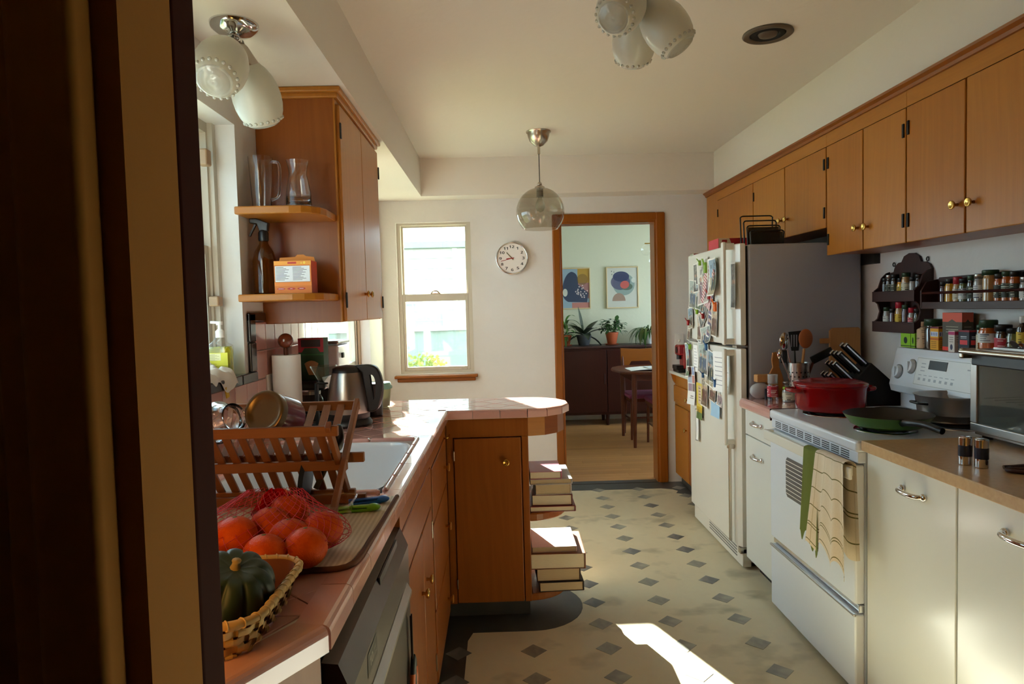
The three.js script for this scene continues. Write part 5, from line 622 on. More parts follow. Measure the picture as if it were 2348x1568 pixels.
jar('glass_jar', 'small glass jar with silver lid beside the red dutch oven', 1.447, CT, 3.255, 0.019, 0.05, { body: J.grey, cap: K.silver, capH: 0.012 });
jar('glass_jar', 'tall clear jar behind the squat glass jar', 1.46, CT, 3.425, 0.024, 0.09, { body: M.glass, cap: K.silver, capH: 0.014 });
// spice rack with two shelves
{ const t = thing('spice_rack', 'dark wooden two shelf spice rack with scalloped top on the wall', 'spice rack', [1.89, 1.26, 3.15]);
  part(t, 'painted_shadow_panel', extDY([[2.985, 1.262], [3.318, 1.262], [3.318, 1.53], [3.30, 1.545], [3.275, 1.548], [3.262, 1.575], [3.235, 1.59], [3.21, 1.592], [3.19, 1.618], [3.15, 1.63], [3.11, 1.628], [3.075, 1.61], [3.06, 1.585], [3.03, 1.583], [3.0, 1.57], [2.985, 1.55]], 1.918, 1.929), M.darkrack);
  for (const d of [2.985, 3.306]) part(t, 'side_panel', extXY([[1.92, 1.262], [1.845, 1.262], [1.845, 1.31], [1.862, 1.325], [1.872, 1.36], [1.862, 1.395], [1.845, 1.41], [1.845, 1.46], [1.865, 1.475], [1.88, 1.52], [1.905, 1.545], [1.92, 1.55]], d, d + 0.012), M.darkrack);
  for (const [y, h] of [[1.264, 0.048], [1.408, 0.048]]) { part(t, 'shelf', box(1.85, 1.918, y, y + 0.008, 2.997, 3.306), M.darkrack, { grain: 'z' }); part(t, 'front_rail', box(1.838, 1.846, y - 0.002, y + h, 2.982, 3.32, 0.002), M.darkrack, { grain: 'z' }); }
  for (const d of [3.28, 3.02]) { const g = new THREE.TorusGeometry(0.009, 0.0025, 6, 18); g.rotateY(Math.PI / 2); g.translate(1.924, d > 3.1 ? 1.585 : 1.594, -d); part(t, 'hanger_loop', plain(g), M.iron); }
  const S1 = 1.4165, S2 = 1.2725, x = 1.882, g1 = 'jars on the upper shelf of the spice rack', up = 'jar on upper shelf of scalloped spice rack, ', lo = 'jar on lower shelf of scalloped spice rack, ';
  const list = [[up + 'brown and unlabelled', S1, 3.281, 0.016, 0.105, { body: J.dark, cap: K.black }], [up + 'dark label, next to the brown one', S1, 3.245, 0.018, 0.118, { body: J.dark, band: L.dark, cap: K.silver }], [up + 'dark label, next to the yellow one', S1, 3.20, 0.02, 0.118, { body: J.dark, band: L.dark, cap: K.black }], [up + 'yellow label', S1, 3.153, 0.017, 0.10, { body: J.yellow, band: L.yellow, cap: K.black }], [up + 'tall with tan contents', S1, 3.112, 0.020, 0.122, { body: J.tan, band: L.cream, cap: K.green }], [up + 'grey contents', S1, 3.058, 0.018, 0.10, { body: J.grey, cap: K.black }], [up + 'black cap beside the long rack', S1, 3.014, 0.019, 0.11, { body: J.dark, cap: K.black }],
    [lo + 'green cap and grey contents', S2, 3.264, 0.019, 0.108, { body: J.grey, band: L.white, cap: K.green }], [lo + 'short and brown', S2, 3.217, 0.017, 0.10, { body: J.purple, cap: K.black }], [lo + 'red cap and yellow label', S2, 3.16, 0.021, 0.132, { body: J.tan, band: L.yellow, cap: K.red, capH: 0.03 }], [lo + 'green cap with purple contents', S2, 3.114, 0.018, 0.118, { body: J.purple, cap: K.green }], [lo + 'red cap and red and white label', S2, 3.066, 0.017, 0.105, { body: J.grey, band: L.red, cap: K.red, capH: 0.024 }], [lo + 'dark striped label', S2, 3.026, 0.017, 0.10, { body: J.dark, band: L.dark, cap: K.black }]];
  for (const [l, y, d, r, h, o] of list) jar('spice_jar', l, x, y, d, r, h, o);
}
{ const t = thing('spice_rack', 'long dark wooden single shelf spice rack on the wall', 'spice rack', [1.89, 1.38, 2.6]);
  part(t, 'painted_shadow_panel', extDY([[2.2, 1.378], [2.955, 1.378], [2.962, 1.40], [2.95, 1.49], [2.93, 1.507], [2.2, 1.515]], 1.918, 1.929), M.darkrack); part(t, 'shelf', box(1.855, 1.92, 1.388, 1.396, 2.2, 2.945), M.darkrack, { grain: 'z' }); part(t, 'front_rail', box(1.847, 1.856, 1.372, 1.402, 2.2, 2.95, 0.002), M.darkrack, { grain: 'z' }); part(t, 'guard_rail', rod(V(1.851, 1.44, 2.2), V(1.851, 1.44, 2.945), 0.0055), M.jamb); part(t, 'side_panel', extXY([[1.92, 1.378], [1.846, 1.378], [1.846, 1.45], [1.87, 1.49], [1.92, 1.50]], 2.94, 2.95), M.darkrack);
  const lr = 'spice jar in the long rack, ', y = 1.3965, x = 1.889;
  for (const [l, d, r, h, o] of [[lr + 'purple brown, by the scalloped rack', 2.858, 0.016, 0.09, { body: J.purple, cap: K.black }], [lr + 'bright yellow contents', 2.812, 0.022, 0.1, { body: J.yellow, cap: K.black }], [lr + 'red cap', 2.769, 0.018, 0.106, { body: J.tan, band: L.cream, cap: K.red, capH: 0.03 }], [lr + 'white label beside the red capped jar', 2.73, 0.020, 0.098, { body: J.green, band: L.white, cap: K.black }], [lr + 'green cap and dark label', 2.683, 0.019, 0.108, { body: J.dark, band: L.dark, cap: K.green }], [lr + 'pale contents and silver cap', 2.642, 0.020, 0.112, { body: J.grey, band: L.white, cap: K.silver }], [lr + 'large green lid', 2.583, 0.026, 0.124, { body: J.tan, cap: K.green, capR: 1.08 }], [lr + 'orange contents, next to the large green lid', 2.535, 0.018, 0.108, { body: J.orange, band: L.dark, cap: K.black }], [lr + 'orange contents and green label', 2.497, 0.018, 0.115, { body: J.orange, band: L.dark, cap: K.green }], [lr + 'orange contents and black cap', 2.459, 0.017, 0.112, { body: J.orange, band: L.dark, cap: K.black }], [lr + 'white jar at the near end', 2.405, 0.02, 0.09, { body: J.grey, band: L.white, cap: K.silver }], [lr + 'brown jar at the near end', 2.355, 0.02, 0.10, { body: J.dark, cap: K.black }]]) jar('spice_jar', l, x, y, d, r, h, o);
}
// packets and jars along the top of the stove
{ const y = 1.1985, x = 1.864;
  const carton = (label, d0, d1, h, col, tex, dx = 0) => { const t = thing('carton', label, 'box', [x + dx, y, (d0 + d1) / 2]); part(t, 'carton', box(x - 0.022 + dx, x + 0.024 + dx, y + 0.0005, y + h, d0, d1), std(col, 0.6)); if (tex) { part(t, 'front_print', surf(1, 1, (u, v) => [x - 0.0225 + dx, y + 0.001 + (h - 0.001) * v, d1 - (d1 - d0) * u]), std(0xffffff, 0.6, { map: tex })); part(t, 'side_print', surf(1, 1, (u, v) => [x - 0.022 + dx + 0.046 * u, y + 0.001 + (h - 0.001) * v, d0 - 0.0005]), std(0xffffff, 0.6, { map: tex })); } return t; };
  const limeT = canvasTex(96, 96, (c, w, h) => { c.fillStyle = '#8cc21e'; c.fillRect(0, 0, w, h); c.fillStyle = '#1c2a14'; c.beginPath(); c.ellipse(w / 2, h * 0.52, 18, 22, 0, 0, 7); c.fill(); c.fillRect(0, h * 0.88, w, 5); });
  carton('lime green tea carton with round emblem on the stove top', 3.012, 3.085, 0.066, C(130, 180, 30), limeT); carton('narrow lime green carton beside the tea carton on the stove', 2.98, 3.008, 0.066, C(130, 180, 30), limeT);
  jar('bottle', 'beige labelled bottle on the stove top behind the dutch oven', x - 0.004, y, 2.944, 0.028, 0.118, { body: textBand('#c8a884', '#6a5644', 8), cap: std(C(176, 130, 96), 0.5), neck: 0.42, capR: 0.42, capH: 0.02, cat: 'bottle' });
  jar('glass_jar', 'dark jar with wide green lid behind the yellow carton', x + 0.012, y, 2.905, 0.034, 0.13, { body: J.dark, cap: K.green, capR: 1.02, capH: 0.03 }).position.z -= 0.0;
  carton('yellow and purple stock cube carton on the stove top', 2.818, 2.872, 0.098, C(214, 150, 20), canvasTex(96, 160, (c, w, h) => { c.fillStyle = '#e0a21a'; c.fillRect(0, 0, w, h); c.fillStyle = '#6a1638'; c.fillRect(0, 0, w, 12); c.fillStyle = '#cfd6e6'; c.fillRect(4, 34, 88, 34); c.fillStyle = '#2a4c8c'; for (let i = 0; i < 4; i++) c.fillRect(12 + i * 20, 40, 8, 22); c.fillStyle = '#c8641a'; c.fillRect(0, 78, w, 14); c.fillStyle = '#8a5a10'; for (let i = 0; i < 4; i++) c.fillRect(12, 102 + i * 13, 60, 4); }));
  carton('tall brown and red tea tin on the stove top', 2.69, 2.81, 0.158, C(74, 58, 40), canvasTex(128, 256, (c, w, h) => { c.fillStyle = '#4c4436'; c.fillRect(0, 0, w, h); c.fillStyle = '#d85a40'; c.beginPath(); c.moveTo(0, 0); c.lineTo(w, 0); c.lineTo(w, 62); c.lineTo(w * 0.7, 62); c.lineTo(w * 0.5, 44); c.lineTo(w * 0.3, 62); c.lineTo(0, 62); c.fill(); c.fillStyle = '#e02c14'; c.fillRect(0, h - 26, w, 26); c.fillStyle = '#b8b098'; for (let i = 0; i < 3; i++) c.fillRect(24, 92 + i * 18, 80, 4); }), 0.012);
  carton('white and pink spice carton in front of the tea tin', 2.684, 2.722, 0.086, C(206, 196, 190), canvasTex(64, 96, (c, w, h) => { c.fillStyle = '#d6ccc4'; c.fillRect(0, 0, w, h); c.fillStyle = '#b8306a'; c.fillRect(0, 4, w, 14); c.fillStyle = '#3a3450'; c.beginPath(); c.arc(w / 2, h - 22, 13, 0, 7); c.fill(); c.fillStyle = '#8a8078'; for (let i = 0; i < 3; i++) c.fillRect(10, 28 + i * 10, 42, 3); }), -0.022);
  carton('navy carton with red emblem on the stove top', 2.614, 2.676, 0.09, C(24, 28, 42), canvasTex(96, 128, (c, w, h) => { c.fillStyle = '#1c2230'; c.fillRect(0, 0, w, h); c.fillStyle = '#8a1420'; c.fillRect(0, 0, w, 10); c.fillStyle = '#d83a40'; c.fillRect(14, 56, 66, 26); c.fillStyle = '#c8ccd0'; c.fillRect(20, 34, 54, 5); c.fillRect(20, 44, 54, 3); c.fillRect(26, 100, 44, 5); }), -0.012);
  jar('glass_jar', 'slim jar with white label beside the navy carton', x, y, 2.597, 0.016, 0.112, { body: J.grey, band: L.cream, cap: K.green, b0: 0.1, b1: 0.8 }); jar('glass_jar', 'big glass jar with orange spice and green lid on the stove', x - 0.006, y, 2.548, 0.033, 0.132, { body: J.orange, band: L.white, cap: K.green, capH: 0.03, b0: 0.45, b1: 0.8 });
  jar('glass_jar', 'dark jar with red label and black lid on the stove', x, y, 2.48, 0.027, 0.116, { body: J.dark, band: L.red, cap: K.black, capR: 1.05, capH: 0.026 }); jar('glass_jar', 'jar of mixed peppercorns with black lid on the stove', x, y, 2.432, 0.02, 0.104, { body: J.green, cap: K.black, capR: 1.0 }); jar('bottle', 'dark bottle with gold label and pale cap on the stove', x, y, 2.388, 0.018, 0.148, { body: J.dark, band: L.yellow, cap: K.white, neck: 0.5, capR: 0.5, capH: 0.024, cat: 'bottle' });
}
{ // toaster oven
  const t = thing('toaster_oven', 'steel toaster oven with glass door on the tan worktop', 'toaster oven', [1.77, 0.93, 2.08]); const x0 = 1.63;
  part(t, 'body', [box(x0 + 0.02, 1.905, 0.955, 0.975, 1.86, 2.325, 0.004), box(x0 + 0.02, 1.905, 1.222, 1.24, 1.86, 2.325, 0.006), box(x0 + 0.02, 1.905, 0.975, 1.222, 1.86, 1.875), box(x0 + 0.02, 1.905, 0.975, 1.222, 2.31, 2.325), box(1.89, 1.905, 0.975, 1.222, 1.875, 2.31)], M.steel);
  const dr = part(t, 'door', [box(x0, x0 + 0.02, 0.955, 0.985, 1.862, 2.323, 0.004), box(x0, x0 + 0.02, 1.19, 1.225, 1.862, 2.323, 0.004), box(x0, x0 + 0.02, 0.985, 1.19, 2.29, 2.323, 0.004), box(x0, x0 + 0.02, 0.985, 1.19, 1.862, 1.90, 0.004)], M.steel);
  part(dr, 'pane', box(x0 + 0.006, x0 + 0.011, 0.985, 1.19, 1.90, 2.29), new THREE.MeshPhysicalMaterial({ color: C(176, 184, 178), roughness: 0.05, transmission: 0.85, thickness: 0 })); part(dr, 'handle', [rod(V(x0 - 0.035, 1.232, 1.88), V(x0 - 0.035, 1.232, 2.318), 0.009), box(x0 - 0.04, x0 + 0.01, 1.208, 1.244, 2.305, 2.326, 0.006), box(x0 - 0.04, x0 + 0.01, 1.208, 1.244, 1.872, 1.892, 0.006)], M.nickel); part(dr, 'handle_shield', box(x0 - 0.006, x0 + 0.003, 1.185, 1.222, 1.88, 2.31, 0.004), M.black);
  part(t, 'rack', Array.from({ length: 9 }, (_, i) => rod(V(x0 + 0.03, 1.07, 1.88 + i * 0.052), V(1.885, 1.07, 1.88 + i * 0.052), 0.002)), M.chrome); part(t, 'crumb_tray', box(x0 + 0.02, 1.885, 0.976, 0.982, 1.88, 2.305), M.darksteel); part(t, 'lining', [box(1.884, 1.889, 0.98, 1.22, 1.88, 2.305), box(x0 + 0.025, 1.884, 1.216, 1.221, 1.88, 2.305)], std(C(150, 154, 150), 0.5));
  for (const d of [1.89, 2.29]) for (const x of [x0 + 0.04, 1.87]) part(t, 'foot', cyl(x, 0.9305, d, 0.016, 0.026), M.black);
  part(t, 'lower_vent', box(x0 + 0.012, x0 + 0.03, 0.944, 0.957, 1.87, 2.315, 0.003), M.steel);
}
{ const t = thing('baking_tray', 'crinkled foil baking tray on top of the toaster oven', 'tray', [1.78, 1.24, 2.15]); part(t, 'tray', extXD(rect(1.68, 1.89, 1.92, 2.28), 1.2405, 1.246), M.steel); part(t, 'foil', smooth(surf(30, 30, (u, v) => [1.69 + 0.19 * u, 1.253 + 0.012 * Math.sin(u * 17 + v * 5) * Math.sin(v * 13) + 0.008 * Math.sin(u * 31 - v * 21), 1.93 + 0.33 * v])), M.chrome); }
{ const s0 = thing('salt_shaker', 'steel shaker with dark blue window closer to the stove', 'shaker', [1.352, 0.93, 1.945]); own(s0, 'body', lathe([[0, 0.0005], [0.0165, 0.0005], [0.0175, 0.003], [0.0175, 0.08], [0.015, 0.083], [0, 0.0835]], 0, 0, 0, 28), M.chrome); own(s0, 'band', lathe([[0.0178, 0.026], [0.018, 0.027], [0.018, 0.057], [0.0178, 0.058]], 0, 0, 0, 28), std(C(34, 40, 56), 0.3)); s0.userData.label = 'steel shaker with dark blue band, beside the stove end of the worktop'; copy(s0, [1.372, 0.93, 1.905], 0, 'steel shaker with dark blue band, beside the twig trivet'); }
{ const t = thing('trivet', 'dark twig trivet on the tan worktop', 'trivet', [1.475, 0.93, 1.84]); for (const [a, b] of [[[1.40, 1.845], [1.55, 1.80]], [[1.42, 1.80], [1.53, 1.87]], [[1.41, 1.87], [1.56, 1.85]]]) part(t, 'twig', rod(V(a[0], 0.938, a[1]), V(b[0], 0.945, b[1]), 0.006), M.darkrack); part(t, 'frame', tube([V(1.40, 0.937, 1.84), V(1.47, 0.937, 1.88), V(1.56, 0.937, 1.84), V(1.48, 0.937, 1.79)], 0.006, { closed: true, n: 40 }), M.darkrack); }

// ---------------------------------------------------------------- lamps and ceiling fittings
function shadeOn(t, root, dir, len = 0.19) { // nickel neck and frosted egg shaped glass along dir from root
  const q = new THREE.Quaternion().setFromUnitVectors(new THREE.Vector3(0, 1, 0), dir.clone().normalize()), L = (pts, seg = 40) => { const g = new THREE.LatheGeometry(pts.map(([a, b]) => new THREE.Vector2(a, b)), seg); g.applyQuaternion(q); g.translate(root.x, root.y, root.z); return plain(g); }, k = len / 0.19;
  part(t, 'socket', L([[0, 0], [0.010, 0], [0.012, 0.012], [0.018, 0.02], [0.030, 0.055], [0.036, 0.07], [0.034, 0.072]]), M.nickel);
  const sh = part(t, 'glass_shade', L([[0.034, 0.066], [0.050, 0.085 * k], [0.063, 0.11 * k], [0.071, 0.14 * k], [0.073, 0.165 * k], [0.0715, 0.19 * k], [0.066, 0.213 * k], [0.058, 0.23 * k], [0.048, 0.242 * k]], 48), M.frosted);
  part(sh, 'glass_bottom', L([[0.048, 0.242 * k], [0.043, 0.247 * k], [0.040, 0.243 * k], [0.035, 0.25 * k], [0.031, 0.245 * k], [0.025, 0.252 * k], [0.02, 0.247 * k], [0.011, 0.253 * k], [0, 0.25 * k]], 40), M.pressed);
  const beads = []; for (let i = 0; i < 20; i++) { const a = i / 20 * 6.283, g = new THREE.SphereGeometry(0.0055, 8, 6); g.translate(0.058 * Math.cos(a), 0.231 * k, 0.058 * Math.sin(a)); g.applyQuaternion(q); g.translate(root.x, root.y, root.z); beads.push(plain(g)); } part(sh, 'glass_beading', beads, M.pressed);
  part(t, 'bulb', L([[0, 0.07], [0.012, 0.075], [0.026, 0.11], [0.028, 0.13], [0.018, 0.152], [0, 0.158]], 16), std(C(236, 234, 226), 0.4));
}
{ const t = thing('ceiling_lamp', 'polished nickel ceiling lamp with frosted glass shades on the soffit over the sink', 'lamp', [-0.757, SOF, 2.066]);
  part(t, 'canopy', lathe([[0, -0.034], [0.016, -0.033], [0.05, -0.026], [0.066, -0.014], [0.069, -0.004], [0.069, 0]], -0.757, SOF, 2.066, 48), M.chrome);
  const r = V(-0.757, SOF - 0.045, 2.066); part(t, 'hub', sph(-0.757, SOF - 0.036, 2.066, 0.014), M.chrome);
  shadeOn(t, r.clone().add(new THREE.Vector3(0, 0, 0.012)), new THREE.Vector3(0.02, -0.72, 0.66), 0.19); shadeOn(t, r.clone().add(new THREE.Vector3(0.01, 0, -0.01)), new THREE.Vector3(0.10, -0.80, -0.42), 0.19); }
{ const t = thing('ceiling_lamp', 'three frosted glass shades of the ceiling lamp in the middle of the kitchen', 'lamp', [0.465, CEIL, 2.2]);
  part(t, 'canopy', lathe([[0, -0.034], [0.016, -0.033], [0.05, -0.026], [0.066, -0.014], [0.069, -0.004], [0.069, 0]], 0.465, CEIL, 2.2, 48), M.chrome); part(t, 'stem', cyl(0.465, CEIL - 0.12, 2.2, 0.008, 0.1), M.nickel); part(t, 'hub', sph(0.465, CEIL - 0.125, 2.2, 0.02), M.chrome);
  const r = V(0.465, CEIL - 0.13, 2.2); shadeOn(t, r, new THREE.Vector3(-0.42, -0.66, 0.62)); shadeOn(t, r, new THREE.Vector3(0.5, -0.8, 0.12)); shadeOn(t, r, new THREE.Vector3(0.06, -0.76, -0.62)); }
{ const x = 0.288, d = 4.46, t = thing('pendant_lamp', 'smoked glass globe pendant lamp hanging before the doorway', 'lamp', [x, 1.89, d]);
  part(t, 'canopy', lathe([[0.0, -0.098], [0.012, -0.097], [0.03, -0.09], [0.058, -0.062], [0.07, -0.03], [0.074, -0.008], [0.08, -0.006], [0.081, 0]], x, CEIL, d, 40), M.nickel); part(t, 'cord_grip', cyl(x, CEIL - 0.145, d, 0.009, 0.05), M.nickel); part(t, 'cord', rod(V(x, CEIL - 0.14, d), V(x, 2.225, d), 0.0028), M.black);
  part(t, 'cap', [sph(x, 2.222, d, 0.015), lathe([[0.0, 0.02], [0.012, 0.02], [0.02, 0.01], [0.032, 0.004], [0.033, -0.004]], x, 2.2, d, 28)], M.nickel); part(t, 'socket', cyl(x, 2.14, d, 0.022, 0.055), M.greyPlastic);
  const pts = []; for (let i = 0; i <= 30; i++) { const a = 0.2 + (2.36 - 0.2) * i / 30; pts.push([0.157 * Math.sin(a), 0.157 * Math.cos(a)]); } part(t, 'glass_globe', lathe(pts, x, 2.044, d, 56), M.smoke); part(t, 'globe_rim', tube(Array.from({ length: 32 }, (_, i) => { const a = i / 32 * 6.283; return V(x + 0.1105 * Math.cos(a), 1.932, d + 0.1105 * Math.sin(a)); }), 0.0018, { closed: true, n: 96 }), M.glass); part(t, 'bulb', [lathe([[0, -0.08], [0.022, -0.07], [0.032, -0.045], [0.028, -0.02], [0.014, 0.01], [0.012, 0.02]], x, 2.12, d, 24)], M.glassFilm); }
{ const t = thing('ceiling_vent', 'round dark ceiling vent near the right soffit', 'vent', [1.175, CEIL, 2.93]); part(t, 'outer_ring', lathe([[0.102, 0], [0.104, -0.006], [0.096, -0.012], [0.078, -0.010], [0.074, -0.004]], 1.175, CEIL, 2.93, 48), std(C(88, 76, 62), 0.45)); part(t, 'louvre', lathe([[0.070, -0.003], [0.066, -0.010], [0.060, -0.004], [0.054, -0.010], [0.048, -0.004], [0.045, -0.002]], 1.175, CEIL, 2.93, 40), M.blackMatte); part(t, 'hub', lathe([[0.04, -0.003], [0.036, -0.012], [0.02, -0.016], [0, -0.017]], 1.175, CEIL, 2.93, 32), std(C(80, 66, 54), 0.45)); part(t, 'backing', lathe([[0.1, -0.0008], [0, -0.0008]], 1.175, CEIL, 2.93, 32), M.blackMatte); }
{ // wall clock
  const x = 0.115, y = 1.812, f = BACK - 0.038, t = thing('wall_clock', 'round white wall clock with red second hand', 'clock', [x, y - 0.127, BACK]);
  const face = canvasTex(512, 512, (c, w) => { c.fillStyle = '#e6e0da'; c.fillRect(0, 0, w, w); c.fillStyle = '#141210'; c.textAlign = 'center'; c.textBaseline = 'middle'; for (let i = 1; i <= 12; i++) { const a = i * Math.PI / 6; c.save(); c.translate(256 + 192 * Math.sin(a), 256 - 192 * Math.cos(a)); c.scale(1.4, 1); c.font = 'bold 60px sans-serif'; c.fillText(String(i), 0, 0); c.restore(); } });
  const ringL = (pts) => { const g = new THREE.LatheGeometry(pts.map(([a, b]) => new THREE.Vector2(a, b)), 64); g.rotateX(Math.PI / 2); g.translate(x, y, -BACK); return plain(g); };
  part(t, 'rim', ringL([[0.127, 0.001], [0.127, 0.036], [0.124, 0.042], [0.1165, 0.042], [0.1155, 0.032]]), M.chrome); part(t, 'case', ringL([[0.12, 0.002], [0.12, 0.03]]), M.white);
  const dg = new THREE.CircleGeometry(0.119, 64); dg.translate(x, y, -BACK + 0.0325); const dp = plain(dg); dp.userData.keepUV = true; part(t, 'dial', dp, std(0xffffff, 0.6, { map: face }), { label: 'white dial with black numerals 1 to 12' });
  const hand = (deg, l, w, b, z, m, n) => { const a = deg * Math.PI / 180, s = new THREE.Vector3(Math.sin(a), Math.cos(a), 0), o = new THREE.Vector3(x, y, -BACK + z); part(t, n, bar(o.clone().addScaledVector(s, -b), o.clone().addScaledVector(s, l), w, 0.001, new THREE.Vector3(-s.y, s.x, 0)), m); };
  hand(318, 0.062, 0.007, 0.016, 0.0345, std(C(116, 116, 84), 0.5), 'minute_hand'); hand(256, 0.09, 0.004, 0.018, 0.0365, std(C(150, 8, 16), 0.4), 'second_hand'); hand(265, 0.045, 0.007, 0.014, 0.0355, std(C(150, 8, 16), 0.4), 'hour_hand');
}
{ const t = thing('light_switch', 'white light switch plate on the back wall', 'light switch', [1.426, 1.07, BACK]); part(t, 'plate', box(1.388, 1.462, 1.07, 1.187, BACK - 0.007, BACK - 0.0005, 0.003), M.white); part(t, 'toggle', [bar(V(1.425, 1.125, BACK - 0.006), V(1.425, 1.14, BACK - 0.022), 0.009, 0.009, PX, 0.001)], M.cream); }
{ const t = thing('coffee_machine', 'small red and black capsule coffee machine on the corner cabinet', 'coffee machine', [1.41, 0.902, 5.15]); const red = phys(C(150, 14, 26), 0.3, { clearcoat: 0.5 });
  part(t, 'base', box(1.345, 1.46, 0.9025, 0.925, 5.10, 5.26, 0.006), M.black); part(t, 'body', box(1.39, 1.47, 0.925, 1.10, 5.12, 5.24, 0.014), red); part(t, 'head', box(1.352, 1.46, 1.03, 1.112, 5.125, 5.235, 0.018), red); part(t, 'spout', cyl(1.372, 1.0, 5.18, 0.018, 0.035), M.black); part(t, 'dial', cyl(1.351, 1.072, 5.165, 0.024, 0.006, { axis: 'x' }), M.black); part(t, 'drip_tray', box(1.335, 1.39, 0.925, 0.955, 5.12, 5.24, 0.004), M.black); }
// ---------------------------------------------------------------- things on and around the refrigerator
{ const t = thing('file_rack', 'black wire mesh file rack on top of the refrigerator', 'rack', [1.44, 1.722, 3.72]); const y0 = 1.7225;
  for (let i = 0; i < 4; i++) { const d = 3.62 + i * 0.05, h = 0.07 + i * 0.032, p = [V(1.355, y0 + 0.006, d), V(1.350, y0 + h, d), V(1.36, y0 + h + 0.008, d), V(1.52, y0 + h + 0.008, d), V(1.53, y0 + h, d), V(1.525, y0 + 0.006, d)]; part(t, 'divider', tube(p, 0.004, { straight: true, n: 60, seg: 6 }), M.black); if (i < 2) part(t, 'mesh_panel', box(1.356, 1.524, y0 + 0.006, y0 + h, d - 0.0006, d + 0.0006), std(C(20, 20, 22), 0.6, { transparent: true, opacity: 0.8 })); }
  part(t, 'base', box(1.352, 1.528, y0, y0 + 0.006, 3.60, 3.80), M.black); }
{ const t = thing('snack_box', 'red and cream carton on top of the refrigerator', 'box', [1.40, 1.722, 4.1]); part(t, 'carton', box(1.32, 1.50, 1.7225, 1.805, 4.05, 4.24), std(C(168, 16, 24), 0.6)); part(t, 'front_print', surf(1, 1, (u, v) => [1.32 + 0.18 * u, 1.723 + 0.082 * v, 4.0495]), std(0xffffff, 0.6, { map: canvasTex(256, 128, (c, w, h) => { c.fillStyle = '#a81420'; c.fillRect(0, 0, w, h); c.fillStyle = '#d8c8a8'; c.beginPath(); c.moveTo(0, 0); c.lineTo(90, 0); c.quadraticCurveTo(120, 60, 112, h); c.lineTo(0, h); c.fill(); c.fillStyle = '#b42028'; c.fillRect(28, 14, 44, 24); c.fillRect(20, 92, 50, 22); c.fillStyle = '#6a6a58'; c.fillRect(20, 52, 26, 22); }) })); part(t, 'side_print', box(1.3185, 1.3198, 1.723, 1.805, 4.052, 4.238), std(C(206, 60, 70), 0.6)); }
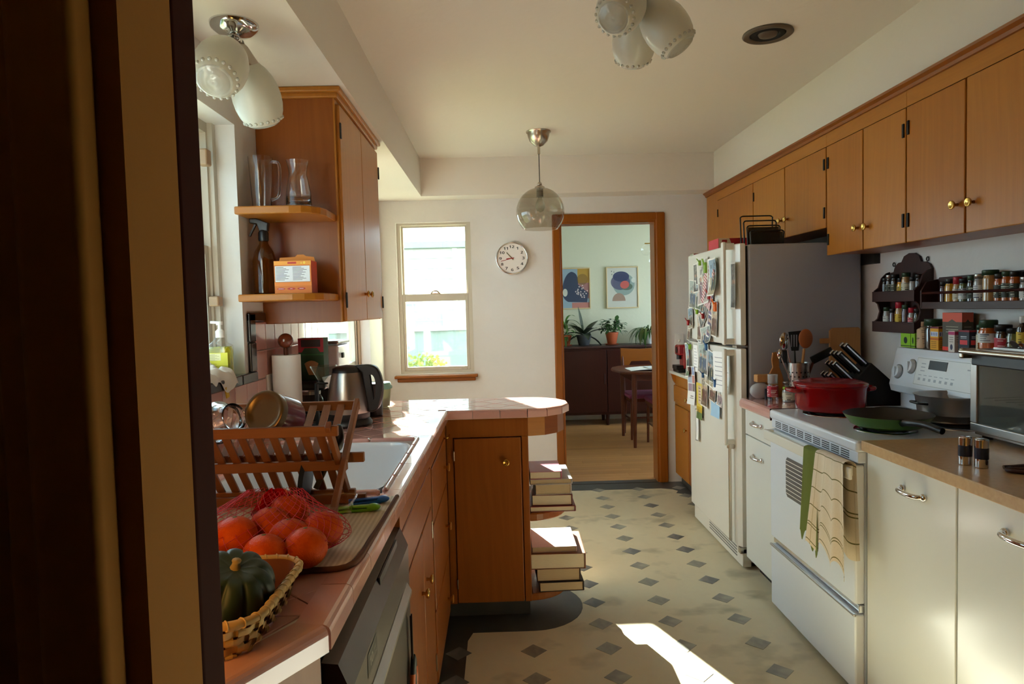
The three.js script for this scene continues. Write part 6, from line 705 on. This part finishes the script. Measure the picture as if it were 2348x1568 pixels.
{ // prints and clips
  const photo = (sd, sky, ground, fig) => std(0xffffff, 0.35, { side: THREE.DoubleSide, map: canvasTex(96, 128, (c, w, h) => { c.fillStyle = '#ece8e0'; c.fillRect(0, 0, w, h); c.fillStyle = sky; c.fillRect(5, 5, w - 10, h * 0.5); c.fillStyle = ground; c.fillRect(5, h * 0.5, w - 10, h * 0.5 - 5); for (let i = 0; i < 40; i++) { const a = hash2(i, sd, 3), b = hash2(i, sd, 4), k = hash2(i, sd, 5); c.fillStyle = k > 0.6 ? 'rgba(40,44,40,0.35)' : 'rgba(240,236,220,0.3)'; c.fillRect(6 + a * (w - 26), 8 + b * (h - 26), 4 + k * 14, 4 + k * 12); } c.fillStyle = fig; for (let i = 0; i < 3; i++) { const x = 22 + i * 24 + hash2(i, sd, 8) * 8; c.beginPath(); c.ellipse(x, h * 0.66, 9, 26, 0, 0, 7); c.fill(); c.fillStyle = '#caa084'; c.beginPath(); c.arc(x, h * 0.42, 7, 0, 7); c.fill(); c.fillStyle = fig; } }) });
  const PH = [photo(1, '#8fa4b0', '#5c6a4a', '#39404a'), photo(2, '#a8b4ac', '#8a8478', '#4a5a78'), photo(3, '#6c6a66', '#4c4844', '#8a8a8a'), photo(4, '#c8b8a0', '#7a6248', '#6a3a34'), photo(5, '#7e96a8', '#a89878', '#2e3a34'), photo(6, '#d8d4cc', '#b8a8a0', '#7c5c6c')];
  const strip = std(0xffffff, 0.4, { side: THREE.DoubleSide, map: canvasTex(64, 256, (c, w, h) => { c.fillStyle = '#eee9e4'; c.fillRect(0, 0, w, h); for (let i = 0; i < 4; i++) { c.fillStyle = ['#6a5a78', '#7a6888', '#5c5470', '#746078'][i]; c.fillRect(5, 6 + i * 62, w - 10, 54); c.fillStyle = '#c8a48c'; c.beginPath(); c.arc(22, 34 + i * 62, 11, 0, 7); c.arc(43, 36 + i * 62, 10, 0, 7); c.fill(); } }) });
  const cal = std(0xffffff, 0.5, { side: THREE.DoubleSide, map: canvasTex(96, 224, (c, w, h) => { c.fillStyle = '#eeece6'; c.fillRect(0, 0, w, h); const cs = ['#6e3c2c', '#8a9ac0', '#a8b4c8', '#c08070', '#9c8490', '#7c6a60']; for (let j = 0; j < 3; j++) for (let i = 0; i < 2; i++) { c.fillStyle = cs[j * 2 + i]; c.fillRect(6 + i * 44, 6 + j * 48, 40, 44); } c.fillStyle = '#8a8680'; c.fillRect(30, 172, 36, 6); c.fillRect(24, 184, 48, 4); }) });
  const stripes = std(0xffffff, 0.7, { side: THREE.DoubleSide, map: canvasTex(96, 192, (c, w, h) => { c.fillStyle = '#e6dcd6'; c.fillRect(0, 0, w, h); c.strokeStyle = '#b4505c'; c.lineWidth = 6; for (let i = -4; i < 18; i++) { c.beginPath(); c.moveTo(0, i * 14); c.lineTo(w, i * 14 + 34); c.stroke(); } }) });
  const note = std(0xffffff, 0.8, { side: THREE.DoubleSide, map: canvasTex(128, 160, (c, w, h) => { c.fillStyle = '#f0eeea'; c.fillRect(0, 0, w, h); c.strokeStyle = '#7a7a86'; c.lineWidth = 2; for (let i = 0; i < 7; i++) { c.beginPath(); c.moveTo(14, 22 + i * 18); for (let x = 14; x < 70 + (i * 29) % 44; x += 6) c.lineTo(x, 22 + i * 18 + (x % 12 ? 3 : -3)); c.stroke(); } }) });
  const yellow = std(0xffffff, 0.6, { side: THREE.DoubleSide, map: canvasTex(96, 192, (c, w, h) => { c.fillStyle = '#d8c048'; c.fillRect(0, 0, w, h); c.fillStyle = '#d0b498'; c.fillRect(22, 14, 52, 96); c.fillStyle = '#b8981c'; c.fillRect(0, 126, w, 30); c.fillStyle = '#5e7238'; c.fillRect(0, 156, w, 36); c.fillStyle = '#6a5a3a'; for (let i = 0; i < 5; i++) c.fillRect(32, 26 + i * 16, 32, 4); }) });
  const blue = std(C(160, 196, 222), 0.7, { side: THREE.DoubleSide }), arrow = std(0xffffff, 0.6, { side: THREE.DoubleSide, map: canvasTex(48, 160, (c, w, h) => { c.fillStyle = '#f0eee8'; c.fillRect(0, 0, w, h); c.strokeStyle = '#6a6660'; c.lineWidth = 4; c.strokeRect(3, 3, w - 6, h - 6); }) });
  let lay = 0;
  const print = (name, label, d, y, w, h, tilt, m, bow = 0.004) => { lay += 0.0002; const t = surf(6, 6, (u, v) => { const a = (u - 0.5) * w * 1.3, b = (v - 0.5) * h * 1.12, c = Math.cos(tilt), s = Math.sin(tilt), lift = bow * (Math.pow(Math.abs(2 * v - 1), 2) * (v < 0.5 ? 1 : 0.3) + 0.6 * Math.pow(2 * u - 1, 2)); return [1.2305 - 0.0015 - lay - lift, y + a * s + b * c, d - a * c + b * s]; }); return single(name, label, name.includes('photo') ? 'photo' : 'paper', t, m); };
  const P0 = PH;
  print('photo_print', 'grey snapshot high on the freezer door', 4.19, 1.58, 0.10, 0.16, 0.05, P0[2]); print('photo_print', 'blue toned snapshot at the far edge of the freezer door', 4.28, 1.48, 0.12, 0.16, -0.08, P0[1]); print('photo_print', 'white framed snapshot beneath the green clip on the freezer', 4.05, 1.55, 0.17, 0.24, 0.1, P0[5], 0.008); print('photo_print', 'pale portrait snapshot next to the striped drawing', 4.15, 1.46, 0.09, 0.14, -0.1, P0[0]);
  print('paper_drawing', 'red and white striped drawing on the freezer door', 3.96, 1.52, 0.13, 0.22, -0.35, stripes, 0.006); print('photo_print', 'curling snapshot beside the freezer handle', 3.84, 1.57, 0.10, 0.19, 0.05, P0[4], 0.02); print('photo_print', 'black and white snapshot turned diagonally on the freezer', 4.08, 1.37, 0.14, 0.14, 0.6, P0[2]); print('photo_strip', 'tall photo booth strip on the freezer door', 3.93, 1.35, 0.06, 0.24, -0.25, strip);
  print('photo_print', 'green toned snapshot low at the far edge of the freezer', 4.33, 1.33, 0.08, 0.12, 0.1, P0[4]); print('photo_print', 'group snapshot with red roof tones low on the freezer', 4.12, 1.28, 0.11, 0.15, 0.05, P0[3]); print('photo_print', 'landscape snapshot at the bottom of the freezer door', 4.0, 1.235, 0.15, 0.09, 0.15, P0[1], 0.012); print('photo_print', 'brown toned snapshot between strip and handle', 3.85, 1.33, 0.08, 0.18, -0.1, P0[3]); print('photo_print', 'small orange toned snapshot by the far freezer corner', 4.37, 1.24, 0.05, 0.10, -0.15, P0[3]); print('photo_print', 'black and white print strip behind the freezer handle', 3.565, 1.51, 0.05, 0.22, 0.0, P0[2]).position.x += 0.012;
  print('photo_print', 'dark framed wedding snapshot on the refrigerator door', 4.07, 1.09, 0.16, 0.17, -0.06, P0[1]); print('photo_print', 'tilted snapshot below the blue clip on the refrigerator door', 3.93, 1.04, 0.12, 0.19, -0.14, P0[4]); print('photo_print', 'tall narrow garden snapshot at the far edge of the refrigerator', 4.385, 1.06, 0.06, 0.2, 0.15, P0[0], 0.012); print('paper_note', 'plain white note beside the garden snapshot', 4.22, 1.08, 0.07, 0.15, 0.0, note); print('paper_note', 'handwritten white sheet partly behind the refrigerator handle', 3.72, 1.04, 0.22, 0.20, 0.03, note, 0.008);
  print('photo_calendar', 'photo calendar page with six small pictures', 4.31, 0.90, 0.13, 0.22, 0.06, cal, 0.010); print('photo_print', 'torn edged portrait snapshot above the yellow card', 4.05, 0.90, 0.10, 0.18, -0.03, P0[3]); print('paper_card', 'yellow and green card on the refrigerator door', 4.15, 0.82, 0.09, 0.20, 0.0, yellow); print('paper_bookmark', 'narrow white bookmark hanging lowest on the refrigerator door', 4.2, 0.665, 0.045, 0.18, 0.06, arrow, 0.006); print('photo_print', 'small snapshot at the blue clip above the pale blue card', 3.89, 0.91, 0.09, 0.10, -0.12, P0[3]); print('photo_print', 'small snapshot by the handle above the pale blue card', 3.76, 0.90, 0.07, 0.10, -0.1, P0[5]); print('paper_card', 'pale blue card low beside the refrigerator handle', 3.84, 0.815, 0.12, 0.08, 0.0, blue);
  const clip = (label, d, y, col, r = 0.016) => { const t = thing('magnet_clip', label, 'magnet', [1.222, y, d]); part(t, 'clip', [box(1.212, 1.229, y - r * 1.2, y + r * 1.2, d - r * 0.7, d + r * 0.7, 0.004)], col); part(t, 'lever', [bar(V(1.214, y + r * 0.6, d), V(1.200, y + r * 2.0, d - 0.004), 0.004, r * 1.1, PX, 0.001)], col); };
  const gC = phys(C(126, 168, 28), 0.35), rC = phys(C(160, 24, 24), 0.35), bC = phys(C(24, 84, 140), 0.35), oC = phys(C(226, 104, 20), 0.35);
  clip('green magnet clip above the white framed snapshot', 4.1, 1.665, gC, 0.013); clip('large green magnet clip above the striped drawing', 3.99, 1.63, gC, 0.026); clip('red magnet clip above the photo strip', 3.93, 1.465, rC, 0.018); clip('orange magnet clip between photo strip and freezer handle', 3.82, 1.40, oC, 0.022); clip('green magnet clip in the middle of the freezer door', 4.17, 1.37, gC, 0.012); clip('red magnet clip at the far edge of the freezer door', 4.37, 1.30, rC, 0.015); clip('red magnet clip above the group snapshot', 4.05, 1.345, rC, 0.013); clip('green magnet clip above the garden snapshot', 4.34, 1.145, gC, 0.014); clip('blue magnet clip above the tilted snapshot', 3.99, 1.165, bC, 0.018); clip('blue magnet clip above the small snapshots', 3.83, 0.965, bC, 0.018); clip('dark blue magnet clip above the torn edged snapshot', 4.06, 0.99, bC, 0.013);
}
// ---------------------------------------------------------------- dining room furniture
{ const t = thing('sideboard', 'dark walnut sideboard below two pictures in the dining room', 'sideboard', [1.5, 0, 8.23]);
  part(t, 'body', box(0.58, 2.5, 0.13, 0.925, 8.03, 8.45, 0.004), M.sideboard, { grain: 'x' }); part(t, 'top', box(0.56, 2.52, 0.925, 0.95, 8.01, 8.46, 0.006), M.darkrack, { grain: 'x' });
  for (const [a, b] of [[0.62, 1.26], [1.27, 1.90], [1.91, 2.46]]) { const dr = part(t, 'door', box(a, b, 0.16, 0.90, 8.012, 8.03, 0.003), M.sideboard); part(dr, 'handle', box(b - 0.03, b - 0.02, 0.5, 0.62, 8.004, 8.014, 0.003), M.darkrack); }
  for (const x of [0.64, 1.27, 2.42]) for (const d of [8.06, 8.41]) part(t, 'leg', cyl(x, 0.002, d, 0.018, 0.13, { r2: 0.024 }), M.sideboard); }
{ const art1 = canvasTex(256, 330, (c, w, h) => { c.fillStyle = '#a9bfcf'; c.fillRect(0, 0, w, h); c.fillStyle = '#d2a23c'; c.fillRect(w * 0.62, 0, w * 0.38, h * 0.36); c.fillStyle = '#b9807e'; c.fillRect(w * 0.62, h * 0.36, w * 0.38, h * 0.4); c.fillStyle = '#d98c80'; c.fillRect(w * 0.42, h * 0.86, w * 0.6, h * 0.14); c.fillStyle = 'rgba(52,62,92,0.95)'; c.beginPath(); c.moveTo(w * 0.1, h * 0.5); c.quadraticCurveTo(w * 0.2, h * 0.1, w * 0.42, h * 0.07); c.quadraticCurveTo(w * 0.66, h * 0.1, w * 0.63, h * 0.4); c.lineTo(w * 0.97, h * 0.62); c.lineTo(w * 0.92, h * 0.86); c.lineTo(w * 0.3, h * 0.84); c.quadraticCurveTo(w * 0.08, h * 0.76, w * 0.1, h * 0.5); c.fill(); c.fillStyle = 'rgba(130,96,40,0.55)'; c.beginPath(); c.ellipse(w * 0.78, h * 0.27, w * 0.18, h * 0.14, 0, 0, 7); c.fill(); c.fillStyle = '#e6e4d6'; c.beginPath(); c.ellipse(w * 0.2, h * 0.6, w * 0.08, h * 0.1, 0, 0, 7); c.fill(); c.fillStyle = '#f0dcd8'; for (let i = 0; i < 22; i++) { c.beginPath(); c.arc(w * (0.54 + 0.42 * hash2(i, 1, 2)), h * (0.4 + 0.34 * hash2(i, 2, 3)), 6, 0, 7); c.fill(); } });
  const art2 = canvasTex(256, 330, (c, w, h) => { c.fillStyle = '#e4e2d4'; c.fillRect(0, 0, w, h); c.fillStyle = 'rgba(150,172,164,0.9)'; c.beginPath(); c.ellipse(w * 0.55, h * 0.42, w * 0.36, h * 0.28, 0, 0, 7); c.fill(); c.fillStyle = 'rgba(86,84,118,0.85)'; c.beginPath(); c.ellipse(w * 0.44, h * 0.36, w * 0.32, h * 0.2, 0, 0, 7); c.fill(); c.fillStyle = 'rgba(54,62,104,0.95)'; c.beginPath(); c.ellipse(w * 0.46, h * 0.22, w * 0.27, h * 0.13, 0, 0, 7); c.fill(); c.fillStyle = 'rgba(92,112,92,0.9)'; c.beginPath(); c.ellipse(w * 0.64, h * 0.48, w * 0.2, h * 0.09, 0, 0, 7); c.fill(); c.fillStyle = 'rgba(224,98,88,0.95)'; c.beginPath(); c.ellipse(w * 0.58, h * 0.43, w * 0.15, h * 0.1, -0.2, 0, 7); c.fill(); c.fillStyle = 'rgba(238,238,226,0.9)'; c.beginPath(); c.arc(w * 0.88, h * 0.32, w * 0.08, 0, 7); c.fill(); c.fillStyle = '#b3907c'; c.beginPath(); c.ellipse(w * 0.38, h * 0.84, w * 0.22, h * 0.2, 0, Math.PI, 0); c.fill(); c.fillStyle = '#3a3c44'; for (const [a, b] of [[0.14, 0.07], [0.22, 0.09], [0.15, 0.15]]) c.fillRect(w * a, h * b, 5, 9); });
  const pic = (label, x0, x1, y0, y1, tex) => { const t = thing('picture_frame', label, 'picture', [(x0 + x1) / 2, y0, 8.49]); part(t, 'frame', [box(x0, x1, y0, y0 + 0.014, 8.474, 8.498, 0.003), box(x0, x1, y1 - 0.014, y1, 8.474, 8.498, 0.003), box(x0, x0 + 0.014, y0 + 0.014, y1 - 0.014, 8.474, 8.498, 0.003), box(x1 - 0.014, x1, y0 + 0.014, y1 - 0.014, 8.474, 8.498, 0.003)], std(C(196, 172, 126), 0.5)); part(t, 'print', surf(1, 1, (u, v) => [x0 + 0.014 + (x1 - x0 - 0.028) * u, y0 + 0.014 + (y1 - y0 - 0.028) * v, 8.484]), std(C(206, 206, 202), 0.5, { map: tex })); };
  pic('abstract print with dark blue shape and yellow corner beside the doorway', 0.745, 1.150, 1.392, 1.905, art1); pic('abstract print of stacked rounded shapes on white', 1.348, 1.752, 1.388, 1.905, art2); }
{ const pot = (t, x, d, r, h, m, sa) => { part(t, 'pot', lathe([[0, 0.002], [r * 0.68, 0.002], [r * 0.95, h * 0.82], [r, h * 0.82], [r * 1.02, h], [r * 0.9, h], [r * 0.85, h * 0.8], [0, h * 0.8]], x, 0.951 + (sa ? 0.012 : 0), d, 28), m); if (sa) part(t, 'saucer', lathe([[0, 0], [r * 0.9, 0], [r * 1.08, 0.014], [r * 1.02, 0.014], [r * 0.85, 0.006], [0, 0.006]], x, 0.9505, d, 28), m); };
  const leafM = (r, g, b) => new THREE.MeshPhysicalMaterial({ color: C(r, g, b), roughness: 0.5, transmission: 0.3, thickness: 0, side: THREE.DoubleSide });
  const leaf = (p, dir, L, W, droop = 0.5, twist = 0) => { const f = new THREE.Vector3(dir[0], 0, -dir[2]).normalize(), up = new THREE.Vector3(0, 1, 0), s = f.clone().cross(up), el = Math.atan2(dir[1], Math.hypot(dir[0], dir[2])); return surf(4, 7, (u, v) => { const a = el - droop * v * 1.6, q = v * L, w = W * Math.pow(Math.sin(Math.PI * Math.min(0.985, 0.06 + v * 0.94)), 0.8) * (u - 0.5) * 2, c = 0.25 * Math.abs(w), hx = q * Math.cos(el - droop * v * 0.8), hy = q * Math.sin(el - droop * v * 0.8) + c; return [p[0] + f.x * hx + s.x * w, p[1] + hy + twist * w, p[2] - f.z * hx - s.z * w]; }); };
  const terra = std(C(176, 84, 44), 0.8);
  let t = thing('potted_plant', 'arching green plant in a terracotta pot at the doorway end of the sideboard', 'plant', [0.80, 0.951, 8.22]); pot(t, 0.80, 8.22, 0.075, 0.12, terra, true); for (let i = 0; i < 34; i++) { const a = rr(0, 6.283); part(t, 'leaf', leaf([0.80, 1.06 + rr(0, 0.16), 8.22], [Math.cos(a), rr(0.2, 1.4), Math.min(0.3, Math.sin(a))], rr(0.14, 0.25), rr(0.012, 0.02), rr(0.6, 1.4)), leafM(74, 116 + rr(-20, 20), 42)); }
  t = thing('potted_plant', 'dark leaved arrowhead plant in a grey pot on the sideboard', 'plant', [1.02, 0.951, 8.2]); pot(t, 1.02, 8.2, 0.092, 0.13, std(C(58, 60, 62), 0.7)); for (const [dx, dy, dd, L, W, dr] of [[-0.2, 1.5, 0.1, 0.36, 0.05, 0.05], [0.9, 0.5, -0.3, 0.36, 0.055, 0.3], [1, -0.1, 0.1, 0.34, 0.06, 0.8], [-1, 0.1, -0.1, 0.30, 0.06, 0.9], [-0.6, 0.9, -0.4, 0.28, 0.06, 0.5], [0.4, 0.8, -0.6, 0.26, 0.06, 0.6], [0.1, 0.6, -1, 0.24, 0.055, 0.9], [-0.3, 0.7, 0.8, 0.28, 0.05, 0.5], [0.7, 1.0, 0.5, 0.3, 0.05, 0.3], [-0.9, 0.5, 0.3, 0.28, 0.05, 0.6]]) part(t, 'leaf', leaf([1.02, 1.07, 8.2], [dx, dy, dd], L, W, dr), leafM(40, 54, 34)); part(t, 'stem', rod(V(1.02, 1.0, 8.2), V(1.0, 1.2, 8.2), 0.006), std(C(60, 70, 40), 0.8));
  t = thing('potted_plant', 'bushy round leaved plant in a terracotta pot with saucer', 'plant', [1.36, 0.951, 8.2]); pot(t, 1.36, 8.2, 0.078, 0.14, terra, true); for (let i = 0; i < 120; i++) { const a = rr(0, 6.283), r = rr(0.02, 0.14), y = 1.10 + rr(0, 0.17) * (1 - r * 2.4); part(t, 'leaf', leaf([1.36 + r * Math.cos(a), y, 8.2 + r * Math.sin(a)], [Math.cos(a + rr(-1, 1)), rr(-0.2, 0.9), Math.sin(a + rr(-1, 1))], rr(0.05, 0.08), rr(0.018, 0.028), rr(0.2, 0.9)), leafM(58, 96 + rr(-16, 22), 44)); } part(t, 'stem', [rod(V(1.36, 1.06, 8.2), V(1.34, 1.2, 8.2), 0.004), rod(V(1.36, 1.06, 8.2), V(1.40, 1.2, 8.22), 0.004)], std(C(80, 90, 50), 0.8));
  t = thing('potted_plant', 'trailing holiday cactus in a ribbed white pot on the sideboard', 'plant', [1.81, 0.951, 8.2]); pot(t, 1.81, 8.2, 0.09, 0.15, M.white); for (let i = 0; i < 90; i++) { const a = rr(0, 6.283), r = rr(0.03, 0.09); part(t, 'leaf', leaf([1.81 + r * Math.cos(a), 1.09 + rr(0, 0.03), 8.2 + r * Math.sin(a)], [Math.cos(a), rr(0.2, 1.6), Math.min(0.3, Math.sin(a))], rr(0.12, 0.27), rr(0.010, 0.017), rr(1.2, 2.9), rr(-0.3, 0.3)), leafM(70 + rr(-20, 20), 100 + rr(-16, 20), 34)); } }
{ const t = thing('dining_table', 'dark wooden dining table seen through the doorway', 'table', [1.9, 0, 7.02]); part(t, 'tabletop', extXD([[1.16, 6.95], [1.2, 6.78], [1.28, 6.66], [1.40, 6.6], [2.6, 6.6], [2.6, 7.45], [1.40, 7.45], [1.28, 7.38], [1.2, 7.26], [1.16, 7.1]], 0.742, 0.766, { bevel: 0.006 }), M.walnut, { grain: 'x' }); part(t, 'apron', [box(1.30, 2.5, 0.67, 0.742, 6.70, 6.72), box(1.30, 2.5, 0.67, 0.742, 7.33, 7.35), box(1.30, 1.32, 0.67, 0.742, 6.72, 7.33)], M.walnut, { grain: 'x' }); for (const [x, d] of [[1.325, 6.70], [1.325, 7.34], [2.45, 6.70], [2.45, 7.34]]) part(t, 'leg', cyl(x, 0.003, d, 0.016, 0.74, { r2: 0.028 }), M.walnut); }
{ const seatM = std(C(122, 48, 78), 0.85), chair = thing('dining_chair', 'wooden dining chair with purple seat on the far side of the table', 'chair', [0, 0, 0]);
  own(chair, 'seat', box(-0.22, 0.22, 0.44, 0.485, -0.21, 0.21, 0.018), seatM); own(chair, 'seat_frame', box(-0.21, 0.21, 0.405, 0.44, -0.2, 0.2, 0.004), M.walnut, { grain: 'x' });
  for (const [x, d] of [[-0.19, -0.18], [0.19, -0.18], [-0.19, 0.18], [0.19, 0.18]]) own(chair, 'leg', d < 0 ? rod(V(x, 0.003, d), V(x * 0.96, 0.42, d), 0.012, 10, 0.018) : rod(V(x, 0.003, d + 0.05), V(x * 0.96, 0.42, d), 0.012, 10, 0.018), M.walnut); own(chair, 'stretcher', [box(-0.18, 0.18, 0.2, 0.215, -0.006, 0.006), box(-0.19, -0.178, 0.2, 0.215, -0.18, 0.2), box(0.178, 0.19, 0.2, 0.215, -0.18, 0.2)], M.walnut);
  for (const s of [-1, 1]) own(chair, 'back_post', rod(V(s * 0.19, 0.42, 0.19), V(s * 0.2, 0.94, 0.27), 0.014, 10), M.walnut); own(chair, 'backrest', extXY([[-0.21, 0.70], [-0.14, 0.73], [-0.1, 0.80], [0.1, 0.80], [0.14, 0.73], [0.21, 0.70], [0.22, 0.95], [0.1, 0.94], [0, 0.935], [-0.1, 0.94], [-0.22, 0.95]], 0.245, 0.265, { bevel: 0.004 }), M.casing, { grain: 'x' });
  chair.position.copy(V(1.56, 0, 7.28)); const c2 = copy(chair, [1.70, 0, 6.78], Math.PI, 'wooden dining chair with purple seat on the near side of the table'); }
{ const t = thing('newspaper', 'open newspaper spread on the dining table', 'newspaper', [1.6, 0.766, 6.95]); part(t, 'sheet', smooth(surf(20, 8, (u, v) => [1.30 + 0.5 * u, 0.7685 + 0.012 * Math.abs(Math.sin(u * 4.2)) + 0.003 * Math.sin(v * 7), 6.72 + 0.34 * v])), M.paper); part(t, 'folded_section', box(1.48, 1.75, 0.784, 0.79, 6.75, 7.0, 0.002), std(C(206, 210, 208), 0.8)); }
{ const t = thing('globe_chandelier', 'brass branch lamp with glass globes at the right of the dining room', 'lamp', [1.72, 1.8, 7.2]); part(t, 'stem', rod(V(1.72, 2.5, 7.2), V(1.72, 1.9, 7.2), 0.008), M.brass); part(t, 'arm', [rod(V(1.56, 2.07, 7.2), V(1.9, 2.07, 7.2), 0.006), rod(V(1.62, 1.96, 7.2), V(1.82, 1.96, 7.2), 0.006)], M.brass); for (const [x, y] of [[1.58, 2.0], [1.66, 1.88], [1.86, 2.0]]) part(t, 'glass_globe', sph(x, y, 7.2, 0.06), M.glass); }
// ---------------------------------------------------------------- hall
{ const t = thing('coat', 'black coat hanging in the dark hall beside the doorway', 'coat', [-0.40, 0.4, 0.42]);
  part(t, 'coat', smooth(surf(36, 40, (u, v) => { const a = (u - 0.5) * Math.PI, y = 1.66 - 1.2 * v, fl = 0.045 + 0.085 * Math.pow(v, 0.8), sl = v > 0.42 && v < 0.5 ? 0.014 : 0, w = 1 + 0.10 * Math.sin(u * 21 + v * 2) * v; return [-0.468 + (fl + sl) * w * Math.cos(a), y, 0.40 + (0.06 + 0.10 * v) * Math.sin(a)]; })), std(C(14, 15, 18), 0.9)); part(t, 'hanger_loop', tube([V(-0.468, 1.66, 0.40), V(-0.46, 1.69, 0.40), V(-0.45, 1.66, 0.40)], 0.003), M.black); }
renderer.render(scene, camera);
